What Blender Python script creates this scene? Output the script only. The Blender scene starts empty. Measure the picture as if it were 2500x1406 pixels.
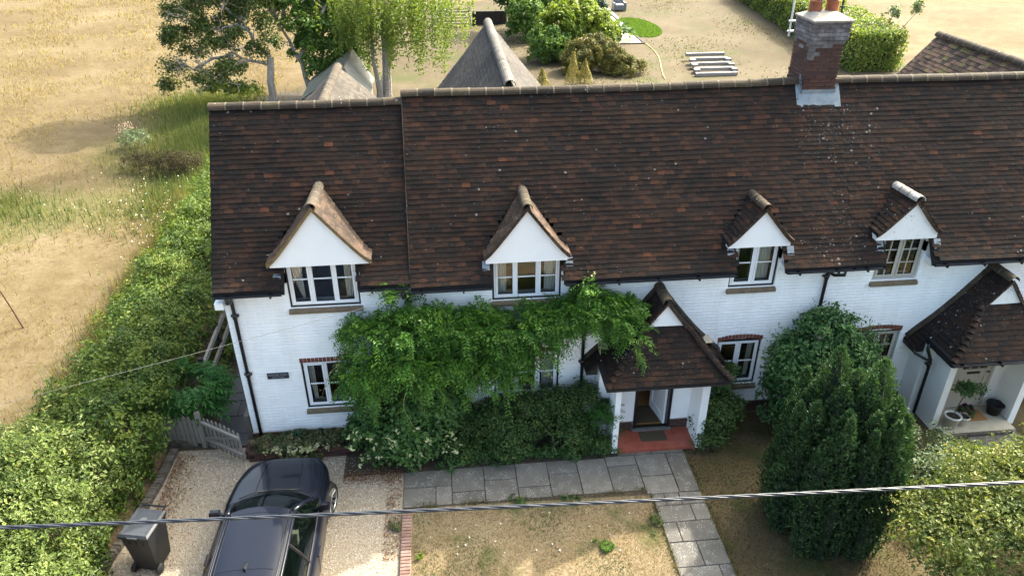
import bpy, math, random
import numpy as np
from mathutils import Vector, Matrix
random.seed(7)
RNG = np.random.default_rng(11)
SC = bpy.context.scene
COL = SC.collection

# ------------------------------------------------------------------ camera
cam = bpy.data.cameras.new('camera')
cam.sensor_width = 36.0
cam.lens = 26.21
cam.clip_start = 0.1
cam.clip_end = 900
camo = bpy.data.objects.new('camera', cam)
COL.objects.link(camo)
yaw, pitch, roll = math.radians(5.363), math.radians(30.09), math.radians(-0.2865)
fw = Vector((math.sin(yaw)*math.cos(pitch), math.cos(yaw)*math.cos(pitch), -math.sin(pitch)))
rt = Vector((math.cos(yaw), -math.sin(yaw), 0))
up = rt.cross(fw)
r2 = math.cos(roll)*rt + math.sin(roll)*up
u2 = -math.sin(roll)*rt + math.cos(roll)*up
mw = Matrix((r2, u2, -fw)).transposed().to_4x4()
mw.translation = Vector((0, -12.75, 11.0))
camo.matrix_world = mw
SC.camera = camo

# ------------------------------------------------------------------ light
SUNV = Vector((0.92, 0.71, 1.0)).normalized()          # towards the sun
world = bpy.data.worlds.new('World')
SC.world = world
world.use_nodes = True
wn = world.node_tree
wn.nodes.clear()
wo = wn.nodes.new('ShaderNodeOutputWorld')
wb = wn.nodes.new('ShaderNodeBackground')
ws = wn.nodes.new('ShaderNodeTexSky')
ws.sky_type = 'NISHITA'
ws.sun_disc = False
ws.sun_elevation = math.asin(SUNV.z)
ws.sun_rotation = math.atan2(SUNV.x, SUNV.y)
ws.air_density = 0.65
ws.dust_density = 7.0
ws.ozone_density = 0.0
wb.inputs['Strength'].default_value = 0.15
tint = wn.nodes.new('ShaderNodeMix')                    # filter added on the sky light, shifts white walls in shade towards green-cyan
tint.data_type = 'RGBA'; tint.blend_type = 'MULTIPLY'
tint.inputs[0].default_value = 1.0
tint.inputs[7].default_value = (.98, 1.05, .97, 1)
wn.links.new(ws.outputs[0], tint.inputs[6])
wn.links.new(tint.outputs[2], wb.inputs[0])
wn.links.new(wb.outputs[0], wo.inputs[0])
sun = bpy.data.lights.new('sun', 'SUN')
sun.energy = 2.0
sun.angle = math.radians(0.6)
sun.color = (1.0, 0.93, 0.82)
suno = bpy.data.objects.new('sun', sun)
COL.objects.link(suno)
suno.rotation_euler = SUNV.to_track_quat('Z', 'Y').to_euler()
suno.location = (30, 25, 40)
SC.view_settings.view_transform = 'Standard'
SC.view_settings.look = 'None'
SC.view_settings.exposure = 2.67
SC.view_settings.gamma = 1.0
SC.view_settings.use_curve_mapping = False
SC.cycles.max_bounces = 6
SC.cycles.transparent_max_bounces = 8

# ------------------------------------------------------------------ object helpers
def link(o, parent=None):
    COL.objects.link(o)
    if parent is not None:
        o.parent = parent
    return o

def tag(o, label=None, cat=None, group=None, kind=None):
    if label: o['label'] = label
    if cat: o['category'] = cat
    if group: o['group'] = group
    if kind: o['kind'] = kind
    return o

def thing(name, label, cat, loc=(0, 0, 0), group=None):
    o = bpy.data.objects.new(name, None)
    o.empty_display_size = 0.2
    link(o)
    o.location = loc
    return tag(o, label, cat, group)

def setting(name):
    o = bpy.data.objects.new(name, None)
    link(o)
    o['kind'] = 'structure'
    return o

def obj(name, me, parent=None, loc=None):
    """link mesh data as one object; mesh coordinates are world coordinates unless loc is given"""
    o = bpy.data.objects.new(name, me)
    link(o, parent)
    if parent is not None:
        p = parent
        off = Vector((0, 0, 0))
        while p is not None:
            off += p.location
            p = p.parent
        o.location = -off if loc is None else Vector(loc) - off
    elif loc is not None:
        o.location = loc
    return o

def place(name, me, parent, mtx):
    o = bpy.data.objects.new(name, me)
    link(o, parent)
    off = Vector((0, 0, 0))
    p = parent
    while p is not None:
        off += p.location
        p = p.parent
    o.matrix_local = Matrix.Translation(-off) @ mtx
    return o

class MB:
    """collects shapes; build() makes ONE mesh"""
    def __init__(s): s.v, s.f, s.m, s.r = [], [], [], []
    def face(s, pts, m=0, r=0.5):
        b = len(s.v)
        s.v += [tuple(p) for p in pts]
        s.f.append(tuple(range(b, b+len(pts)))); s.m.append(m); s.r.append(r)
    def box(s, x0, x1, y0, y1, z0, z1, m=0, r=0.5, mtx=None):
        b = len(s.v)
        P = [(x0,y0,z0),(x1,y0,z0),(x1,y1,z0),(x0,y1,z0),(x0,y0,z1),(x1,y0,z1),(x1,y1,z1),(x0,y1,z1)]
        if mtx is not None: P = [tuple(mtx @ Vector(p)) for p in P]
        s.v += P
        for f in ((0,3,2,1),(4,5,6,7),(0,1,5,4),(1,2,6,5),(2,3,7,6),(3,0,4,7)):
            s.f.append(tuple(b+i for i in f)); s.m.append(m); s.r.append(r)
        return s
    def tube(s, pts, rad, n=8, m=0, r=0.5, cap=True):
        pts = [Vector(p) for p in pts]
        if not hasattr(rad, '__len__'): rad = [rad]*len(pts)
        b = len(s.v)
        ref = None
        for i, p in enumerate(pts):
            t = (pts[min(i+1, len(pts)-1)] - pts[max(i-1, 0)])
            if t.length < 1e-9: t = Vector((0, 0, 1))
            t.normalize()
            if ref is None:
                ref = Vector((0, 0, 1)) if abs(t.z) < .9 else Vector((1, 0, 0))
            a = t.cross(ref).normalized()
            c = a.cross(t).normalized()
            ref = c
            for k in range(n):
                w = 2*math.pi*k/n
                q = p + (a*math.cos(w) + c*math.sin(w))*rad[i]
                s.v.append(tuple(q))
        for i in range(len(pts)-1):
            for k in range(n):
                k2 = (k+1) % n
                s.f.append((b+i*n+k, b+i*n+k2, b+(i+1)*n+k2, b+(i+1)*n+k)); s.m.append(m); s.r.append(r)
        if cap:
            s.f.append(tuple(b+k for k in reversed(range(n)))); s.m.append(m); s.r.append(r)
            e = b+(len(pts)-1)*n
            s.f.append(tuple(e+k for k in range(n))); s.m.append(m); s.r.append(r)
        return s
    def lathe(s, prof, c, n=16, m=0, r=0.5, mtx=None):
        """prof: (radius, height) pairs round the z axis at c"""
        b = len(s.v)
        for (ra, z) in prof:
            for k in range(n):
                w = 2*math.pi*k/n
                q = Vector((ra*math.cos(w), ra*math.sin(w), z))
                if mtx is not None: q = mtx @ q
                s.v.append((q.x+c[0], q.y+c[1], q.z+c[2]))
        for i in range(len(prof)-1):
            for k in range(n):
                k2 = (k+1) % n
                s.f.append((b+i*n+k, b+i*n+k2, b+(i+1)*n+k2, b+(i+1)*n+k)); s.m.append(m); s.r.append(r)
        return s
    def grid(s, fn, nu, nv, m=0, r=0.5):
        b = len(s.v)
        for i in range(nu+1):
            for j in range(nv+1):
                s.v.append(tuple(fn(i/nu, j/nv)))
        for i in range(nu):
            for j in range(nv):
                a = b+i*(nv+1)+j
                s.f.append((a, a+nv+1, a+nv+2, a+1)); s.m.append(m); s.r.append(r)
        return s
    def mesh(s, name, mats, smooth=False):
        me = bpy.data.meshes.new(name)
        me.from_pydata(s.v, [], s.f)
        if not isinstance(mats, (list, tuple)): mats = [mats]
        for m in mats: me.materials.append(m)
        me.polygons.foreach_set('material_index', s.m)
        if smooth: me.polygons.foreach_set('use_smooth', [True]*len(s.f))
        a = me.attributes.new('rnd', 'FLOAT', 'FACE')
        a.data.foreach_set('value', s.r)
        me.update()
        return me
    def build(s, name, mats, parent=None, smooth=False, loc=None):
        return obj(name, s.mesh(name, mats, smooth), parent, loc)

def bulk_mesh(name, V, F, mat, rnd, smooth=False):
    """V (n,k,3) float array of n copies of one small shape; F faces of equal length; rnd (n,)"""
    n, k, _ = V.shape
    F = np.asarray(F, dtype=np.int64)
    nf, fl = F.shape
    me = bpy.data.meshes.new(name)
    me.vertices.add(n*k)
    me.vertices.foreach_set('co', V.reshape(-1).astype(np.float32))
    idx = (F[None] + (np.arange(n)*k)[:, None, None]).reshape(-1)
    me.loops.add(len(idx))
    me.loops.foreach_set('vertex_index', idx.astype(np.int32))
    me.polygons.add(n*nf)
    me.polygons.foreach_set('loop_start', (np.arange(n*nf)*fl).astype(np.int32))
    me.polygons.foreach_set('loop_total', np.full(n*nf, fl, dtype=np.int32))
    me.polygons.foreach_set('use_smooth', np.full(n*nf, smooth, dtype=bool))
    me.materials.append(mat)
    a = me.attributes.new('rnd', 'FLOAT', 'POINT')
    a.data.foreach_set('value', np.repeat(np.asarray(rnd, dtype=np.float32), k))
    me.update(calc_edges=True)
    return me

# ------------------------------------------------------------------ materials
def _nt(name):
    m = bpy.data.materials.new(name)
    m.use_nodes = True
    nt = m.node_tree
    nt.nodes.clear()
    out = nt.nodes.new('ShaderNodeOutputMaterial')
    b = nt.nodes.new('ShaderNodeBsdfPrincipled')
    nt.links.new(b.outputs[0], out.inputs[0])
    return m, nt, b, out

def _ramp(nt, cols, pos=None, const=False):
    r = nt.nodes.new('ShaderNodeValToRGB')
    e = r.color_ramp.elements
    n = len(cols)
    while len(e) < n: e.new(0.5)
    for i, c in enumerate(cols):
        e[i].position = pos[i] if pos else i/max(1, n-1)
        e[i].color = (c[0], c[1], c[2], 1)
    if const: r.color_ramp.interpolation = 'CONSTANT'
    return r

def _noise(nt, scale, detail=4, rough=.6, vec=None, dist=0):
    n = nt.nodes.new('ShaderNodeTexNoise')
    n.inputs['Scale'].default_value = scale
    n.inputs['Detail'].default_value = detail
    n.inputs['Roughness'].default_value = rough
    n.inputs['Distortion'].default_value = dist
    if vec is None:
        g = nt.nodes.new('ShaderNodeNewGeometry')
        vec = g.outputs['Position']
    nt.links.new(vec, n.inputs['Vector'])
    return n

def _math(nt, op, a, b=None, c=None, clamp=False):
    n = nt.nodes.new('ShaderNodeMath')
    n.operation = op
    n.use_clamp = clamp
    for i, x in enumerate((a, b, c)):
        if x is None: continue
        if isinstance(x, (int, float)): n.inputs[i].default_value = x
        else: nt.links.new(x, n.inputs[i])
    return n.outputs[0]

def _mix(nt, fac, a, b, mode='MIX'):
    n = nt.nodes.new('ShaderNodeMix')
    n.data_type = 'RGBA'
    n.blend_type = mode
    if isinstance(fac, (int, float)): n.inputs[0].default_value = fac
    else: nt.links.new(fac, n.inputs[0])
    for i, x in ((6, a), (7, b)):
        if isinstance(x, tuple): n.inputs[i].default_value = (*x, 1)
        else: nt.links.new(x, n.inputs[i])
    return n.outputs[2]

def _step(nt, x, lo, hi):
    n = nt.nodes.new('ShaderNodeMapRange')
    nt.links.new(x, n.inputs[0])
    n.inputs[1].default_value = lo
    n.inputs[2].default_value = hi
    return n.outputs[0]

def _attr(nt):
    a = nt.nodes.new('ShaderNodeAttribute')
    a.attribute_name = 'rnd'
    return a.outputs['Fac']

def mat(name, cols, scale=6, rough=.8, attr=0.0, bump=0.0, bscale=40, detail=4, metal=0, spec=.4, stretch=None, coat=0, spots=None, pos=None):
    """ramp colours over noise (and the per-piece rnd attribute); spots = (colour, cell scale, size, mask threshold)"""
    m, nt, b, out = _nt(name)
    vec = None
    if stretch:
        g = nt.nodes.new('ShaderNodeNewGeometry')
        mp = nt.nodes.new('ShaderNodeMapping')
        mp.inputs['Scale'].default_value = stretch
        nt.links.new(g.outputs['Position'], mp.inputs['Vector'])
        vec = mp.outputs[0]
    n = _noise(nt, scale, detail, vec=vec)
    fac = _step(nt, n.outputs['Fac'], .25, .75)
    if attr:
        fac = _math(nt, 'ADD', _math(nt, 'MULTIPLY', fac, 1-attr), _math(nt, 'MULTIPLY', _attr(nt), attr))
    col = _ramp(nt, cols, pos)
    nt.links.new(fac, col.inputs[0])
    c = col.outputs[0]
    if spots:
        sc, cell, size, thr = spots
        vo = nt.nodes.new('ShaderNodeTexVoronoi')
        vo.inputs['Scale'].default_value = cell
        g = nt.nodes.new('ShaderNodeNewGeometry')
        wob = _noise(nt, cell*1.7, 2)
        vm = nt.nodes.new('ShaderNodeVectorMath'); vm.operation = 'ADD'
        sm = nt.nodes.new('ShaderNodeVectorMath'); sm.operation = 'SCALE'
        sm.inputs['Scale'].default_value = .35/cell
        nt.links.new(wob.outputs['Color'], sm.inputs[0])
        nt.links.new(g.outputs['Position'], vm.inputs[0]); nt.links.new(sm.outputs[0], vm.inputs[1])
        nt.links.new(vm.outputs[0], vo.inputs['Vector'])
        msk = _noise(nt, cell*.16, 3)
        sz = _math(nt, 'MULTIPLY', _step(nt, msk.outputs['Fac'], thr, thr+.2), size)
        f = _math(nt, 'LESS_THAN', vo.outputs['Distance'], sz)
        c = _mix(nt, _math(nt, 'MULTIPLY', f, .85), c, sc)
    nt.links.new(c, b.inputs['Base Color'])
    b.inputs['Roughness'].default_value = rough
    b.inputs['Metallic'].default_value = metal
    b.inputs['Specular IOR Level'].default_value = spec
    b.inputs['Coat Weight'].default_value = coat
    b.inputs['Coat Roughness'].default_value = .03
    if bump:
        bn = _noise(nt, bscale, 4, vec=vec)
        bu = nt.nodes.new('ShaderNodeBump')
        bu.inputs['Strength'].default_value = bump
        bu.inputs['Distance'].default_value = .01
        nt.links.new(bn.outputs['Fac'], bu.inputs['Height'])
        nt.links.new(bu.outputs[0], b.inputs['Normal'])
    return m

def leafmat(name, cols, pos=None, trans=.35, rough=.5, spec=.3):
    m, nt, b, out = _nt(name)
    r = _ramp(nt, cols, pos)
    nt.links.new(_attr(nt), r.inputs[0])
    nt.links.new(r.outputs[0], b.inputs['Base Color'])
    b.inputs['Roughness'].default_value = rough
    b.inputs['Specular IOR Level'].default_value = spec
    t = nt.nodes.new('ShaderNodeBsdfTranslucent')
    tc = _mix(nt, 1.0, r.outputs[0], (1.0, 1.0, .45), 'MULTIPLY')
    nt.links.new(tc, t.inputs['Color'])
    mx = nt.nodes.new('ShaderNodeMixShader')
    mx.inputs[0].default_value = trans
    nt.links.new(b.outputs[0], mx.inputs[1])
    nt.links.new(t.outputs[0], mx.inputs[2])
    nt.links.new(mx.outputs[0], out.inputs[0])
    return m

def glassmat(name, tint=(.86, .9, .9), base=.06, refl=1.0):
    m, nt, b, out = _nt(name)
    nt.nodes.remove(b)
    tr = nt.nodes.new('ShaderNodeBsdfTransparent')
    tr.inputs[0].default_value = (*tint, 1)
    gl = nt.nodes.new('ShaderNodeBsdfGlossy')
    gl.inputs['Roughness'].default_value = .02
    lw = nt.nodes.new('ShaderNodeFresnel')
    lw.inputs['IOR'].default_value = 1.52
    f = _math(nt, 'ADD', _math(nt, 'MULTIPLY', lw.outputs[0], refl), base, clamp=True)
    mx = nt.nodes.new('ShaderNodeMixShader')
    nt.links.new(f, mx.inputs[0])
    nt.links.new(tr.outputs[0], mx.inputs[1])
    nt.links.new(gl.outputs[0], mx.inputs[2])
    nt.links.new(mx.outputs[0], out.inputs[0])
    return m

def tilemat(name, cols, pos, lich=.62, spheres=()):
    """weathered clay: colour per tile, grime in broad patches, small pale lichen discs"""
    m, nt, b, out = _nt(name)
    r = _ramp(nt, cols, pos)
    nt.links.new(_attr(nt), r.inputs[0])
    big = _noise(nt, .55, 4)
    fine = _noise(nt, 26, 3)
    g1 = _ramp(nt, [(.5, .5, .54), (1.0, .98, .95), (1.35, 1.25, 1.15)], [.25, .5, .8])
    nt.links.new(big.outputs['Fac'], g1.inputs[0])
    c = _mix(nt, 1.0, r.outputs[0], g1.outputs[0], 'MULTIPLY')
    g2 = _ramp(nt, [(.6, .6, .6), (1.4, 1.38, 1.35)], [.3, .75])
    nt.links.new(fine.outputs['Fac'], g2.inputs[0])
    c = _mix(nt, 1.0, c, g2.outputs[0], 'MULTIPLY')
    g = nt.nodes.new('ShaderNodeNewGeometry')
    mask = _step(nt, _noise(nt, 1.1, 3).outputs['Fac'], lich, lich+.25)
    for (p, rad, amt) in spheres:
        d = nt.nodes.new('ShaderNodeVectorMath'); d.operation = 'DISTANCE'
        nt.links.new(g.outputs['Position'], d.inputs[0])
        d.inputs[1].default_value = p
        mask = _math(nt, 'MAXIMUM', mask, _math(nt, 'MULTIPLY', _step(nt, d.outputs['Value'], rad, rad*.3), amt))
    for cell, k in ((14, .34), (38, .36)):
        vo = nt.nodes.new('ShaderNodeTexVoronoi')
        vo.inputs['Scale'].default_value = cell
        wob = _noise(nt, cell*1.6, 3)
        sm = nt.nodes.new('ShaderNodeVectorMath'); sm.operation = 'SCALE'
        sm.inputs['Scale'].default_value = .55/cell
        nt.links.new(wob.outputs['Color'], sm.inputs[0])
        va = nt.nodes.new('ShaderNodeVectorMath'); va.operation = 'ADD'
        nt.links.new(g.outputs['Position'], va.inputs[0]); nt.links.new(sm.outputs[0], va.inputs[1])
        nt.links.new(va.outputs[0], vo.inputs['Vector'])
        cs = nt.nodes.new('ShaderNodeSeparateColor')
        nt.links.new(vo.outputs['Color'], cs.inputs[0])
        keep = _math(nt, 'LESS_THAN', cs.outputs[0], _math(nt, 'MULTIPLY_ADD', mask, .34, .022))
        f = _math(nt, 'LESS_THAN', vo.outputs['Distance'], _math(nt, 'MULTIPLY', cs.outputs[1], k))
        c = _mix(nt, _math(nt, 'MULTIPLY', _math(nt, 'MULTIPLY', f, keep), .62), c, (.27, .27, .255))
    nt.links.new(c, b.inputs['Base Color'])
    b.inputs['Roughness'].default_value = .9
    b.inputs['Specular IOR Level'].default_value = .25
    bu = nt.nodes.new('ShaderNodeBump')
    bu.inputs['Strength'].default_value = .4
    bu.inputs['Distance'].default_value = .008
    nt.links.new(fine.outputs['Fac'], bu.inputs['Height'])
    nt.links.new(bu.outputs[0], b.inputs['Normal'])
    return m

TCOL = [(.0102, .0078, .0070), (.0145, .0095, .0076), (.0208, .0116, .0080), (.030, .0152, .0094), (.041, .0195, .0115), (.086, .032, .0165)]
TPOS = [0, .3, .6, .86, .985, 1]
T_ROOF = tilemat('old_clay_tile', TCOL, TPOS, .63, [((7.95, 1.2, 6.1), 1.1, 1.0), ((7.8, .05, 4.4), .9, 1.0)])
T_PORCH = tilemat('porch_clay_tile', TCOL, TPOS, .55, [((3.3, -.95, 2.45), .5, 1.0), ((10.6, -.3, 2.9), 1.0, .9)])
T_DORM = tilemat('dormer_clay_tile', [(.034, .025, .019), (.05, .035, .026), (.072, .048, .034), (.105, .07, .05)], [0, .4, .8, 1], .5)
T_WING = tilemat('grey_plain_tile', [(.027, .024, .0235), (.038, .034, .032), (.050, .045, .041)], [0, .5, 1], .6)
T_WING2 = tilemat('buff_plain_tile', [(.036, .031, .027), (.05, .044, .037), (.066, .058, .05)], [0, .5, 1], .6)
T_WINGC = tilemat('mossy_red_tile', [(.03, .024, .022), (.07, .045, .032), (.14, .085, .065), (.10, .095, .03)], [0, .4, .75, 1], .5)
RIDGE = tilemat('ridge_tile_clay', [(.028, .024, .019), (.046, .035, .026), (.055, .047, .029), (.064, .047, .036)], [0, .4, .7, 1], .5)
RIDGE_PALE = tilemat('ridge_tile_pale', [(.034, .028, .021), (.052, .042, .033), (.07, .058, .046)], [0, .5, 1], .45)
MORTAR = mat('lime_mortar', [(.07, .058, .038), (.15, .128, .085)], 14, .95, bump=.4)
OCHRE = mat('ochre_undercloak', [(.13, .09, .04), (.22, .16, .075)], 18, .9, attr=.5)
DECK = mat('roof_deck', [(.012, .010, .010), (.02, .017, .016)], 4, .95)
WHITE = mat('white_masonry_paint', [(.74, .74, .72), (.84, .84, .83), (.88, .88, .87)], 1.3, .75, stretch=(2.2, 2.2, .5), bump=.25, bscale=30, attr=.25)
WHITE_D = mat('white_render', [(.78, .785, .78), (.85, .855, .85)], 2.0, .8, bump=.2, bscale=25)
WHITE_S = mat('stained_render', [(.74, .75, .74), (.80, .80, .79)], 3, .85, spots=((.12, .12, .11), 34, .4, .48))
UPVC = mat('white_frame_paint', [(.80, .81, .82), (.84, .85, .86)], 2, .35)
CREAM = mat('stone_cream_paint', [(.40, .375, .32), (.46, .43, .365)], 3, .45)
BLACK = mat('black_paint', [(.008, .008, .01), (.014, .014, .016)], 6, .35)
GUTTER = mat('black_cast_plastic', [(.009, .009, .011), (.018, .018, .02)], 6, .32)
LEAD = mat('lead_flashing', [(.10, .13, .16), (.18, .215, .24), (.25, .26, .25)], 7, .5, metal=.1)
BRICK = mat('purple_brown_brick', [(.035, .018, .016), (.06, .028, .022), (.09, .042, .03)], 20, .9, attr=.6, bump=.4)
BRICK_PALE = mat('lichened_brick', [(.06, .045, .043), (.115, .105, .108), (.25, .25, .25)], 9, .95, attr=.35, bump=.5)
BRICK_RED = mat('red_arch_brick', [(.11, .035, .025), (.19, .065, .04)], 25, .9, attr=.6, bump=.3)
BRICK_OLD = mat('worn_grey_red_brick', [(.055, .045, .036), (.09, .076, .062), (.13, .115, .095)], 12, .95, attr=.6, bump=.5)
BRICK_PINK = mat('pink_edging_brick', [(.12, .065, .05), (.19, .115, .092), (.24, .165, .135)], 12, .95, attr=.5, bump=.4)
BMORTAR = mat('buff_brick_mortar', [(.16, .125, .09), (.23, .185, .135)], 20, .95)
SILL = mat('brown_tile_sill', [(.10, .07, .045), (.17, .125, .08), (.09, .085, .05)], 9, .85, attr=.3, bump=.3)
GLASS = glassmat('window_glass')
CURTAIN = mat('cream_curtain', [(.60, .57, .50), (.68, .66, .60)], 5, .9)
ROOM = mat('room_wall', [(.16, .13, .10), (.2, .16, .12)], 2, .9)
ROOM_B = mat('beige_room_wall', [(.50, .42, .30), (.56, .47, .34)], 2, .9)
OAK = mat('oak_floor', [(.26, .115, .04), (.40, .20, .075)], 5, .5, stretch=(1, 6, 1))
DARKCLOTH = mat('dark_upholstery', [(.02, .02, .025), (.035, .035, .04)], 8, .9)
TERRA = mat('terracotta_pot', [(.22, .07, .035), (.32, .11, .055)], 12, .85, bump=.2)
IRON = mat('rusty_iron', [(.02, .016, .014), (.05, .03, .02)], 20, .7)
RUST = mat('rust', [(.05, .025, .014), (.10, .045, .022)], 20, .9)
GALV = mat('painted_pole', [(.5, .53, .52), (.6, .62, .62)], 9, .5)
CAPMORT = mat('flaunching_mortar', [(.22, .195, .16), (.31, .275, .23), (.13, .12, .10)], 7, .95, bump=.6, pos=[0, .7, 1])
REDTILE = mat('red_quarry_floor', [(.20, .045, .025), (.30, .075, .045), (.36, .12, .08)], 5, .55, attr=.3)
MATT = mat('coir_mat', [(.06, .045, .025), (.09, .07, .04)], 60, .95, bump=.6, bscale=200)
MATT2 = mat('orange_coir_mat', [(.27, .13, .045), (.36, .18, .065)], 60, .95, bump=.6, bscale=200)
SLATE = mat('slate_plate', [(.018, .022, .03), (.035, .04, .05)], 14, .5)
ENGRAVE = mat('grey_lettering', [(.22, .23, .25), (.26, .27, .29)], 14, .7)
SLAB = mat('concrete_slab', [(.07, .064, .055), (.115, .105, .09), (.165, .15, .13)], 2.5, .9, attr=.55, bump=.35, bscale=60, spots=((.23, .225, .205), 34, .40, .38))
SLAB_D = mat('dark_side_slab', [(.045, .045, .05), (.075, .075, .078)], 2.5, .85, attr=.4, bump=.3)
STONE = mat('pale_step_stone', [(.32, .29, .22), (.42, .38, .30)], 4, .85, bump=.2)
GRAV = leafmat('gravel_stone', [(.10, .065, .04), (.24, .18, .12), (.36, .30, .225), (.44, .39, .315), (.52, .49, .43), (.70, .68, .63)], [0, .2, .45, .65, .85, 1], 0, .8)
GRAVBASE = mat('gravel_bed', [(.17, .13, .085), (.27, .22, .16), (.34, .29, .225)], 22, .95, bump=.6, bscale=60)
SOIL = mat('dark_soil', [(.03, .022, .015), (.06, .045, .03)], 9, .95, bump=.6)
WOOD_G = mat('weathered_grey_wood', [(.12, .105, .09), (.20, .18, .155), (.27, .25, .22)], 7, .85, stretch=(6, 6, .8), attr=.4)
WOOD_D = mat('dark_fence_wood', [(.02, .017, .014), (.04, .034, .03)], 7, .9)
WOOD_P = mat('pale_sleeper_wood', [(.12, .11, .10), (.22, .21, .2)], 7, .85, stretch=(.8, 6, 6), attr=.3)
BINP = mat('bin_plastic', [(.009, .0095, .011), (.014, .015, .017)], 9, .45, attr=.2)
BINL = mat('bin_lid_plastic', [(.028, .031, .037), (.042, .046, .053)], 9, .4)
RUBBER = mat('black_rubber', [(.008, .008, .009), (.014, .014, .015)], 9, .6)
BROWNP = mat('brown_plastic', [(.06, .042, .036), (.09, .065, .055)], 9, .5)
PLASTW = mat('white_pot_glaze', [(.60, .58, .53), (.70, .68, .63)], 7, .6)
CABLE = mat('black_cable_sheath', [(.018, .021, .027), (.035, .04, .05)], 30, .4)
FELT = mat('green_mineral_felt', [(.08, .088, .068), (.12, .125, .10), (.06, .066, .046)], 1.8, .95, bump=.3, pos=[0, .6, 1])
BARK = mat('pale_bark', [(.15, .125, .10), (.28, .245, .21), (.36, .33, .29)], 5, .95, bump=.6, stretch=(3, 3, .7))
BARK_B = mat('birch_bark', [(.05, .045, .04), (.20, .18, .16), (.36, .34, .32)], 6, .9, stretch=(1, 1, 5), bump=.4)
TWIG = mat('brown_twig', [(.06, .045, .03), (.12, .09, .06)], 9, .9)
HOSE = mat('yellow_hose', [(.45, .36, .06), (.55, .46, .1)], 9, .5)
RATTAN = mat('grey_rattan', [(.10, .105, .115), (.16, .165, .18)], 40, .7)
PADM = mat('pale_garden_paving', [(.40, .34, .27), (.50, .44, .36)], 3, .9, attr=.3)
# ------------------------------------------------------------------ ground sheets
def groundmat(name, dry, green, gthr=.55, gsc=.5, fine=7, soil=None, blobs=()):
    m, nt, b, out = _nt(name)
    big = _noise(nt, .16, 5, .62)
    mid = _noise(nt, 1.3, 5, .7)
    fin = _noise(nt, fine, 4, .75)
    rd = _ramp(nt, dry, [.38, .5, .62][:len(dry)] if len(dry) == 3 else None)
    f = _math(nt, 'ADD', _math(nt, 'MULTIPLY', big.outputs['Fac'], .45), _math(nt, 'ADD', _math(nt, 'MULTIPLY', mid.outputs['Fac'], .3), _math(nt, 'MULTIPLY', fin.outputs['Fac'], .25)))
    nt.links.new(f, rd.inputs[0])
    c = rd.outputs[0]
    gm = _noise(nt, gsc, 5, .65)
    mask = _step(nt, gm.outputs['Fac'], gthr, gthr+.16)
    g = nt.nodes.new('ShaderNodeNewGeometry')
    for (p, rad, amt) in blobs:
        d = nt.nodes.new('ShaderNodeVectorMath'); d.operation = 'DISTANCE'
        nt.links.new(g.outputs['Position'], d.inputs[0])
        d.inputs[1].default_value = (p[0], p[1], 0)
        w = _math(nt, 'ADD', d.outputs['Value'], _math(nt, 'MULTIPLY_ADD', mid.outputs['Fac'], rad*1.2, -rad*.6))
        mask = _math(nt, 'MAXIMUM', mask, _math(nt, 'MULTIPLY', _step(nt, w, rad, rad*.5), amt))
    gr = _ramp(nt, green)
    nt.links.new(_step(nt, fin.outputs['Fac'], .3, .7), gr.inputs[0])
    c = _mix(nt, mask, c, gr.outputs[0])
    if soil:
        c = _mix(nt, _step(nt, _noise(nt, 2.2, 4).outputs['Fac'], .6, .75), c, soil)
    nt.links.new(c, b.inputs['Base Color'])
    b.inputs['Roughness'].default_value = .95
    b.inputs['Specular IOR Level'].default_value = .1
    bu = nt.nodes.new('ShaderNodeBump')
    bu.inputs['Strength'].default_value = .7
    bu.inputs['Distance'].default_value = .04
    nt.links.new(fin.outputs['Fac'], bu.inputs['Height'])
    nt.links.new(bu.outputs[0], b.inputs['Normal'])
    return m

G_FIELD = groundmat('dry_field', [(.060, .043, .0205), (.092, .069, .036), (.126, .100, .061)], [(.05, .055, .018), (.09, .085, .03)], .66, .3, 6, None,
                    [((-11.5, 20), 4.5, .8), ((-15.5, 13), 3.2, .75), ((-12.5, 13.5), 2.5, .6), ((-12, 26), 4, .5)])
G_BACK = groundmat('dry_back_garden', [(.050, .039, .022), (.073, .058, .036), (.094, .077, .051)], [(.038, .045, .015), (.062, .064, .025)], .52, .22, 6)
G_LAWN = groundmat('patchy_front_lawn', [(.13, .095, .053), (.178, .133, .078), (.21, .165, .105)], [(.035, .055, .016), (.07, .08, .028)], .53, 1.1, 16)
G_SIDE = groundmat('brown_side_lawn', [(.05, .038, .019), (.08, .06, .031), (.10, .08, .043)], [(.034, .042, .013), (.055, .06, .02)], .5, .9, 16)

def sheet(name, pts, z, m, kind='structure', parent=None, sub=0):
    b = MB()
    b.face([(x, y, z) for x, y in pts])
    o = b.build(name, m, parent)
    if parent is None: o['kind'] = kind
    return o

b = MB()
b.face([(-350, -60, 0), (350, -60, 0), (350, 460, 0), (-350, 460, 0)])
fld = b.build('field', G_FIELD); fld['kind'] = 'structure'
sheet('back_garden', [(-9, 6), (28, 6), (28, 58), (10, 60), (-3, 52), (-6.5, 33), (-9, 26)], .004, G_BACK)
sheet('front_lawn', [(-.98, -8), (3.74, -8), (3.74, -2.15), (-.98, -2.2)], .012, G_LAWN)
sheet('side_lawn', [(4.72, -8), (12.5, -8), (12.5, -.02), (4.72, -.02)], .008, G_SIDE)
sheet('driveway', [(-6.5, -9), (-1.17, -9), (-1.17, -.5), (-4.4, -.5), (-4.42, -.1), (-6.25, -.05)], .008, GRAVBASE)
sheet('flower_bed', [(-2.4, -1.2), (3.2, -1.2), (3.2, -.02), (-2.4, -.02)], .016, SOIL)

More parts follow.
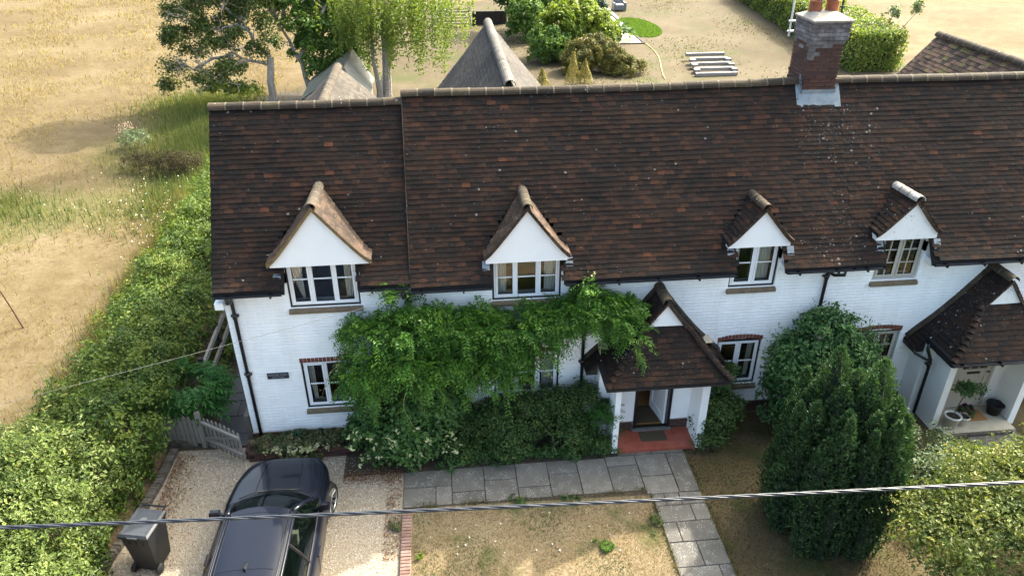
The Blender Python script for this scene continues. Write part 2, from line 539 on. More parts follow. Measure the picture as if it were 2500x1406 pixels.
# loose gravel, a mass of small stones
def gravel():
    n = 30000
    x = RNG.uniform(-6.25, -1.2, n); y = RNG.uniform(-6.2, -.15, n)
    edge = np.where(y > -1.2, -6.08, -6.08 + (y+1.1)*.15)
    keep = (x > edge+.05) & ~((x > -4.45) & (y > -.62)) & ~((x > -2.2) & (y > -1.0))
    x, y = x[keep], y[keep]; n = len(x)
    s = RNG.uniform(.007, .019, n)
    oct_ = np.array([(1,0,0),(0,1,0),(-1,0,0),(0,-1,0),(0,0,1.0)], float)
    V = oct_[None]*s[:, None, None]*RNG.uniform(.65, 1.2, (n, 5, 1))
    V[:, :, 2] *= .8
    V[:, :, 0] += x[:, None]; V[:, :, 1] += y[:, None]; V[:, :, 2] += .010
    F = [(0,1,4),(1,2,4),(2,3,4),(3,0,4)]
    rust = np.exp(-((x+5.7)**2)/.35)*.35
    rnd = np.clip(RNG.beta(2.2, 2.0, n) - rust*RNG.random(n), 0, 1)
    o = obj('gravel', bulk_mesh('gravel', V, F, GRAV, rnd)); o['kind'] = 'stuff'
gravel()

# ------------------------------------------------------------------ paving: every slab its own piece
def slab(parent, name, x0, x1, y0, y1, z, m, th=.04, gap=.008):
    b = MB()
    dz = random.uniform(-.004, .004)
    r = random.random()
    g = gap
    z1 = z+dz
    c = .006
    P = [(x0+g, y0+g), (x1-g, y0+g), (x1-g, y1-g), (x0+g, y1-g)]
    I = [(x0+g+c, y0+g+c), (x1-g-c, y0+g+c), (x1-g-c, y1-g-c), (x0+g+c, y1-g-c)]
    t = [random.uniform(-.002, .002) for _ in range(4)]
    b.face([(I[i][0], I[i][1], z1+t[i]) for i in range(4)], 0, r)
    for i in range(4):
        k = (i+1) % 4
        b.face([(P[i][0], P[i][1], z1-.006), (P[k][0], P[k][1], z1-.006), (I[k][0], I[k][1], z1+t[k]), (I[i][0], I[i][1], z1+t[i])], 0, r)
        b.face([(P[i][0], P[i][1], z1-th), (P[k][0], P[k][1], z1-th), (P[k][0], P[k][1], z1-.006), (P[i][0], P[i][1], z1-.006)], 0, r)
    return b.build(name, m, parent)

path = setting('path')
sheet('path_bed', [(-1.17, -2.17), (3.72, -2.3), (3.72, -8), (4.74, -8), (4.74, -.98), (3.2, -.98), (3.2, -1.2), (-1.17, -1.2)], .014, SOIL, parent=path)
L0 = -1.17
for (x0, x1, y0, y1) in [(-1.17, -.2, -1.66, -1.2), (-1.17, -.52, -2.17, -1.66), (-.52, -.2, -2.17, -1.66),
        (-.2, .46, -1.86, -1.19), (-.2, .46, -2.17, -1.86), (.46, 1.12, -1.6, -1.18), (.46, 1.12, -2.17, -1.6),
        (1.12, 1.78, -1.86, -1.18), (1.12, 1.78, -2.17, -1.86), (1.78, 2.4, -1.56, -1.17), (1.78, 2.4, -2.17, -1.56),
        (2.4, 3.02, -2.17, -1.2), (3.02, 3.66, -1.46, -1.17), (3.02, 3.66, -2.17, -1.46),
        (3.3, 3.72, -1.17, -1.0), (3.66, 4.32, -1.8, -1.17), (3.66, 4.32, -2.3, -1.8),
        (3.72, 4.04, -1.17, -.99), (4.04, 4.74, -1.17, -.99), (4.32, 4.74, -2.3, -1.17),
        (3.74, 3.98, -2.62, -2.3), (3.98, 4.28, -2.62, -2.3), (3.74, 4.42, -3.04, -2.62), (4.28, 4.74, -2.62, -2.3), (4.42, 4.74, -3.04, -2.62),
        (3.74, 4.02, -3.52, -3.04), (4.02, 4.74, -3.52, -3.04), (3.74, 4.26, -4.08, -3.52), (4.26, 4.74, -4.08, -3.52),
        (3.74, 4.5, -4.7, -4.08), (4.5, 4.74, -4.7, -4.08), (3.74, 4.2, -5.3, -4.7), (4.2, 4.74, -5.3, -4.7), (3.74, 4.74, -5.9, -5.3)]:
    slab(path, 'slab', x0, x1, y0, y1, .03, SLAB)
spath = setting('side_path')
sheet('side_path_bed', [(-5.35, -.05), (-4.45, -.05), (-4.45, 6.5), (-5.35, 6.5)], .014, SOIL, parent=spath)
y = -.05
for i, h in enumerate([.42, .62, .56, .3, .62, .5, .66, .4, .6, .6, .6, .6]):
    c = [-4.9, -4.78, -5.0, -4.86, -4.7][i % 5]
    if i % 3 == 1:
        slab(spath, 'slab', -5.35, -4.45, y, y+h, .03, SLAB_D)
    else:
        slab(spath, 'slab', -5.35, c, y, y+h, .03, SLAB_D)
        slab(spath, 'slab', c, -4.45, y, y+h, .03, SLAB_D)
    y += h
npath = setting('neighbour_path')
for i in range(4):
    for k in range(2):
        slab(npath, 'slab', 11.0+k*.6, 11.6+k*.6, -1.75-i*.6, -1.2-i*.6, .03, SLAB)

# brick edging between drive and lawn; low brick kerb left of the drive
def brickmesh(name, l, h, d, m, r):
    """one brick, bevelled top, centred at its base"""
    b = MB(); c = .007
    X, Y = l/2, d/2
    P = [(-X,-Y),(X,-Y),(X,Y),(-X,Y)]; I = [(-X+c,-Y+c),(X-c,-Y+c),(X-c,Y-c),(-X+c,Y-c)]
    b.face([(p[0], p[1], h) for p in I], 0, r)
    for i in range(4):
        k = (i+1) % 4
        b.face([(*P[i], h-c), (*P[k], h-c), (*I[k], h), (*I[i], h)], 0, r)
        b.face([(*P[i], 0), (*P[k], 0), (*P[k], h-c), (*P[i], h-c)], 0, r)
    return b.mesh(name, m)
edging = thing('brick_edging', 'flush row of bricks laid on end between gravel drive and front lawn', 'brick edging', (-1.07, -2.3, 0))
bm = MB(); bm.box(-1.17, -.98, -8, -2.24, 0, .045); bm.build('mortar_bed', BMORTAR, edging)
vars_ = [brickmesh('brick', .185, .07, .066, BRICK_PINK, i/7) for i in range(8)]
for i in range(58):
    yy = -2.29-i*.0755
    place('brick', random.choice(vars_), edging, Matrix.Translation((-1.075-.0015*i*.1, yy, random.uniform(.0, .006))) @ Matrix.Rotation(random.uniform(-.03, .03), 4, 'Z'))
kerb = thing('brick_kerb', 'low weathered brick kerb holding the planting bank along the left of the drive', 'brick kerb', (-6.1, -.1, 0))
kp = [(-6.05, -.12), (-6.1, -1.1), (-6.2, -1.9), (-6.36, -2.7), (-6.6, -3.8), (-6.85, -5.0)]
vars_ = [brickmesh('brick', .15, .13, .066, BRICK_OLD, i/7) for i in range(8)]
def along(pts, step):
    out = []
    d = 0
    for (a, c) in zip(pts[:-1], pts[1:]):
        a, c = Vector((*a, 0)), Vector((*c, 0)); L = (c-a).length
        while d < L:
            out.append((a.lerp(c, d/L), math.atan2(c.y-a.y, c.x-a.x))); d += step
        d -= L
    return out
for p, an in along(kp, .078):
    place('brick', random.choice(vars_), kerb, Matrix.Translation((p.x, p.y, random.uniform(-.01, .012))) @ Matrix.Rotation(an+math.pi/2+.0+random.uniform(-.06, .06), 4, 'Z') @ Matrix.Rotation(.12, 4, 'X'))
# planting bank behind the kerb
b = MB()
b.grid(lambda u, v: ((-6.12 - .13*(u*6)) - 2.7*v, -.1-5.4*u, .02+.12*min(1, v*6)+.05*math.sin(u*9+v*5)*v), 20, 10)
o = b.build('planting_bank', mat('leaf_litter', [(.05, .035, .02), (.11, .075, .04), (.16, .11, .055)], 12, .95, bump=.8, bscale=60)); o['kind'] = 'structure'

# ------------------------------------------------------------------ tile machinery
def tile_local(w, t=.010, L=.124, lift=.005):
    """a slightly cambered plain tile, x across, y up the slope, z out of the roof; lower edge proud"""
    h = w/2 - .0015
    c = .0035
    V = [(-h, 0, lift), (0, 0, lift+c), (h, 0, lift), (-h, 0, lift+t), (0, 0, lift+t+c), (h, 0, lift+t),
         (-h, L, -.002+t*.3), (0, L, .001+t*.3), (h, L, -.002+t*.3)]
    F = [(3, 4, 7, 6), (4, 5, 8, 7), (0, 1, 4, 3), (1, 2, 5, 4), (0, 3, 6, 6), (2, 8, 5, 5)]
    return np.array(V, float), F
TV, _ = tile_local(1.0)
TF4 = [(3, 4, 7, 6), (4, 5, 8, 7), (0, 1, 4, 3), (1, 2, 5, 4)]
TSIDE = [(0, 3, 6), (2, 8, 5)]
CAMLOC = Vector((0, -12.75, 11))

def tile_rows(O, ex, eu, width, length, w=.165, g=.1, clip=None, x0=0.0, wav=.006, seed=1, sprocket=False):
    """tiles over a planar slope: O lower left corner, ex along the eave, eu up the slope"""
    rg = random.Random(seed)
    O, ex, eu = Vector(O), Vector(ex).normalized(), Vector(eu).normalized()
    n = ex.cross(eu)
    out = []
    nr = int(round(length/g))
    g = length/nr
    ph = rg.random()*6
    for r in range(nr):
        off = (0 if r % 2 else -w/2)
        k = 0
        rowdz = rg.uniform(-.003, .003)
        while True:
            a = off + k*w; bq = a + w; k += 1
            if a >= width-.01: break
            a2, b2 = max(a, 0), min(bq, width)
            if b2-a2 < .03: continue
            # tile-and-a-half at the verge in alternate courses reads as one piece
            xc = (a2+b2)/2
            eu2, n2, kick = eu, n, 0.0
            if sprocket and r < 5:                 # sprocketed eaves: the lowest courses lie flatter
                a_ = (5-r)*.045
                eu2 = (eu*math.cos(a_)-n*math.sin(a_)).normalized(); n2 = ex.cross(eu2)
                kick = .0045*(5-r)*(5-r)*.6
            p = O + ex*xc + n*kick + eu*(r*g + rg.uniform(-.004, .004) + .006*math.sin(xc*1.3+r*.7)) + n*(rowdz + wav*math.sin(xc*2.1+r*.35+ph) + rg.uniform(-.0025, .0025))
            if clip is None or clip(p):
                out.append((p, ex, eu2, n2, b2-a2, rg.random(), rg.uniform(-.02, .02)))
    return out

def tile_matrix(t):
    p, er, eu, n, w, r, a = t
    m = Matrix((er*(w), eu, n)).transposed().to_4x4()
    m.translation = p
    return m

_TM = {}
def tile_variant(m, r):
    k = (m.name, int(r*11.99))
    if k not in _TM:
        b = MB()
        V = TV.copy()
        b.v = [tuple(v) for v in V]
        for f in TF4+TSIDE:
            b.f.append(f); b.m.append(0); b.r.append((k[1]+.5)/12)
        _TM[k] = b.mesh('tile', m)
    return _TM[k]

def lay_tiles(tiles, m, parent, single_parent=None, singles=0, name='roof_tile', mass='roof_tiles', dist=None):
    """the nearest `singles` tiles become objects of their own, the rest one mesh"""
    tiles = list(tiles)
    if singles:
        tiles.sort(key=dist or (lambda t: (t[0]-CAMLOC).length))
        for t in tiles[:singles]:
            place(name, tile_variant(m, t[5]), single_parent or parent, tile_matrix(t))
        tiles = tiles[singles:]
    if not tiles: return None
    n = len(tiles)
    P = np.array([t[0] for t in tiles]); ER = np.array([t[1] for t in tiles]); EU = np.array([t[2] for t in tiles]); N = np.array([t[3] for t in tiles])
    W = np.array([t[4] for t in tiles]); A = np.array([t[6] for t in tiles])*.35
    R = np.array([t[5] for t in tiles])
    X = TV[None, :, 0]*W[:, None]; Y = np.broadcast_to(TV[None, :, 1], X.shape); Z = np.broadcast_to(TV[None, :, 2], X.shape)
    X, Y = X*np.cos(A)[:, None]-Y*np.sin(A)[:, None], X*np.sin(A)[:, None]+Y*np.cos(A)[:, None]
    V = P[:, None]+X[..., None]*ER[:, None]+Y[..., None]*EU[:, None]+Z[..., None]*N[:, None]
    o = obj(mass, bulk_mesh(mass, V, TF4, m, R), parent)
    o['kind'] = 'stuff'
    return o

def halfround(l, r, th=.018, n=9, ends=True):
    """half-round ridge tile lying along +y from 0 to l, crown at +z"""
    b = MB()
    prof = [(-math.cos(math.pi*i/n), math.sin(math.pi*i/n)) for i in range(n+1)]
    for i in range(n):
        (a, c), (d, e) = prof[i], prof[i+1]
        b.face([(a*r, 0, c*r), (a*r, l, c*r), (d*r, l, e*r), (d*r, 0, e*r)])
        if ends:
            q = r-th
            b.face([(a*r, 0, c*r), (d*r, 0, e*r), (d*q, 0, e*q), (a*q, 0, c*q)])
            b.face([(a*r, l, c*r), (a*q, l, c*q), (d*q, l, e*q), (d*r, l, e*r)])
    return b

def ridge_run(parent, A, B, r=.115, step=.325, m=RIDGE, name='ridge_tile', sag=None):
    """half-round tiles end to end from A to B with mortar joints"""
    A, B = Vector(A), Vector(B)
    L = (B-A).length
    n = max(1, round(L/step)); st = L/n
    d = (B-A).normalized()
    side = d.cross(Vector((0, 0, 1))).normalized()
    upv = side.cross(d)
    vs = []
    for i in range(4):
        hb = halfround(st-.012, r)
        hb.r = [(i+.5)/4]*len(hb.f)
        vs.append(hb.mesh('ridge_tile', m, True))
    jm = MB()
    for i in range(n):
        p = A + d*(i*st)
        if sag: p = p + Vector((0, 0, sag((i+.5)/n)))
        M = Matrix((side, d, upv)).transposed().to_4x4()
        M.translation = p + upv*random.uniform(-.004, .004)
        place(name, random.choice(vs), parent, M @ Matrix.Rotation(random.uniform(-.02, .02), 4, 'X'))
        if i:
            q = A + d*(i*st-.02)
            if sag: q = q + Vector((0, 0, sag(i/n)))
            hb = halfround(.03, r+.003, .03, 8, False)
            M2 = Matrix((side, d, upv)).transposed().to_4x4(); M2.translation = q
            base = len(jm.v)
            jm.v += [tuple(M2 @ Vector(v)) for v in hb.v]
            for f in hb.f:
                jm.f.append(tuple(base+k for k in f)); jm.m.append(0); jm.r.append(.5)
    if jm.f: jm.build('ridge_mortar', MORTAR, parent)['kind'] = 'stuff'

# ------------------------------------------------------------------ house roof planes
MS, MY0, MZ0 = 1.424, -.35, 3.89         # main roof: slope, eave y, eave z
ES, EY0, EZ0 = 1.38, -.27, 3.945        # extension roof
RY = 1.84
RYB, RZB = 6.4, 3.9                     # rear eave
def zmain(y): return MZ0+MS*(y-MY0)
def zext(y): return EZ0+ES*(y-EY0)
def yonmain(z): return MY0+(z-MZ0)/MS
def yonext(z): return EY0+(z-EZ0)/ES

# gabled dormers: centre x, half width of gable, apex z, base z, window x0 x1, roof function pair
DORM = [dict(xc=-2.43, hw=.955, za=5.60, zb=4.50, bz=4.39, w=(-3.14, -1.78), ext=True, pale=True),
        dict(xc=1.465, hw=.825, za=5.42, zb=4.42, bz=4.255, w=(.80, 2.18), ext=False, pale=False),
        dict(xc=6.06, hw=.66, za=5.19, zb=4.47, bz=4.33, w=(5.64, 6.62), ext=False, pale=False),
        dict(xc=9.09, hw=.66, za=5.22, zb=4.52, bz=4.34, w=(8.72, 9.69), ext=False, pale=False)]
def dprof(d, t): return d['za']-(d['za']-d['zb'])*(1.09*t-.09*t**7)
def dslope(d, t): return (d['za']-d['zb'])/d['hw']*(1.09-.63*t**6)

def main_clip(dorms, zf, extra=None):
    def f(p):
        for d in dorms:
            t = abs(p.x-d['xc'])/d['hw']
            if t < 1.0 and p.y > .02 and dprof(d, t)-.02 > p.z: return False
            if d['w'][0]-.02 < p.x < d['w'][1]+.02 and p.y < .15: return False
        if extra and extra(p): return False
        return True
    return f

def roof_deck(b, x0, x1, zf, y0, dorms, drop=.012, thick=.09):
    """sheet just under the tiles, with openings at the dormers, plus the rear slope"""
    cuts = sorted({x0, x1} | {min(max(w, x0), x1) for d in dorms for w in d['w']})
    for a, c in zip(cuts[:-1], cuts[1:]):
        if c-a < 1e-4: continue
        mid = (a+c)/2
        inside = [d for d in dorms if d['w'][0]-1e-3 < mid < d['w'][1]+1e-3]
        ys = .42 if inside else y0
        P = [(a, ys, zf(ys)-drop), (c, ys, zf(ys)-drop), (c, RY, zf(RY)-drop), (a, RY, zf(RY)-drop)]
        b.face(P)
        b.face([(p[0], p[1], p[2]-thick) for p in reversed(P)])
        b.face([P[0], (P[0][0], P[0][1], P[0][2]-thick), (P[1][0], P[1][1], P[1][2]-thick), P[1]])
        b.face([P[0], P[3], (P[3][0], P[3][1], P[3][2]-thick), (P[0][0], P[0][1], P[0][2]-thick)])
        b.face([P[1], (P[1][0], P[1][1], P[1][2]-thick), (P[2][0], P[2][1], P[2][2]-thick), P[2]])
    b.face([(x0, RY, zf(RY)-drop), (x1, RY, zf(RY)-drop), (x1, RYB, RZB-drop), (x0, RYB, RZB-drop)])

# ------------------------------------------------------------------ walls of painted brick
def intervals(x0, x1, holes):
    segs = [(x0, x1)]
    for (a, c) in holes:
        nx = []
        for (s, e) in segs:
            if c <= s or a >= e: nx.append((s, e)); continue
            if a > s: nx.append((s, a))
            if c < e: nx.append((c, e))
        segs = nx
    return segs

def wall_front(b, x0, x1, z0, z1, y, holes, depth=.11, m=0):
    zs = sorted({z0, z1} | {min(max(h[k], z0), z1) for h in holes for k in (2, 3)})
    for za, zb in zip(zs[:-1], zs[1:]):
        if zb-za < 1e-4: continue
        zm = (za+zb)/2
        for s, e in intervals(x0, x1, [(h[0], h[1]) for h in holes if h[2] < zm < h[3]]):
            b.face([(s, y, za), (e, y, za), (e, y, zb), (s, y, zb)], m)
    for (a, c, d, e) in holes:
        e2 = min(e, z1)
        b.face([(a, y, d), (a, y+depth, d), (a, y+depth, e2), (a, y, e2)], m)
        b.face([(c, y, d), (c, y, e2), (c, y+depth, e2), (c, y+depth, d)], m)
        b.face([(a, y, d), (c, y, d), (c, y+depth, d), (a, y+depth, d)], m)
        if e <= z1: b.face([(a, y, e), (a, y+depth, e), (c, y+depth, e), (c, y, e)], m)

def brick_boxes(x0, x1, z0, z1, holes, course=.075, L=.225, joint=.010, seed=3):
    rg = random.Random(seed)
    out = []
    nr = int((z1-z0)/course)
    for r in range(nr):
        za = z0+r*course; zb = za+course-joint
        hs = [(h[0]-.005, h[1]+.005) for h in holes if h[2] < zb and h[3] > za]
        for s, e in intervals(x0, x1, hs):
            x = s - (L/2 if r % 2 else 0)
            while x < e:
                a, c = max(x, s), min(x+L-joint, e)
                if c-a > .02: out.append((a, c, za, zb, rg.random()))
                x += L
    return out

def brick_relief(boxes, y, m, parent, wallpart, singles=0, proud=.006, pick=None, name='brick', mass='painted_bricks'):
    rg = random.Random(5)
    if singles:
        full = [q for q in boxes if q[1]-q[0] > .21]
        full.sort(key=pick)
        chosen = full[:singles]
        cs = set(chosen)
        vs = []
        for i in range(6):
            b = MB(); X, Z, c = .1075, .065, .004
            pr = proud*(.55+.25*i/2)
            F = [(-X+c, -pr, c), (X-c, -pr, c), (X-c, -pr, Z-c), (-X+c, -pr, Z-c)]
            B = [(-X, .004, 0), (X, .004, 0), (X, .004, Z), (-X, .004, Z)]
            b.face(F, 0, i/6)
            for k in range(4):
                j = (k+1) % 4
                b.face([B[k], B[j], F[j], F[k]], 0, i/6)
            vs.append(b.mesh('brick', m))
        for (a, c, za, zb, r) in chosen:
            place(name, rg.choice(vs), wallpart, Matrix.Translation(((a+c)/2, y, za)))
        boxes = [q for q in boxes if q not in cs]
    n = len(boxes)
    B = np.array(boxes)
    pr = proud*RNG.uniform(.5, 1.35, n)
    tl = RNG.uniform(-.0015, .0015, (n, 4))
    c = .004
    V = np.zeros((n, 8, 3))
    fx = [(0, 1), (1, -1), (1, -1), (0, 1)]
    xs = np.stack([B[:, 0], B[:, 1], B[:, 1], B[:, 0]], 1); zs = np.stack([B[:, 2], B[:, 2], B[:, 3], B[:, 3]], 1)
    sx = np.array([1, -1, -1, 1])*c; sz = np.array([1, 1, -1, -1])*c
    V[:, :4, 0] = xs+sx; V[:, :4, 2] = zs+sz; V[:, :4, 1] = y-pr[:, None]+tl
    V[:, 4:, 0] = xs; V[:, 4:, 2] = zs; V[:, 4:, 1] = y+.004
    F = [(0, 1, 2, 3), (4, 5, 1, 0), (5, 6, 2, 1), (6, 7, 3, 2), (7, 4, 0, 3)]
    o = obj(mass, bulk_mesh(mass, V, F, m, B[:, 4]), parent); o['kind'] = 'stuff'

# ------------------------------------------------------------------ windows and doors
def curtain(parent, x0, x1, z0, z1, y, folds=5, flare=.0, m=CURTAIN):
    b = MB()
    def fn(u, v):
        x = x0+(x1-x0)*u
        k = .012+.018*v
        return (x + flare*(1-v)**2*(1-u if flare > 0 else u), y+k*math.sin(u*folds*2*math.pi), z0+(z1-z0)*v)
    b.grid(fn, folds*8, 5)
    return b.build('curtain', m, parent, True)

def window(house, x0, x1, z0, z1, lights=3, y=0.0, mat_=UPVC, black=True, bars=(.5,), cols=1, curtains=(), sillm=SILL, sill_bricks=True, lintel=None, room=ROOM, dark=False, fill=None):
    """casement window set in the wall: frame, bars, panes, sill, brick arch, curtains and the room behind"""
    yw = y+.045
    w = MB()
    f = .038
    if black:
        k = .035
        w.box(x0-k, x0, yw-.012, yw+.05, z0-k, z1, 1); w.box(x1, x1+k, yw-.012, yw+.05, z0-k, z1, 1)
        w.box(x0, x1, yw-.012, yw+.05, z0-k, z0-.001, 1)
        if lintel: w.box(x0-k, x1+k, yw-.010, yw+.05, z1+.001, z1+.03, 1)
    w.box(x0, x0+f, yw, yw+.06, z0, z1); w.box(x1-f, x1, yw, yw+.06, z0, z1)
    w.box(x0+f, x1-f, yw+.001, yw+.06, z0, z0+f); w.box(x0+f, x1-f, yw+.001, yw+.06, z1-f, z1)
    lw = (x1-x0)/lights
    for i in range(1, lights):
        c = x0+lw*i
        w.box(c-.022, c+.022, yw+.002, yw+.06, z0+f, z1-f)
    win = w.build('window', [mat_, BLACK], house)
    bars_b = MB()
    s = .036
    for i in range(lights):
        a = x0+lw*i+(f if i == 0 else .022); c = x0+lw*(i+1)-(f if i == lights-1 else .022)
        a += .004; c -= .004
        sash = MB()
        opening = not (lights == 3 and i == 1)
        ss = s if opening else .012
        yy = yw-.012 if opening else yw+.01
        zb, zt = z0+f+.002, z1-f-.002
        sash.box(a, a+ss, yy, yw+.05, zb, zt); sash.box(c-ss, c, yy, yw+.05, zb, zt)
        sash.box(a+ss, c-ss, yy+.001, yw+.05, zb, zb+ss); sash.box(a+ss, c-ss, yy+.001, yw+.05, zt-ss, zt)
        # dark glazing seal
        g = .006
        sash.box(a+ss, a+ss+g, yy+.012, yw+.04, zb+ss, zt-ss, 1); sash.box(c-ss-g, c-ss, yy+.012, yw+.04, zb+ss, zt-ss, 1)
        sash.box(a+ss+g, c-ss-g, yy+.012, yw+.04, zb+ss, zb+ss+g, 1)
        sash.build('sash', [mat_, BLACK], win)
        zcuts = [zb+ss+.006]+[zb+(zt-zb)*q for q in bars]+[zt-ss]
        for q in zcuts[1:-1]:
            bars_b.box(a+ss+g, c-ss-g, yw+.004, yw+.03, q-.011, q+.011)
        xcuts = [a+ss+.006+(c-a-2*ss-.012)*k/cols for k in range(cols+1)]
        for q in xcuts[1:-1]:
            bars_b.box(q-.011, q+.011, yw+.002, yw+.031, zb+ss+.006, zt-ss)
        for za, ze in zip(zcuts[:-1], zcuts[1:]):
            for xa, xe in zip(xcuts[:-1], xcuts[1:]):
                p = MB()
                p.face([(xa, yw+.02, za), (xe, yw+.02, za), (xe, yw+.02, ze), (xa, yw+.02, ze)])
                p.build('pane', GLASS, win)
    bars_b.build('glazing_bar', mat_, win)
    # sill of tiles or bricks, sloping
    sb = MB()
    xs0, xs1 = x0-.07, x1+.07
    zt = z0-.038
    if sill_bricks:
        n = max(3, int((xs1-xs0)/.215))
        for i in range(n):
            a = xs0+(xs1-xs0)*i/n+.004; c = xs0+(xs1-xs0)*(i+1)/n-.004
            r = random.random()
            sb.face([(a, y-.075, zt-.045), (c, y-.075, zt-.045), (c, yw-.02, zt), (a, yw-.02, zt)], 0, r)
            sb.face([(a, y-.075, zt-.105), (c, y-.075, zt-.105), (c, y-.075, zt-.045), (a, y-.075, zt-.045)], 0, r)
            sb.face([(a, y-.075, zt-.105), (a, y-.075, zt-.045), (a, yw-.02, zt), (a, yw-.02, zt-.105)], 0, r)
            sb.face([(c, y-.075, zt-.105), (c, yw-.02, zt-.105), (c, yw-.02, zt), (c, y-.075, zt-.045)], 0, r)
        sb.box(xs0+.002, xs1-.002, y-.07, yw-.02, zt-.104, zt-.052, 1)
    sb.build('sill', [sillm, BMORTAR], win)
    if lintel:
        lb = MB()
        rise = .05 if lintel == 'arch' else .0
        n = int((x1-x0+.1)/.075)
        for i in range(n):
            a = x0-.05+(x1-x0+.1)*i/n+.004; c = x0-.05+(x1-x0+.1)*(i+1)/n-.004
            t = ((a+c)/2-(x0+x1)/2)/((x1-x0)/2)
            zz = z1+.035+rise*(1-t*t) if lintel == 'arch' else z1+.032
            lb.box(a, c, y-.012, y+.08, zz, zz+.105, 0, random.random())
        if lintel == 'arch':
            lb.box(x0-.03, x1+.03, y+.02, y+.06, z1+.0, z1+.034, 1)
        lb.build('brick_arch', [BRICK_RED, BLACK], win)
    for (a, c, fl) in curtains:
        curtain(win, a, c, z0+.05, z1-.02, y+.20, max(3, int((c-a)/.055)), fl)
    # the room behind
    rb = MB()
    X0, X1, Z0, Z1, Y0, Y1 = x0-.35, x1+.35, z0-.10, z1+.1, y+.12, y+1.5
    rb.face([(X0, Y1, Z0), (X1, Y1, Z0), (X1, Y1, Z1), (X0, Y1, Z1)])
    rb.face([(X0, Y0, Z0), (X0, Y1, Z0), (X0, Y1, Z1), (X0, Y0, Z1)])
    rb.face([(X1, Y0, Z0), (X1, Y0, Z1), (X1, Y1, Z1), (X1, Y1, Z0)])
    rb.face([(X0, Y0, Z1), (X0, Y1, Z1), (X1, Y1, Z1), (X1, Y0, Z1)])
    rb.face([(X0, Y0, Z0), (X1, Y0, Z0), (X1, Y1, Z0), (X0, Y1, Z0)], 1)
    rb.face([(X0, Y0, Z0), (x0, Y0, Z0), (x0, Y0, Z1), (X0, Y0, Z1)])
    rb.face([(x1, Y0, Z0), (X1, Y0, Z0), (X1, Y0, Z1), (x1, Y0, Z1)])
    rb.face([(x0, Y0, z1), (x1, Y0, z1), (x1, Y0, Z1), (x0, Y0, Z1)])
    if dark:
        rb.lathe([(.0, .58), (.2, .56), (.34, .42), (.42, .0)], ((x0+x1)/2+.05, y+.75, z0), 16, 2)
        rb.box(x0+.2, x1-.15, y+.35, y+.6, z0-.09, z0+.30, 2)
    if fill: fill(rb)
    # inner window board
    rb.box(x0+.02, x1-.02, y+.125, y+.30, z0-.02, z0+.012, 3)
    rb.build('room', [room, OAK, DARKCLOTH, UPVC], win)
    return win

def gutter_run(parent, x0, x1, y, z, r=.055):
    b = MB()
    n = 8
    pr = [(-math.cos(math.pi*i/n)*r, -math.sin(math.pi*i/n)*r) for i in range(n+1)]
    for (a, c), (d, e) in zip(pr[:-1], pr[1:]):
        b.face([(x0, y+a, z+c), (x0, y+d, z+e), (x1, y+d, z+e), (x1, y+a, z+c)])
    # bead, end caps and brackets
    b.tube([(x0, y-r, z), (x1, y-r, z)], .008, 6)
    b.tube([(x0, y+r, z), (x1, y+r, z)], .008, 6)
    for x in (x0, x1):
        b.face([(x, y+a, z+c) for a, c in pr])
    xx = x0+.25
    while xx < x1-.1:
        b.box(xx-.015, xx+.015, y-r-.012, y+r+.01, z-r-.012, z+.006)
        xx += .8
    return b.build('gutter', GUTTER, parent)

def pipe(parent, pts, r=.036, clips=()):
    b = MB()
    b.tube(pts, r, 10)
    for p in clips:
        b.tube([(p[0], p[1], p[2]-.05), (p[0], p[1], p[2]+.05)], r+.013, 10)
        b.box(p[0]-.075, p[0]+.075, p[1]+r*.2, p[1]+r+.02, p[2]-.02, p[2]+.02)
    return b.build('downpipe', GUTTER, parent, True)

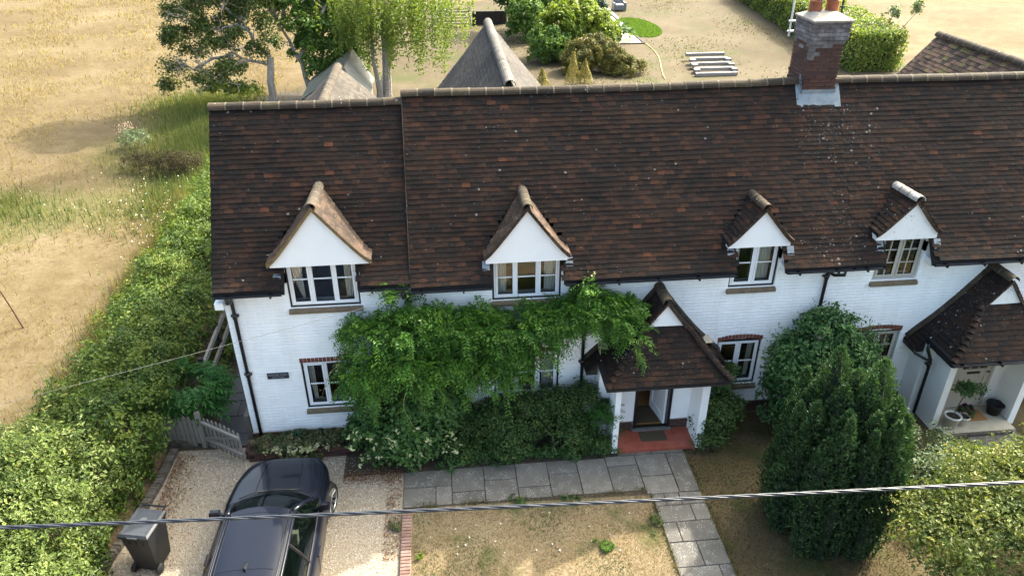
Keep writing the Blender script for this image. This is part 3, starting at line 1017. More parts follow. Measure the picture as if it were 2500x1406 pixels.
# ------------------------------------------------------------------ dormers
def dormer(house, d, gmat=WHITE_D, rm=None, seed=1, ridge=None):
    zf, yon = (zext, yonext) if d['ext'] else (zmain, yonmain)
    xc, hw = d['xc'], d['hw']
    dm = MB()
    ns = 14
    # roof skin following the bell-cast profile, front at -.27, back at the valley
    tops = []
    for sgn in (-1, 1):
        prev = None
        for i in range(ns+1):
            t = i/ns*1.01
            z = dprof(d, min(t, 1.0)) - (max(0, t-1)*hw*dslope(d, 1))
            x = xc+sgn*t*hw
            yb = max(yon(z)+.05, -.2)
            cur = (x, z-.012, yb)
            if prev:
                q = [(prev[0], -.232, prev[1]), (cur[0], -.232, cur[1]), (cur[0], cur[2], cur[1]), (prev[0], prev[2], prev[1])]
                if sgn > 0: q = q
                dm.face(q if sgn < 0 else q[::-1])
                dm.face([(p[0], p[1], p[2]-.045) for p in (q[::-1] if sgn < 0 else q)])
                a, c = q[0], q[1]
                dm.face([a, (a[0], a[1], a[2]-.045), (c[0], c[1], c[2]-.045), c])
            prev = cur
    dr = dm.build('dormer', DECK, house)
    # white gable face, solid
    g = MB()
    N = 12
    zt = [(xc+hw*.955*k/N, dprof(d, abs(k)/N*.955)-.055) for k in range(-N, N+1)]
    yF, yB = -.20, .12
    bz = d['bz']
    poly = [(x, max(z, bz+.06)) for x, z in zt]
    front = [(x, yF, z) for x, z in poly]
    lo = [(poly[0][0], yF, bz), (poly[-1][0], yF, bz)]
    g.face([lo[0], lo[1]]+front[::-1])
    for (a, c) in zip(poly[:-1], poly[1:]):
        g.face([(a[0], yF, a[1]), (c[0], yF, c[1]), (c[0], yB, c[1]), (a[0], yB, a[1])])
    g.face([(lo[0][0], yF, bz), (lo[0][0], yB+.3, bz), (lo[1][0], yB+.3, bz), (lo[1][0], yF, bz)])
    for k, s in ((0, 1), (1, -1)):
        x = lo[k][0]
        g.face([(x, yF, bz), (x, yF, poly[0][1]), (x, yB, poly[0][1]), (x, yB, bz)][::s])
    g.build('gable', gmat, dr)
    # cheeks beside the window
    ck = MB()
    for x in d['w']:
        s = -1 if x < xc else 1
        ck.box(min(x, x+s*.05), max(x, x+s*.05), 0.0, .8, 3.95, bz-.002)
    ck.build('cheek', WHITE_D, dr)
    for x, s in ((d['w'][0]-.05, -1), (d['w'][1]+.05, 1)):
        ld = MB()
        for k in range(1):
            y0 = -.22+k*.1
            ld.face([(x, y0, zf(y0)+.05), (x+s*.14, y0, zf(y0)+.05), (x+s*.14, y0+.11, zf(y0+.11)+.045), (x, y0+.11, zf(y0+.11)+.045)][::-s])
            ld.face([(x, y0, zf(y0)+.02), (x+s*.14, y0, zf(y0)+.02), (x+s*.14, y0, zf(y0)+.05), (x, y0, zf(y0)+.05)][::-s])
        ld.build('flashing', LEAD, dr)
    # undercloak strip and tile edges on the verge
    uc = MB()
    for sgn in (-1, 1):
        for i in range(ns):
            t0, t1 = i/ns, (i+1)/ns
            a = (xc+sgn*t0*hw, dprof(d, t0)); c = (xc+sgn*t1*hw, dprof(d, t1))
            dz = .085
            P = [(a[0], -.262, a[1]-dz), (c[0], -.262, c[1]-dz), (c[0], -.275, c[1]+.018), (a[0], -.275, a[1]+.018)]
            uc.face(P if sgn > 0 else P[::-1], 0, random.random())
            Q = [(a[0], -.262, a[1]-dz), (a[0], -.19, a[1]-dz), (c[0], -.19, c[1]-dz), (c[0], -.262, c[1]-dz)]
            uc.face(Q if sgn > 0 else Q[::-1], 0, random.random())
    uc.build('verge', OCHRE if d['pale'] else T_DORM, dr)
    # tiles, row by row down the curved slope
    tl = []
    rg = random.Random(seed)
    for sgn in (-1, 1):
        s = 0; t = 1.0
        pos = []
        while t > .06:
            pos.append(t)
            sl = math.hypot(1, dslope(d, min(t, 1)))
            t -= .098/(hw*sl)
        for ri, t in enumerate(pos):
            tt = min(t, 1)
            z = dprof(d, tt) - max(0, t-1)*hw*dslope(d, 1)
            x = xc+sgn*t*hw
            sl = dslope(d, tt)
            eu = Vector((-sgn, 0, sl)).normalized()
            n = Vector((sgn*sl, 0, 1)).normalized()
            er = eu.cross(n)
            yv = max(yon(z)+.06, .0)
            k = 0
            y0 = -.285 - (.0825 if ri % 2 else 0)
            while True:
                a = y0+k*.165; c = a+.165; k += 1
                if a > yv: break
                a = max(a, -.285); c = min(c, yv+.05)
                if c-a < .04: continue
                tl.append((Vector((x, (a+c)/2, z)) + n*rg.uniform(-.002, .003), er, eu, n, c-a, rg.random(), rg.uniform(-.03, .03)))
    lay_tiles(tl, rm or T_DORM, dr, mass='dormer_tiles')
    zr = d['za']-.035
    ridge_run(dr, (xc, -.30, zr+.02), (xc, yon(zr)+.04, zr-.03), .105, .29, ridge or (RIDGE_PALE if d['pale'] else RIDGE))
    return dr
# ------------------------------------------------------------------ porches
def porch(house, xc, dz, hwF=1.25, paint=WHITE_D, gutter=False, singles=0, seed=4, cream=False):
    ze, zr, yF, yG, yN, yK = 1.97+dz, 3.46+dz, -1.33, -.62, -.43, .0
    def side(t):                                  # height of the side slopes, t = |x-xc|/hwF
        if t > 1: return ze-(t-1)*hwF*1.05
        return zr-(zr-ze)*(1.14*t-.14*t**3)
    def sslope(t): return (zr-ze)/hwF*(1.14-.42*min(t, 1)**2)
    sg = (2.87+dz-ze)/(yG-yF)
    def front(y): return ze+(y-yF)*sg
    tH = next(t/200 for t in range(201) if side(t/200) <= front(yG))
    def tfront(y):                                # where the hip is at depth y
        z = front(y)
        return next((t/400 for t in range(401) if side(t/400) <= z), 1.0)
    # roof skin
    b = MB()
    N = 18
    for s in (-1, 1):
        prev = None
        for i in range(N+1):
            t = i/N*1.19
            x = xc+s*t*hwF
            z = side(t)
            if t > 1: yf = yN
            elif t <= tH: yf = yG
            else: yf = yF+(z-ze)/sg
            cur = (x, z, yf)
            if prev:
                if t > 1 and prev[2] < yN-.01: prev = (prev[0], prev[1], yN)
                q = [(prev[0], prev[2], prev[1]-.014), (cur[0], cur[2], cur[1]-.014), (cur[0], yK+.02, cur[1]-.014), (prev[0], yK+.02, prev[1]-.014)]
                q = q if s < 0 else q[::-1]
                b.face(q); b.face([(p[0], p[1], p[2]-.06) for p in q[::-1]])
            prev = cur
    M_ = 8
    for i in range(M_):
        ya, yb = yF+(yG-yF)*i/M_, yF+(yG-yF)*(i+1)/M_
        ta, tb = tfront(ya)*hwF, tfront(yb)*hwF
        q = [(xc-ta, ya, front(ya)-.014), (xc+ta, ya, front(ya)-.014), (xc+tb, yb, front(yb)-.014), (xc-tb, yb, front(yb)-.014)]
        b.face(q); b.face([(p[0], p[1], p[2]-.06) for p in q[::-1]])
    pr = b.build('porch', DECK, house)
    # eaves board, closing the edge
    e = MB()
    e.box(xc-hwF, xc+hwF, yF+.02, yF+.05, ze-.13, ze-.02)
    for s in (-1, 1):
        x = xc+s*hwF
        e.box(min(x, x-s*.03), max(x, x-s*.03), yF+.05, yN, ze-.13, ze-.02)
        xo = xc+s*hwF*1.19
        zo = side(1.19)
        e.box(min(xo, xo-s*.03), max(xo, xo-s*.03), yN+.03, -.005, zo-.1, zo-.02)
        e.face([(xo, yN+.02, zo-.1), (x, yN+.02, zo-.1), (x, yN+.02, ze-.02), (xo, yN+.02, zo-.02)][::s])
    e.build('eaves_board', GUTTER if gutter else WOOD_D, pr)
    sf = MB()
    sf.face([(xc-hwF+.03, yF+.05, ze-.1), (xc-hwF+.03, -.44, ze-.1), (xc+hwF-.03, -.44, ze-.1), (xc+hwF-.03, yF+.05, ze-.1)])
    sf.build('soffit', paint, pr)
    # gablet
    g = MB()
    zb = front(yG)
    za = zr-.05
    wb = tH*hwF-.03
    g.face([(xc-wb, yG-.01, zb), (xc+wb, yG-.01, zb), (xc, yG-.01, za)])
    g.face([(xc-wb, yG-.01, zb), (xc, yG-.01, za), (xc, yG+.1, za), (xc-wb, yG+.1, zb)])
    g.face([(xc+wb, yG-.01, zb), (xc+wb, yG+.1, zb), (xc, yG+.1, za), (xc, yG-.01, za)])
    g.build('gablet', paint if not cream else WHITE_S, pr)
    # verge strip of tile edges round the gablet
    v = MB()
    for s in (-1, 1):
        for i in range(9):
            t0, t1 = tH*i/9, tH*(i+1)/9
            a = (xc+s*t0*hwF, side(t0)); c = (xc+s*t1*hwF, side(t1))
            P = [(a[0], yG-.075, a[1]-.07), (c[0], yG-.075, c[1]-.07), (c[0], yG-.075, c[1]+.01), (a[0], yG-.075, a[1]+.01)]
            v.face(P if s > 0 else P[::-1], 0, random.random())
            P = [(a[0], yG-.075, a[1]-.07), (a[0], yG+.0, a[1]-.07), (c[0], yG+.0, c[1]-.07), (c[0], yG-.075, c[1]-.07)]
            v.face(P if s > 0 else P[::-1], 0, random.random())
    v.build('verge', T_DORM, pr)
    # tiles
    rg = random.Random(seed)
    tl = []
    for s in (-1, 1):
        t = 1.19
        ri = 0
        while t > .05:
            z = side(t); x = xc+s*t*hwF; sl = sslope(t)
            eu = Vector((-s, 0, sl)).normalized(); n = Vector((s*sl, 0, 1)).normalized(); er = eu.cross(n)
            yf = yN-.01 if t > 1.0 else (yG-.085 if t <= tH else yF+(z-ze)/sg-.02)
            k = 0
            a0 = yf-(.08 if ri % 2 else 0)
            while True:
                a = a0+k*.165; c = a+.165; k += 1
                if a > yK: break
                a, c = max(a, yf), min(c, yK)
                if c-a < .03: continue
                tl.append((Vector((x, (a+c)/2, z))+n*rg.uniform(-.002, .004), er, eu, n, c-a, rg.random()*.8, rg.uniform(-.02, .02)))
            t -= .1/(hwF*math.hypot(1, sl)); ri += 1
    lay_tiles(tl, T_PORCH, pr, mass='side_tiles')
    L = math.hypot(yG-yF, front(yG)-ze)
    eu = Vector((0, yG-yF, front(yG)-ze))
    hip = tile_rows((xc-hwF, yF-.02, ze-.01), (1, 0, 0), eu, 2*hwF, L, clip=lambda p: abs(p.x-xc) < tfront(min(max(p.y, yF), yG))*hwF-.02, seed=seed)
    lay_tiles(hip, T_PORCH, pr, pr, singles, 'porch_tile', 'hip_tiles')
    # swept bonnet tiles on both hips
    nb = 10
    bonnet = []
    for i in range(3):
        q = MB()
        q.grid(lambda u, w: ((u-.5)*2*(.085-.03*w), .19*w, (.035-.02*w)*(1-(2*u-1)**2)*1.6+.03*(1-w)), 6, 3, 0, (i+.5)/3)
        q.grid(lambda u, w: ((u-.5)*2*.085, 0, .03+.056*(1-(2*u-1)**2)-.02*w), 6, 1, 0, (i+.5)/3)
        bonnet.append(q.mesh('hip_tile', T_PORCH, True))
    for s in (-1, 1):
        for i in range(nb):
            y0 = yF+(yG-yF)*i/nb; y1 = yF+(yG-yF)*(i+1)/nb
            A = Vector((xc+s*tfront(y0)*hwF, y0, front(y0))); B = Vector((xc+s*tfront(y1)*hwF, y1, front(y1)))
            d = (B-A).normalized(); sd = d.cross(Vector((0, 0, 1))).normalized(); u = sd.cross(d)
            M = Matrix((sd, d, u)).transposed().to_4x4(); M.translation = A+u*.008
            place('hip_tile', random.choice(bonnet), pr, M)
    ridge_run(pr, (xc, yG-.08, zr-.02), (xc, .02, zr-.02), .11, .3, RIDGE)
    # verge where the slopes meet the wall: mortar fillet over half tiles
    f = MB()
    for s in (-1, 1):
        for i in range(22):
            t0, t1 = 1.19*i/22, 1.19*(i+1)/22
            a = (xc+s*t0*hwF, side(t0)+.02); c = (xc+s*t1*hwF, side(t1)+.02)
            P = [(a[0], -.10, a[1]+.025), (c[0], -.10, c[1]+.025), (c[0], -.004, c[1]+.10), (a[0], -.004, a[1]+.10)]
            f.face(P if s > 0 else P[::-1], 0, random.random())
    f.build('wall_fillet', RIDGE, pr)
    return pr, ze, side

# ------------------------------------------------------------------ the white cottage
cottage = thing('cottage', 'white painted cottage with dark tile roof, three gabled dormers, wisteria and open front door', 'house', (1.8, 2.6, 0))
PX = 8.05                                          # party line
holesA = [(-3.14, -1.78, 3.385, 9), (-3.146, -1.78, .905, 2.08), (.80, 2.18, 3.31, 9), (.81, 2.19, .90, 2.01),
          (5.64, 6.62, 3.315, 9), (5.615, 6.59, .835, 2.03), (3.42, 4.95, 0, 2.05)]
b = MB()
wall_front(b, -4.38, PX, 0, 4.17, 0, holesA)
fw_ = b.build('front_wall', WHITE, cottage)
bx = brick_boxes(-4.38, PX, .34, 3.78, holesA, seed=2)
bx = [q for q in bx if not (2.98 < (q[0]+q[1])/2 < 5.4 and q[2] < 1.9)]
brick_relief(bx, 0, WHITE, cottage, fw_, 130, pick=lambda q: abs((q[0]+q[1])/2+2.9)+abs(q[2]-2.6)*.9)
b = MB()
b.box(-4.40, 3.0, -.022, .1, 0, .33, 1)
b.box(5.4, PX, -.022, .1, 0, .33, 1)
for (x0, x1, z0, z1, r) in brick_boxes(-4.41, 3.0, .03, .335, [], seed=8)+brick_boxes(5.4, PX, .03, .335, [], seed=9):
    b.box(x0, x1, -.032, -.01, z0, z1, 0, r)
b.build('plinth', [BRICK, BMORTAR], cottage)
b = MB()
b.face([(-4.38, 0, 0), (-4.38, 0, 4.1), (-4.38, RY, 6.7), (-4.38, 6.2, 3.98), (-4.38, 6.2, 0)])
b.face([(-4.38, 6.2, 0), (-4.38, 6.2, 3.98), (PX, 6.2, 3.98), (PX, 6.2, 0)])
b.build('side_wall', WHITE, cottage)
# corner strip and little kneeler under the eave
b = MB(); b.box(-4.46, -4.30, -.30, .1, 3.60, 3.74); b.build('corbel', WHITE_D, cottage)

# roof: extension (lower) and main
dA = DORM[:3]
b = MB()
roof_deck(b, -4.44, -.72, zext, EY0, [DORM[0]])
roof_deck(b, -.77, PX, zmain, MY0, DORM[1:3])
roofA = b.build('roof', DECK, cottage)
chimclip = lambda p: 7.16 < p.x < 8.04 and p.y > 1.52
LE = math.hypot(RY-EY0, ES*(RY-EY0)); LM = math.hypot(RY-MY0, MS*(RY-MY0))
tE = tile_rows((-4.44, EY0-.01, EZ0), (1, 0, 0), (0, 1, ES), 3.70, LE, g=.095, sprocket=True, clip=main_clip([DORM[0]], zext), seed=21)
tM = tile_rows((-.77, MY0-.01, MZ0), (1, 0, 0), (0, 1, MS), PX+.77, LM, g=.095, sprocket=True, clip=main_clip(DORM[1:], zmain, chimclip), seed=22)
# grey verge tiles in alternate courses
def greyverge(tl, x):
    out = []
    for t in tl:
        p = t[0]
        if abs(p.x-x) < .14 and random.random() < .55: t = (*t[:5], .05, t[6])
        out.append(t)
    return out
lay_tiles(greyverge(tE, -4.36)+tM, T_ROOF, cottage, roofA, 300)
lay_tiles(tile_rows((PX, RYB, RZB), (-1, 0, 0), (0, -1, (zmain(RY)-RZB)/(RYB-RY)), PX+.77, 5.45, g=.2, w=.33, seed=23)+tile_rows((-.77, RYB, RZB), (-1, 0, 0), (0, -1, (zext(RY)-RZB)/(RYB-RY)), 3.67, 5.35, g=.2, w=.33, seed=26), T_ROOF, cottage, mass='rear_tiles')
ridge_run(roofA, (-4.45, RY, zext(RY)-.03), (-.77, RY, zext(RY)-.03), .115, .33, RIDGE, sag=lambda u: -.02*math.sin(u*3.1))
ridge_run(roofA, (-.79, RY, zmain(RY)-.03), (7.22, RY, zmain(RY)-.03), .115, .33, RIDGE, sag=lambda u: -.035*math.sin(u*3.1))
# mortared verge of the main roof standing above the extension
b = MB()
for k in range(20):
    y0, y1 = MY0+(RY-MY0)*k/20, MY0+(RY-MY0)*(k+1)/20
    b.face([(-.782, y0, zmain(y0)+.016), (-.782, y0, zmain(y0)-.14), (-.782, y1, zmain(y1)-.14), (-.782, y1, zmain(y1)+.016)])
    b.face([(-.782, y0, zmain(y0)+.016), (-.782, y1, zmain(y1)+.016), (-.762, y1, zmain(y1)+.02), (-.762, y0, zmain(y0)+.02)])
b.build('verge', MORTAR, cottage)
b = MB()
for k in range(20):
    y0, y1 = EY0+(RY-EY0)*k/20, EY0+(RY-EY0)*(k+1)/20
    b.face([(-4.45, y0, zext(y0)+.012), (-4.45, y1, zext(y1)+.012), (-4.45, y1, zext(y1)-.11), (-4.45, y0, zext(y0)-.11)])
b.build('verge', WOOD_D, cottage)
for i, d in enumerate(dA): dormer(cottage, d, WHITE_D, T_DORM if i < 2 else T_PORCH, seed=30+i)

# eaves boards and gutters
def eaves(house, segs, ye, ze):
    b = MB()
    for (x0, x1) in segs:
        b.box(x0, x1, ye+.075, .0-.002, ze-.16, ze-.03)
    b.build('fascia', UPVC, house)
    for (x0, x1) in segs:
        gutter_run(house, x0-.02, x1+.01, ye-.045, ze-.045)
eaves(cottage, [(-4.42, -3.2), (-1.73, -.83)], EY0, EZ0)
eaves(cottage, [(-.80, .76), (2.22, 5.60), (6.66, PX)], MY0, MZ0)
pipe(cottage, [(-4.21, -.31, 3.84), (-4.21, -.31, 3.74), (-4.19, -.22, 3.70), (-4.21, -.07, 3.68), (-4.21, -.06, 3.58), (-4.21, -.06, .33)], clips=[(-4.21, -.06, 3.3), (-4.21, -.06, 1.9)])
pipe(cottage, [(2.62, -.38, 3.80), (2.62, -.38, 3.66), (2.68, -.12, 3.58), (2.68, -.06, 3.48), (2.68, -.06, .3)], clips=[(2.68, -.06, 3.4), (2.68, -.06, 1.72)])
pipe(cottage, [(-.93, -.33, 3.80), (-.93, -.33, 3.68), (-.86, -.08, 3.6), (-.86, -.06, 3.5), (-.86, -.06, .3)], clips=[(-.86, -.06, 3.4)])
pipe(cottage, [(7.86, -.385, 3.80), (7.86, -.385, 3.70), (7.70, -.30, 3.66), (7.69, -.07, 3.62), (7.69, -.06, 3.52), (7.69, -.06, .3)], clips=[(7.69, -.06, 3.5)])

# windows
window(cottage, -3.105, -1.815, 3.42, 4.40, 3, bars=(.58,), curtains=[(-3.06, -2.86, .16), (-2.06, -1.86, -.08)], room=ROOM_B, dark=True)
window(cottage, -3.11, -1.815, .94, 2.05, 3, bars=(.5,), curtains=[(-3.06, -2.93, .05), (-2.0, -1.86, -.05)], lintel='flat')
window(cottage, .84, 2.145, 3.345, 4.25, 3, bars=(.5,), curtains=[(.88, 1.1, .0), (1.86, 2.12, -.06)], sillm=SILL, sill_bricks=True)
window(cottage, .85, 2.155, .94, 1.98, 3, bars=(.5,), curtains=[(.88, 1.14, .0), (1.84, 2.12, -.03)], lintel='flat')
window(cottage, 5.675, 6.58, 3.35, 4.32, 2, bars=(.52,), curtains=[(6.10, 6.52, .0), (5.7, 5.86, .03)], sill_bricks=True)
window(cottage, 5.65, 6.55, .87, 1.96, 2, bars=(.5,), curtains=[(6.38, 6.5, -.02)], lintel='arch')

# porch with its enclosed lobby, side wings, floor and doorway
XC = 4.19
pr, ze, side = porch(cottage, XC, 0, singles=100, seed=41)
b = MB()
wall_front(b, 2.98, 5.40, .0, 2.02, -.45, [(3.785, 4.60, -.01, 1.98)], .12)
b.face([(2.98, -.45, 0), (2.98, -.45, 1.9), (2.98, -.002, 1.9), (2.98, -.002, 0)])
b.face([(5.40, -.45, 0), (5.40, -.002, 0), (5.40, -.002, 1.9), (5.40, -.45, 1.9)])
b.box(3.20, 3.315, -1.06, -.452, 0, 1.9); b.box(5.0, 5.16, -1.06, -.452, 0, 1.9)
b.build('porch_wall', WHITE_D, cottage)
for (xa, xb, sd_) in ((3.32, 3.78, 12), (4.605, 4.998, 13)):
    b = MB(); b.box(xa-.002, xb, -.460, -.448, .09, .335); pl = b.build('porch_plinth', BMORTAR, cottage)
    for (x0, x1, z0, z1, r) in brick_boxes(xa, xb, .10, .335, [], seed=sd_):
        b = MB(); b.box(x0, x1, -.468, -.45, z0, z1, 0, r); b.build('brick', BRICK, pl)
b = MB()
b.box(3.318, 4.998, -1.10, -.472, .02, .098)
b.build('porch_floor', REDTILE, cottage)
b = MB(); b.box(3.76, 4.63, -.53, -.452, .10, .135); b.build('door_step', mat('lead_grey_step', [(.12, .12, .12), (.18, .18, .175)], 9, .7), cottage)
b = MB()
b.box(3.787, 3.85, -.475, -.33, .136, 1.97); b.box(4.535, 4.598, -.475, -.33, .136, 1.97); b.box(3.85, 4.535, -.474, -.33, 1.9, 1.97)
df = b.build('door_frame', BLACK, cottage)
b = MB(); b.box(3.80, 3.815, -.482, -.475, 1.2, 1.3); b.build('bell_push', UPVC, df)
dl = MB()                                           # the door leaf, hinged on the right and swung into the hall
W, T = .68, .045
dl.box(0, .1, 0, T, 0, 1.75); dl.box(W-.1, W, 0, T, 0, 1.75); dl.box(.1, W-.1, .001, T-.001, 0, .2); dl.box(.1, W-.1, .001, T-.001, .72, .84); dl.box(.1, W-.1, .001, T-.001, 1.65, 1.75)
for q in (.26, .42): dl.box(q-.012, q+.012, .004, T-.004, .84, 1.65)
dl.box(.1, W-.1, .014, T-.014, .2, .72)
for q in (1.11, 1.38): dl.box(.1, W-.1, .005, T-.005, q-.012, q+.012)
DM = Matrix.Translation((4.525, -.36, .14)) @ Matrix.Rotation(math.radians(101), 4, 'Z')
dl.v = [tuple(DM @ Vector(v)) for v in dl.v]
door = dl.build('door', UPVC, cottage)
b = MB(); b.face([tuple(DM @ Vector(p)) for p in ((.1, .022, .84), (W-.1, .022, .84), (W-.1, .022, 1.65), (.1, .022, 1.65))]); b.build('pane', GLASS, door)
b = MB(); b.box(.58, .62, -.05, -.03, .85, .98); b.box(.595, .605, -.04, .0, .9, .92); b.v = [tuple(DM @ Vector(v)) for v in b.v]; b.build('handle', GALV, door)
b = MB()
X0, X1, Y0, Y1, Z0, Z1 = 3.0, 5.38, -.325, 3.2, .11, 2.2
b.face([(X0, Y0, Z0), (X1, Y0, Z0), (X1, Y1, Z0), (X0, Y1, Z0)], 1)
b.face([(X0, Y1, Z0), (X1, Y1, Z0), (X1, Y1, Z1), (X0, Y1, Z1)])
b.face([(X0, Y0, Z0), (X0, Y1, Z0), (X0, Y1, Z1), (X0, Y0, Z1)]); b.face([(X1, Y0, Z0), (X1, Y0, Z1), (X1, Y1, Z1), (X1, Y1, Z0)])
b.face([(X0, Y0, Z1), (X0, Y1, Z1), (X1, Y1, Z1), (X1, Y0, Z1)])
b.box(3.86, 4.5, -.28, .30, .112, .125, 2)
b.box(4.1, 4.45, 1.5, 2.0, .112, .75, 3)
b.build('hall', [ROOM_B, OAK, MATT, UPVC], cottage)
mt = MB(); mt.box(3.9, 4.46, -.86, -.56, .099, .112)
tag(mt.build('doormat', MATT), 'dark brown doormat on the red porch floor before the open door', 'doormat')

# ------------------------------------------------------------------ chimney
CX0, CX1, CY0, CY1 = 7.28, 7.94, 1.66, 2.44
core = MB()
core.box(CX0+.012, CX1-.012, CY0+.012, CY1-.012, 6.1, 7.76)
core.box(CX0-.004, CX1+.004, CY0-.004, CY1+.004, 7.76, 7.84)
core.box(CX0-.02, CX1+.05, CY0-.02, CY1+.02, 7.84, 8.18)
chim = core.build('chimney', BMORTAR, cottage)
_bk = {}
def chim_brick(w, d, h, m, r):
    k = (round(w, 2), round(d, 2), m.name, int(r*5))
    if k not in _bk:
        q = MB(); c = .004
        q.box(-w/2, w/2, -d/2, d/2, 0, h, 0, (k[3]+.5)/5)
        _bk[k] = q.mesh('brick', m)
    return _bk[k]
hid = MB()
for ci in range(25):
    z = 6.43+ci*.075-.085
    o = 0.0
    if z > 7.80: o = .034
    elif z > 7.72: o = .015
    elif z < 7.17: o = .014
    xr = CX1+o+(.03 if o > .03 else 0); xl = CX0-o; yf = CY0-o; yb_ = CY1+o
    def stained(x, front):
        lim = 7.68+.12*math.sin(x*17+(0 if front else 2)) + (0 if front else -.02)
        if front: lim -= .22*max(0, 1-(x-CX0)/.25)
        return z > lim+random.uniform(-.05, .05)
    # front face
    x = xl-(.1125 if ci % 2 else 0)
    while x < xr-.02:
        a, c = max(x, xl), min(x+.215, xr); x += .225
        if c-a < .03: continue
        m = BRICK_PALE if stained((a+c)/2, True) else BRICK
        place('brick', chim_brick(c-a, .10, .065, m, random.random()), chim, Matrix.Translation(((a+c)/2, yf+.05, z)))
    # left face
    y = yf+.105 if ci % 2 else yf+.115
    y = yf+.102+(.0 if ci % 2 else .1125)-.0
    if not ci % 2:
        place('brick', chim_brick(.10, .105, .065, BRICK_PALE if stained(CX0, False) else BRICK, random.random()), chim, Matrix.Translation((xl+.05, yf+.155+.005, z)))
    y = yf+(.11 if ci % 2 else .222)
    while y < yb_-.03:
        c = min(y+.215, yb_)
        m = BRICK_PALE if stained(y, False) else BRICK
        place('brick', chim_brick(.10, c-y, .065, m, random.random()), chim, Matrix.Translation((xl+.05, (y+c)/2, z)))
        y += .225
    # right and back faces, out of view, joined
    y = yf+.11
    while y < yb_-.03:
        c = min(y+.215, yb_); hid.box(xr-.1, xr, y, c, z, z+.065, 0, random.random()); y += .225
    x = xl+.12
    while x < xr-.12:
        c = min(x+.215, xr-.102); hid.box(x, c, yb_-.1, yb_, z, z+.065, 0, random.random()); x += .225
o = hid.build('far_bricks', BRICK, chim); o['kind'] = 'stuff'
b = MB()
X0, X1, Y0, Y1 = CX0-.06, CX1+.10, CY0-.05, CY1+.05
b.box(X0, X1, Y0, Y1, 8.181, 8.215)
I = [(X0+.18, Y0+.24, 8.31), (X1-.18, Y0+.24, 8.31), (X1-.18, Y1-.24, 8.31), (X0+.18, Y1-.24, 8.31)]
O_ = [(X0+.01, Y0+.01, 8.216), (X1-.01, Y0+.01, 8.216), (X1-.01, Y1-.01, 8.216), (X0+.01, Y1-.01, 8.216)]
b.face(I)
for i in range(4): b.face([O_[i], O_[(i+1) % 4], I[(i+1) % 4], I[i]])
b.build('chimney_cap', CAPMORT, chim)
for (px, py, typ) in ((7.485, 2.2, 0), (7.83, 2.2, 1)):
    b = MB()
    b.lathe([(.132, 0), (.128, .05), (.118, .20), (.128, .21), (.128, .245), (.10, .245), (.095, .05)], (px, py, 8.26), 18)
    po = b.build('chimney_pot', TERRA, cottage, True)
    b = MB()
    for k in range(8):
        w = k*math.pi/4
        b.tube([(px+.10*math.cos(w), py+.10*math.sin(w), 8.48), (px+.105*math.cos(w), py+.105*math.sin(w), 8.72)], .008, 5)
    for zz in (8.52, 8.58, 8.64, 8.70): b.lathe([(.103, -.006), (.112, 0), (.103, .006)], (px, py, zz), 14)
    if typ: b.lathe([(.02, 0), (.13, .02), (.16, .05), (.02, .10)], (px, py, 8.58), 14)
    b.lathe([(.16, 0), (.15, .02), (.05, .06), (.0, .07)], (px, py, 8.73), 14)
    b.build('cowl', IRON, po)
# lead flashing: apron in front and stepped pieces up the sides
b = MB()
yA = yonmain(6.42)
b.face([(CX0-.09, 1.53, zmain(1.53)+.032), (CX1+.09, 1.53, zmain(1.53)+.032), (CX1+.09, CY0-.02, zmain(CY0)+.05), (CX0-.09, CY0-.02, zmain(CY0)+.05)])
b.face([(CX0-.09, 1.53, zmain(1.53)+.01), (CX1+.09, 1.53, zmain(1.53)+.01), (CX1+.09, 1.53, zmain(1.53)+.032), (CX0-.09, 1.53, zmain(1.53)+.032)])
b.box(CX0-.022, CX1+.022, CY0-.022, CY0-.004, zmain(CY0)+.02, zmain(CY0)+.13)
for s, x in ((-1, CX0), (1, CX1)):
    for k in range(5):
        y0 = CY0-.01+k*.045; zb = zmain(y0)
        xx = x+s*.02
        b.box(min(x, xx), max(x, xx), y0, y0+.046, zb+.0, zb+.15)
    b.face([(x, CY0-.16, zmain(CY0-.16)+.04), (x, RY, zmain(RY)+.04), (x+s*.13, RY, zmain(RY)+.04), (x+s*.13, CY0-.16, zmain(CY0-.16)+.04)][::s])
b.build('flashing', LEAD, chim)
for (mx, my, z0, z1, m) in ((7.22, 2.6, 7.74, 9.7, GALV), (8.26, 2.6, 8.0, 9.5, IRON)):
    b = MB(); b.tube([(mx, my, z0), (mx, my, z1)], .022, 8)
    for zz in (z0+.1, z0+.3): b.box(mx-.04, mx+.12 if mx < 8 else mx+.04, my-.04, my+.03, zz-.015, zz+.015)
    if mx > 8: b.box(8.0, mx, my-.18, my-.14, 8.1, 8.12)
    b.build('aerial_pole', m, cottage)

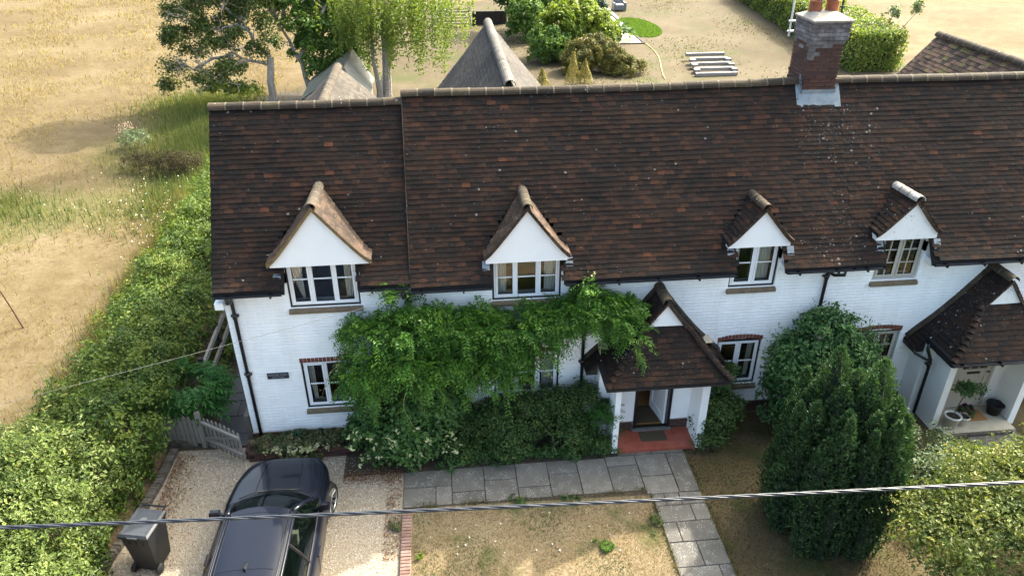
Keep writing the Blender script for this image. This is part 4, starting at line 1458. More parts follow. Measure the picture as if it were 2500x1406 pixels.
# ------------------------------------------------------------------ rear wings
def wing(house, xc, zr, y0, y1, hw, m, rm, slope, hole=None):
    b = MB()
    for s in (-1, 1):
        q = [(xc, y0, zr-.015), (xc, y1, zr-.015), (xc+s*hw, y1, zr-hw*slope-.015), (xc+s*hw, y0, zr-hw*slope-.015)]
        b.face(q[::s])
    b.face([(xc-hw+.1, y1-.1, 0), (xc+hw-.1, y1-.1, 0), (xc+hw-.1, y1-.1, zr-hw*slope), (xc, y1-.1, zr-.1), (xc-hw+.1, y1-.1, zr-hw*slope)], 1)
    for s in (-1, 1): b.face([(xc+s*(hw-.1), 5.0, 0), (xc+s*(hw-.1), y1-.1, 0), (xc+s*(hw-.1), y1-.1, zr-hw*slope), (xc+s*(hw-.1), 5.0, zr-hw*slope)], 1)
    w = b.build('rear_wing', [DECK, WHITE_D], house)
    tl = []
    L = math.hypot(hw, hw*slope)
    tl += tile_rows((xc-hw, y1, zr-hw*slope), (0, -1, 0), (1, 0, slope), y1-y0, L, g=.12, w=.18, seed=51)
    tl += tile_rows((xc+hw, y0, zr-hw*slope), (0, 1, 0), (-1, 0, slope), y1-y0, L, g=.12, w=.18, seed=52)
    lay_tiles(tl, m, w, mass='wing_tiles')
    ridge_run(w, (xc, y0, zr-.03), (xc, y1+.03, zr-.03), .13, .33, rm)
    return w
wing(cottage, 1.50, 6.70, 3.4, 10.6, 2.9, T_WING, tilemat('ridge_grey', [(.075, .072, .068), (.11, .105, .10)], [0, 1], .55), 1.22)
wing(cottage, -2.93, 5.78, 3.9, 9.4, 1.40, T_WING2, RIDGE_PALE, .92)

# ------------------------------------------------------------------ house name plate
sign = thing('house_sign', 'dark slate name plate reading MANOR FARM COTTAGE fixed to the white wall', 'house sign', (-3.63, -.02, 1.8))
b = MB(); b.box(-3.845, -3.415, -.034, -.010, 1.735, 1.873); b.build('plate', SLATE, sign)
def letters(txt, x, y, z, size, parent, m):
    cu = bpy.data.curves.new('lettering', 'FONT')
    cu.body = txt; cu.size = size; cu.align_x = 'CENTER'; cu.align_y = 'CENTER'; cu.extrude = .0015
    cu.materials.append(m)
    tmp = bpy.data.objects.new('lettering', cu); COL.objects.link(tmp)
    dg = bpy.context.evaluated_depsgraph_get()
    me = bpy.data.meshes.new_from_object(tmp.evaluated_get(dg))
    bpy.data.objects.remove(tmp)
    o = bpy.data.objects.new('lettering', me); link(o, parent)
    o.location = Vector((x, y, z))-parent.location
    o.rotation_euler = (math.pi/2, 0, 0)
letters('MANOR FARM', -3.63, -.0365, 1.832, .062, sign, ENGRAVE)
letters('COTTAGE', -3.63, -.0365, 1.775, .052, sign, ENGRAVE)

# ------------------------------------------------------------------ the adjoining cottage
nb_ = thing('adjoining_cottage', 'neighbouring white cottage with cream windows and its own tiled porch', 'house', (11.5, 2.6, 0))
holesB = [(8.72, 9.69, 3.30, 9), (8.74, 9.72, .86, 2.04), (10.6, 12.1, 0, 2.1)]
b = MB(); wall_front(b, PX, 17, 0, 4.17, 0, holesB); fwb = b.build('front_wall', WHITE, nb_)
bx = brick_boxes(PX, 17, .34, 3.78, holesB, seed=6)
bx = [q for q in bx if not (10.0 < (q[0]+q[1])/2 < 12.7 and q[2] < 1.95)]
brick_relief(bx, 0, WHITE, nb_, fwb, 120, pick=lambda q: abs((q[0]+q[1])/2-9.6)+abs(q[2]-2.6))
b = MB()
for (x0, x1, z0, z1, r) in brick_boxes(PX, 17, .03, .335, [], seed=10): b.box(x0, x1, -.032, -.004, z0, z1, 0, r)
b.build('plinth', BRICK, nb_)
b = MB(); b.face([(PX, 6.2, 0), (PX, 6.2, 3.98), (17, 6.2, 3.98), (17, 6.2, 0)]); b.face([(17, 0, 0), (17, 6.2, 0), (17, 6.2, 3.98), (17, RY, 6.8), (17, 0, 4.1)]); b.build('side_wall', WHITE, nb_)
b = MB(); roof_deck(b, PX, 17.1, zmain, MY0, [DORM[3]]); roofB = b.build('roof', DECK, nb_)
tN = tile_rows((PX, MY0-.01, MZ0), (1, 0, 0), (0, 1, MS), 9.0, LM, g=.095, sprocket=True, clip=main_clip([DORM[3]], zmain, chimclip), seed=24)
lay_tiles(tN, T_ROOF, nb_, roofB, 260)
lay_tiles(tile_rows((17.05, RYB, RZB), (-1, 0, 0), (0, -1, .68), 9.0, 5.5, g=.2, w=.33, seed=25), T_ROOF, nb_, mass='rear_tiles')
ridge_run(roofB, (8.0, RY, zmain(RY)-.03), (17.1, RY, zmain(RY)-.03), .115, .33, RIDGE, sag=lambda u: -.03*math.sin(u*3.1))
dormer(nb_, DORM[3], WHITE_S, T_PORCH, seed=34, ridge=tilemat('white_lichen_ridge', [(.10, .09, .075), (.26, .255, .24), (.42, .42, .41)], [0, .4, 1], .4))
eaves(nb_, [(PX+.02, 8.68), (9.74, 17.0)], MY0, MZ0)
window(nb_, 8.755, 9.655, 3.335, 4.32, 2, mat_=CREAM, black=False, bars=(.34, .67), cols=2, sill_bricks=True, room=ROOM_B)
window(nb_, 8.775, 9.685, .90, 1.99, 2, mat_=CREAM, black=False, bars=(.34, .67), cols=2, lintel='arch')
NX = 11.32
prB, zeB, sideB = porch(nb_, NX, .08, paint=WHITE_D, gutter=True, singles=40, seed=43, cream=True)
b = MB()
wall_front(b, 10.10, 12.55, .0, 2.1, -.45, [(10.95, 11.86, -.01, 2.04)], .06)
b.face([(10.10, -.45, 0), (10.10, -.45, 2.0), (10.10, -.002, 2.0), (10.10, -.002, 0)])
b.box(10.35, 10.50, -1.0, -.452, 0, 2.0); b.box(12.15, 12.30, -1.0, -.452, 0, 2.0)
b.build('porch_wall', WHITE_D, nb_)
b = MB(); b.box(10.505, 12.145, -1.28, -.452, .01, .10); b.build('porch_floor', STONE, nb_)
b = MB()
for k in range(22):
    b.box(10.36+k*.077, 10.43+k*.077, -1.36, -1.285, .0, .098, 0, random.random())
b.build('step_edge', BRICK_OLD, nb_)
b = MB()
b.box(10.95, 11.01, -.47, -.40, .10, 2.0); b.box(11.80, 11.86, -.47, -.40, .10, 2.0); b.box(11.01, 11.80, -.469, -.40, 1.95, 2.0)
b.build('door_frame', CREAM, nb_)
b = MB()
b.box(11.012, 11.12, -.45, -.41, .11, 1.948); b.box(11.69, 11.798, -.45, -.41, .11, 1.948); b.box(11.12, 11.69, -.449, -.41, .11, .3); b.box(11.12, 11.69, -.449, -.41, 1.0, 1.16); b.box(11.12, 11.69, -.449, -.41, 1.85, 1.948)
for k in range(5): b.box(11.122+k*.1136, 11.122+(k+1)*.1136-.006, -.438, -.41, .3, 1.0)
for q in (11.31, 11.50): b.box(q-.011, q+.011, -.444, -.41, 1.16, 1.85)
for q in (1.39, 1.62): b.box(11.12, 11.69, -.445, -.41, q-.011, q+.011)
nd = b.build('door', CREAM, nb_)
for xa, xe in ((11.12, 11.299), (11.321, 11.489), (11.511, 11.69)):
    for za, zz in ((1.16, 1.379), (1.401, 1.609), (1.631, 1.85)):
        b = MB(); b.face([(xa, -.425, za), (xe, -.425, za), (xe, -.425, zz), (xa, -.425, zz)]); b.build('pane', GLASS, nd)
b = MB(); b.box(11.25, 11.55, -.462, -.45, 1.04, 1.10); b.box(11.29, 11.51, -.468, -.462, 1.055, 1.085); b.build('letterbox', IRON, nd)
b = MB(); b.tube([(11.74, -.45, 1.1), (11.74, -.50, 1.1), (11.66, -.50, 1.1)], .012, 6); b.build('handle', IRON, nd)
b = MB(); b.face([(10.8, .5, 0), (12.0, .5, 0), (12.0, .5, 2.2), (10.8, .5, 2.2)]); b.build('hall', ROOM, nb_)
gutter_run(nb_, NX-1.28, NX+1.28, -1.37, 2.02)
pipe(nb_, [(9.84, -.40, 1.78), (9.86, -.44, 1.70), (10.06, -.60, 1.62), (10.14, -.62, 1.60)], .03)
pipe(nb_, [(10.05, -.55, 1.98), (10.05, -.55, 1.86), (10.14, -.62, 1.62), (10.20, -.56, 1.2), (10.24, -.52, .1)], .036, clips=[(10.15, -.60, 1.5)])
wing(nb_, 13.95, 6.62, 3.4, 7.6, 3.0, T_WINGC, RIDGE, 1.1)
# ------------------------------------------------------------------ car
CARP = None
def carmat():
    m, nt, b, out = _nt('black_car_paint')
    b.inputs['Base Color'].default_value = (.0035, .005, .011, 1)
    b.inputs['Roughness'].default_value = .32
    b.inputs['Metallic'].default_value = 0.0
    b.inputs['Specular IOR Level'].default_value = .15
    b.inputs['Coat Weight'].default_value = .4
    b.inputs['Coat Roughness'].default_value = .02
    n = _noise(nt, 40, 3)
    rr = _step(nt, n.outputs['Fac'], .2, .8)
    mr = nt.nodes.new('ShaderNodeMapRange'); nt.links.new(rr, mr.inputs[0]); mr.inputs[3].default_value = .02; mr.inputs[4].default_value = .07
    nt.links.new(mr.outputs[0], b.inputs['Coat Roughness'])
    return m
CARP = carmat()
CARG = glassmat('car_glass', (.40, .45, .43), .02, .4)
CHROME = mat('satin_chrome', [(.5, .5, .52), (.6, .6, .62)], 8, .2, metal=1)
ALLOY = mat('alloy_wheel', [(.35, .34, .33), (.45, .44, .43)], 9, .3, metal=.9)
CARIN = mat('car_trim', [(.02, .02, .022), (.035, .035, .04)], 6, .7)
SEATM = mat('beige_leather_seat', [(.30, .27, .22), (.38, .35, .29)], 6, .6)
LAMPG = mat('headlamp_lens', [(.12, .13, .14), (.3, .31, .33)], 20, .1, coat=1)
car = thing('parked_car', 'dark navy black estate car parked nose in towards the house on the gravel drive', 'car', (-3.40, -1.22, 0))
XCAR, YF = -3.40, -1.20
def lerp_tab(tab, s):
    for (a, c) in zip(tab[:-1], tab[1:]):
        if a[0] <= s <= c[0]:
            u = (s-a[0])/(c[0]-a[0])
            return [p+(q-p)*u for p, q in zip(a[1:], c[1:])]
    return list(tab[-1][1:]) if s > tab[-1][0] else list(tab[0][1:])
#        s    halfwidth  hood z  shoulder z  bottom z
TAB = [(0.0, .42, .60, .54, .26), (.05, .60, .66, .60, .22), (.16, .72, .71, .66, .20), (.35, .815, .765, .72, .19), (.7, .885, .83, .80, .19),
       (1.1, .905, .885, .87, .19), (1.5, .915, .95, .925, .19), (2.4, .925, .97, .945, .19), (3.6, .92, .99, .965, .19), (4.2, .90, .99, .96, .20),
       (4.6, .85, .97, .93, .22), (4.8, .78, .90, .84, .25), (4.86, .66, .80, .70, .28)]
ST = [0, .02, .05, .1, .16, .25, .35, .5, .7, .9, 1.1, 1.3, 1.5, 1.9, 2.4, 3.0, 3.6, 4.0, 4.2, 4.4, 4.6, 4.72, 4.8, 4.84, 4.86]
def section(s):
    w, zh, zs, zb = lerp_tab(TAB, s)
    P = [(0, zh+.02), (.35*w, zh+.016), (.55*w, zh+.008), (.74*w, zh+.0), (.86*w, zs+.012), (.95*w, zs-.035), (.985*w, zs-.10), (w, zs-.19), (.995*w, zs-.30), (.985*w, (zs+zb)*.42+.02), (.97*w, zb+.08), (.92*w, zb)]
    return [(-x, z) for x, z in reversed(P[1:])] + P
body = MB()
rows = []
for s in ST:
    rows.append([(XCAR+x, YF-s, z) for x, z in section(s)])
for A, B in zip(rows[:-1], rows[1:]):
    for k in range(len(A)-1):
        body.face([A[k], A[k+1], B[k+1], B[k]])
body.face(rows[0]); body.face(rows[-1][::-1])
# roof skin joined to the body
def roofpt(u, v):               # u along 0..1 from screen header to tail, v -1..1 across
    s = 2.19+u*2.16
    hw = .545+.02*math.sin(min(1, u)*math.pi) - .03*u
    z = 1.425+.035*math.sin(math.pi*min(1, u*.9+.12)) - .05*max(0, u-.75)
    sx = s-.10*(1-v*v)*(1-u)
    return (XCAR+v*hw, YF-sx, z+.035*(1-v**4)-.012*abs(v)**8)
NB = 12
b_ = len(body.v)
body.grid(lambda u, v: roofpt(u, v*2-1), 14, NB)
me = body.mesh('body', CARP, True)
cbody = obj('body', me, car)
md = cbody.modifiers.new('sub', 'SUBSURF'); md.levels = 1; md.render_levels = 2
mw_ = cbody.modifiers.new('weld', 'WELD'); mw_.merge_threshold = .0005
cbody.modifiers.move(1, 0)
# glass: screen, sides, tail
def base_pt(v):                 # screen base on the bonnet, v -1..1
    return (XCAR+v*.70, YF-(1.36-.16*(1-v*v)*1.0+.10*v*v), .945+.02*(1-v*v))
sc = MB()
def scr(u, v):
    v = v*2-1
    a = Vector(base_pt(v)); c = Vector(roofpt(0, v)); p = a.lerp(c, u)
    return tuple(p+Vector((0, .02, .035))*math.sin(math.pi*u)*.8)
sc.grid(scr, 6, 12)
sc.build('windscreen', CARG, car, True)
# black cowl and wipers
cw = MB()
cw.grid(lambda u, v: (lambda a: (a[0], a[1]+.035*(1-u), a[2]-.006+.008*u))(base_pt(v*2-1)), 2, 12)
cw.tube([(XCAR+.45, YF-1.22, .965), (XCAR+.1, YF-1.235, .985), (XCAR-.30, YF-1.26, .98)], .009, 5)
cw.tube([(XCAR-.1, YF-1.2, .975), (XCAR-.4, YF-1.26, .98), (XCAR-.62, YF-1.36, .965)], .009, 5)
cw.build('wiper_cowl', BLACK, car, True)
tail = MB()
tail.grid(lambda u, v: tuple(Vector(roofpt(1, v*2-1)).lerp(Vector((XCAR+(v*2-1)*.66, YF-4.72, .97)), u)), 4, 8)
tail.build('rear_window', CARG, car, True)
for sd in (-1, 1):
    # side glass in three lights with black pillars, chrome line below
    def side_pt(u, h):
        top = Vector(roofpt(u, sd)); top.z -= .012
        s = 2.19+u*2.16
        w = lerp_tab(TAB, s)
        return top, Vector((XCAR+sd*w[0]*.905, YF-s, w[2]+.0))
    low0 = Vector(base_pt(sd)); top0 = Vector(roofpt(0, sd))
    pil = MB()
    # A pillar, door waist and roof rail
    pil.tube([low0, low0.lerp(top0, .5)+Vector((0, .01, .02)), top0], .032, 6)
    pts = [Vector(roofpt(i/10, sd))+Vector((sd*.012, 0, -.014)) for i in range(11)]
    pil.tube(pts+[Vector((XCAR+sd*.66, YF-4.72, .97))], .03, 6)
    pil.build('pillar', CARP, car, True)
    cuts = [(-.30, .32), (.34, .70), (.72, .98)]
    for (ua, uc) in cuts:
        g = MB()
        def pt(u, h):
            if u < 0:
                k = (u+.30)/.30
                lo = Vector((XCAR+sd*lerp_tab(TAB, 1.45)[0]*.88, YF-1.45, .955)).lerp(side_pt(0, 0)[1], k)
                hi = low0.lerp(top0, max(.06, k))
            else:
                hi, lo = side_pt(u, 0)
            return tuple(lo.lerp(hi, h)+Vector((sd*.02*math.sin(math.pi*h), 0, 0)))
        g.grid(lambda a, h: pt(ua+(uc-ua)*a, h*.97), 8, 4)
        g.build('side_window', CARG, car, True)
    for u in (.33, .71):
        pp = MB(); t, l = side_pt(u, 0)
        pp.tube([l+Vector((sd*.005, 0, 0)), l.lerp(t, .5)+Vector((sd*.022, 0, 0)), t], .026, 6)
        pp.build('door_pillar', BLACK, car)
    ch = MB()
    ch.tube([Vector((XCAR+sd*lerp_tab(TAB, s)[0]*.915, YF-s, lerp_tab(TAB, s)[2]+.008)) for s in (1.5, 1.9, 2.4, 3.0, 3.6, 4.2)], .010, 5)
    ch.build('waist_trim', BLACK, car)
    rl = MB()
    rl.tube([Vector(roofpt(i/10, sd*.93))+Vector((0, 0, .012 if i in (0, 10) else .03)) for i in range(11)], .013, 6)
    rl.build('roof_rail', CARP, car, True)
    mb = MB()                   # door mirror
    q = Matrix.Translation((XCAR+sd*.955, YF-1.72, 1.0))
    mb.lathe([(.0, -.07), (.068, -.068), (.08, -.03), (.08, .03), (.068, .062), (0, .066)], (0, 0, 0), 4, mtx=q @ Matrix.Scale(1.6, 4, (1, 0, 0)) @ Matrix.Scale(.8, 4, (0, 1, 0)) @ Matrix.Rotation(math.pi/4, 4, 'Z'))
    mb.box(XCAR+sd*.84-.04, XCAR+sd*.84+.05, YF-1.74, YF-1.70, .955, .985)
    mb.build('mirror', CARP, car)
    hd = MB()
    for s in (2.55, 3.45):
        w = lerp_tab(TAB, s)
        hd.box(XCAR+sd*(w[0]+.012)-.014, XCAR+sd*(w[0]+.012)+.014, YF-s-.11, YF-s+.11, .785, .815)
    hd.build('door_handle', CARP, car)
    sl = MB()                   # door shut lines as thin dark gaps
    for s in (1.55, 2.62, 3.58):
        pts = []
        for (fx, z) in ((.987, .86), (1.004, .72), (1.0, .55), (.99, .36)):
            w = lerp_tab(TAB, s); pts.append((XCAR+sd*w[0]*fx, YF-s, z))
        sl.tube(pts, .005, 4)
    sl.build('door_gap', BLACK, car)
    lm_ = MB()
    lm_.grid(lambda u, v: (XCAR+sd*(.50+.28*u), YF-(.055+.02*v+.40*u*u)+.006, .575+.05*u+.085*v+.02*u), 5, 3)
    lm_.build('headlight', LAMPG, car, True)
    for s, steer in ((.90, -.22), (3.78, 0)):
        w = lerp_tab(TAB, s)
        Mw = Matrix.Translation((XCAR+sd*(w[0]-.085), YF-s, .325)) @ Matrix.Rotation(steer, 4, 'Z') @ Matrix.Rotation(math.pi/2*sd, 4, 'Y')
        ty = MB()
        ty.lathe([(.23, -.10), (.30, -.11), (.325, -.085), (.328, 0), (.325, .085), (.30, .11), (.235, .105)], (0, 0, 0), 28, mtx=Mw)
        tyre = ty.build('wheel', RUBBER, car, True)
        rm_ = MB()
        rm_.lathe([(.235, .10), (.228, .085), (.215, .02), (.06, .0), (.0, .0)], (0, 0, 0), 28, 1, mtx=Mw)
        rm_.lathe([(.245, .104), (.232, .112), (.222, .10)], (0, 0, 0), 28, 0, mtx=Mw)
        for k in range(10):
            an = k*2*math.pi/10
            for da in (-.10, .10):
                a, c = (.05*math.cos(an), .05*math.sin(an), .07), (.226*math.cos(an+da), .226*math.sin(an+da), .095)
                rm_.tube([tuple(Mw @ Vector(a)), tuple(Mw @ Vector(c))], .011, 5)
        rm_.lathe([(.06, .06), (.055, .085), (.0, .09)], (0, 0, 0), 14, 0, mtx=Mw)
        rm_.build('rim', [ALLOY, BLACK], tyre)
        ar = MB()
        pr_ = [(.372*math.cos(t*math.pi/14), .372*math.sin(t*math.pi/14)) for t in range(15)]
        for (a, c) in zip(pr_[:-1], pr_[1:]):
            x = XCAR+sd*(w[0]*.996+.003)
            ar.face([(x, YF-s+a[0], .30+a[1]), (x, YF-s+c[0], .30+c[1]), (x, YF-s+c[0]*.2, .30+c[1]*.2), (x, YF-s+a[0]*.2, .30+a[1]*.2)][::sd])
        ar.build('wheel_arch', BLACK, car)
# bonnet shut lines, kidney grille, roof panel joint, fin aerial
bl = MB()
for sd in (-1, 1):
    bl.tube([(XCAR+sd*lerp_tab(TAB, s)[0]*.865, YF-s, lerp_tab(TAB, s)[2]+.017) for s in (.2, .35, .5, .7, .9, 1.1, 1.3)], .004, 4)
    bl.tube([(XCAR+sd*lerp_tab(TAB, s)[0]*.42, YF-s, lerp_tab(TAB, s)[1]+.0165) for s in (.2, .35, .5, .7, .9, 1.1, 1.25)], .004, 4)
bl.build('bonnet_line', BLACK, car)
gr = MB()
for sd in (-1, 1):
    gr.box(XCAR+sd*.16-.12, XCAR+sd*.16+.12, YF-.02, YF+.008, .47, .59)
    for k in range(7): gr.box(XCAR+sd*.16-.10+k*.032, XCAR+sd*.16-.09+k*.032, YF+.008, YF+.016, .48, .58, 1)
gr.build('grille', [BLACK, CHROME], car)
rp = MB()
rp.tube([Vector(roofpt(.58, v/5-1))+Vector((0, 0, .001)) for v in range(1, 10)], .006, 4)
rp.tube([Vector(roofpt(.06, v/5-1))+Vector((0, 0, .001)) for v in range(1, 10)], .005, 4)
for sd in (-1, 1): rp.tube([Vector(roofpt(u/10, sd*.86))+Vector((0, 0, .001)) for u in range(11)], .004, 4)
rp.build('roof_joint', BLACK, car)
fn = MB()
fc = Vector(roofpt(.56, 0))
fn.v = [tuple(fc+Vector(p)) for p in ((-.022, .10, 0), (.022, .10, 0), (.022, -.08, 0), (-.022, -.08, 0), (0, -.07, .075), (0, -.045, .075))]
for f in ((0, 1, 5), (1, 2, 4, 5), (2, 3, 4), (3, 0, 5, 4)): fn.f.append(f); fn.m.append(0); fn.r.append(.5)
fn.build('aerial', CARP, car)
ci = MB()
ci.box(XCAR-.76, XCAR+.76, YF-4.5, YF-1.25, .35, .55)
ci.box(XCAR-.74, XCAR+.74, YF-1.75, YF-1.36, .55, .90)
for sd in (-1, 1): ci.box(XCAR+sd*.80-.05, XCAR+sd*.80+.03, YF-4.5, YF-1.85, .5, .92)
ci.build('cabin', mat('cabin_trim', [(.05, .05, .048), (.075, .075, .07)], 6, .8), car)
st_ = MB()
for sd in (-1, 1):
    st_.box(XCAR+sd*.37-.25, XCAR+sd*.37+.25, YF-2.55, YF-2.05, .56, .68)
    q = Matrix.Translation((XCAR+sd*.37, YF-2.6, .62)) @ Matrix.Rotation(-.3, 4, 'X')
    st_.box(-.24, .24, -.07, .07, 0, .58, mtx=q); st_.box(-.12, .12, -.05, .05, .6, .76, mtx=q)
st_.box(XCAR-.62, XCAR+.62, YF-3.6, YF-3.1, .56, .70); st_.box(XCAR-.62, XCAR+.62, YF-3.75, YF-3.6, .6, 1.12)
st_.build('seat', SEATM, car)
sw = MB()
tor = [(XCAR+.37+.18*math.cos(a*math.pi/8), YF-1.83-.05*math.sin(a*math.pi/8), .92+.18*math.sin(a*math.pi/8)) for a in range(17)]
sw.tube(tor, .014, 5); sw.build('steering_wheel', CARIN, car)

# ------------------------------------------------------------------ wheelie bin
bn = thing('wheelie_bin', 'black two-wheeled rubbish bin with closed grey lid beside the gravel drive', 'bin', (-5.62, -2.98, 0))
BM = Matrix.Translation((-5.58, -2.98, 0)) @ Matrix.Rotation(math.radians(-12), 4, 'Z') @ Matrix.Scale(.94, 4)
def T_(m, pts): return [tuple(m @ Vector(p)) for p in pts]
b = MB()
def ring(w, d, z, yo=0): return [(-w, -d+yo, z), (w, -d+yo, z), (w, d+yo, z), (-w, d+yo, z)]
R0, R1, R2 = ring(.20, .225, .05), ring(.262, .305, .94), ring(.285, .33, .95)
for A, B in ((R0, R1), (R1, R2), (R2, ring(.285, .33, 1.0))):
    for i in range(4): b.face([T_(BM, [A[i]])[0], T_(BM, [A[(i+1) % 4]])[0], T_(BM, [B[(i+1) % 4]])[0], T_(BM, [B[i]])[0]])
b.face(T_(BM, R0[::-1]))
for x in (-.13, 0, .13): b.box(x-.012, x+.012, -.312, -.27, .80, .93, mtx=BM)
b.build('bin_body', BINP, bn)
b = MB()
A = ring(.292, .345, 1.003); B = ring(.292, .345, 1.03); C = ring(.26, .31, 1.065); D = ring(.20, .24, 1.058)
for P, Q in ((A, B), (B, C), (C, D)):
    for i in range(4): b.face(T_(BM, [P[i], P[(i+1) % 4], Q[(i+1) % 4], Q[i]]))
b.face(T_(BM, D))
b.box(-.10, .10, -.365, -.335, 1.0, 1.03, mtx=BM)
lid = b.build('bin_lid', BINL, bn)
b = MB()
for x in (-.22, .22): b.tube(T_(BM, [(x, .30, .98), (x, .40, 1.03), (x*.9, .43, 1.045)]), .018, 6)
b.tube(T_(BM, [(-.24, .425, 1.045), (.24, .425, 1.045)]), .018, 8)
b.build('handle', BINP, bn)
b = MB(); b.lathe([(.0, 0), (.07, .0), (.07, .002), (.0, .002)], (0, 0, 0), 16, mtx=BM @ Matrix.Translation((0, .05, 1.060))); b.build('lid_badge', mat('lid_mark', [(.085, .09, .10), (.11, .115, .125)], 9, .6), bn)
for sx in (-1, 1):
    b = MB(); Mx = BM @ Matrix.Translation((sx*.245, -.23, .10)) @ Matrix.Rotation(math.pi/2, 4, 'Y')
    b.lathe([(.0, -.03), (.06, -.03), (.065, -.025), (.10, -.028), (.10, .028), (.065, .025), (.06, .03), (0, .03)], (0, 0, 0), 18, mtx=Mx)
    b.build('wheel', RUBBER, bn, True)

# ------------------------------------------------------------------ picket fence and open gate
pf = thing('picket_fence', 'short grey weathered picket fence between the hedge and the gate post', 'fence', (-5.9, .15, 0))
def picket(parent, m4, h, w=.075, t=.02, mt=WOOD_G, tip=.06):
    b = MB()
    P = [(-w/2, 0), (w/2, 0), (w/2, h-tip), (w*.22, h), (-w*.22, h), (-w/2, h-tip)]
    b.face([tuple(m4 @ Vector((x, -t/2, z))) for x, z in P], 0, random.random())
    b.face([tuple(m4 @ Vector((x, t/2, z))) for x, z in P[::-1]], 0, .5)
    for i in range(6):
        a, c = P[i], P[(i+1) % 6]
        b.face([tuple(m4 @ Vector(q)) for q in ((a[0], -t/2, a[1]), (a[0], t/2, a[1]), (c[0], t/2, c[1]), (c[0], -t/2, c[1]))], 0, .6)
    return b.build('picket', mt, parent)
for i in range(9):
    u = i/8
    long_ = i in (6, 7)
    picket(pf, Matrix.Translation((-6.40+.84*u, .24-.20*u, .02 if long_ else .12)) @ Matrix.Rotation(random.uniform(-.015, .015)-.22, 4, 'Z'), .80-.0*u if long_ else .66, .085)
b = MB()
for z in (.32, .66): b.tube([(-6.46, .285, z), (-5.53, .065, z)], .03, 6)
b.build('rail', WOOD_G, pf)
b = MB()
for k, (x0, x1, z0) in enumerate([(-6.42, -6.2, .01), (-6.19, -5.97, .01), (-5.96, -5.74, .01), (-6.3, -6.08, .085), (-6.07, -5.85, .085)]):
    u = (x0+6.4)/.84
    b.box(x0, x1, .16-.2*u, .26-.2*u, z0, z0+.068, 0, random.random())
b.build('brick_base', BRICK_OLD, pf)
gp = thing('garden_gate', 'weathered picket gate standing open over the gravel at the house corner', 'gate', (-5.46, .03, 0))
b = MB(); b.box(-5.50, -5.41, -.01, .08, 0, .95); b.build('gate_post', WOOD_G, gp)
ga = math.atan2(-.60, .90)
GM = Matrix.Translation((-5.40, .0, 0)) @ Matrix.Rotation(ga, 4, 'Z')
for i in range(9):
    x = .06+i*.122
    picket(gp, GM @ Matrix.Translation((x, .035, .05)), .76+.05*math.sin(i*.4), .06)
for z in (.24, .68):
    b = MB(); b.box(.02, 1.08, -.03, .022, z, z+.06, 0, .9, mtx=GM); b.build('gate_rail', WOOD_G, gp)
b = MB(); Q = GM @ Matrix.Translation((.05, -.005, .30)) @ Matrix.Rotation(-.385, 4, 'Y'); b.box(0, 1.02, -.02, .02, -.025, .025, 0, .3, mtx=Q); b.build('brace', WOOD_G, gp)

# ------------------------------------------------------------------ odds and ends near the gate
bp = thing('brown_cover', 'brown faceted plastic cap lying tilted on the bank by the picket fence', 'plastic cap', (-6.62, -.02, .1))
b = MB()
PM = Matrix.Translation((-6.62, -.02, .16)) @ Matrix.Rotation(.35, 4, 'X') @ Matrix.Rotation(.5, 4, 'Z')
r0, r1 = ring(.24, .24, 0), ring(.10, .10, .27)
r0 = ring(.25, .25, 0); rm2 = ring(.25, .25, .05)
for A, B in ((r0, rm2), (rm2, r1)):
    for i in range(4): b.face(T_(PM, [A[i], A[(i+1) % 4], B[(i+1) % 4], B[i]]))
b.face(T_(PM, r1))
b.build('cap', BROWNP, bp)
b = MB(); b.tube([(-6.45+.22*math.cos(a), .02+.20*math.sin(a), .22+.10*math.sin(a)) for a in [k*.35-1 for k in range(10)]], .012, 6)
b.build('hose_loop', RUBBER, bp)
b = MB(); b.box(-6.98, -6.88, -.38, .05, .16, .20); tag(b.build('board_offcut', WOOD_P), 'pale plank offcut lying beside the brown plastic cap', 'plank')
bp2 = thing('black_plant_pot', 'empty black plastic plant pot on bare soil under the pale tipped shrub', 'plant pot', (-2.33, -.42, .02))
b = MB(); b.lathe([(.0, .02), (.085, .02), (.12, .22), (.13, .22), (.13, .24), (.115, .24), (.10, .10), (.0, .08)], (-2.33, -.42, .01), 16); b.build('pot', RUBBER, bp2, True)
b = MB(); b.tube([(-11.6, 5.38, 0), (-11.75, 5.45, .6), (-11.95, 5.55, 1.22)], [.022, .02, .018], 6)
tag(b.build('rusty_stake', RUST), 'leaning rusty metal stake standing alone in the dry field', 'stake')
of = thing('old_rail_fence', 'old dark timber post and rail fence half hidden inside the hedge', 'fence', (-5.75, 2.5, 0))
for (x, y) in ((-5.72, 1.6), (-5.78, 3.2), (-5.82, 4.8)):
    b = MB(); b.box(x-.05, x+.05, y-.05, y+.05, 0, 1.25); b.build('post', WOOD_D, of)
for z in (.55, 1.05):
    b = MB(); b.box(-.03, .03, 0, 3.6, -.06, .06, mtx=Matrix.Translation((-5.68, 1.4, z)) @ Matrix.Rotation(.03, 4, 'Z')); b.build('rail', WOOD_G, of)

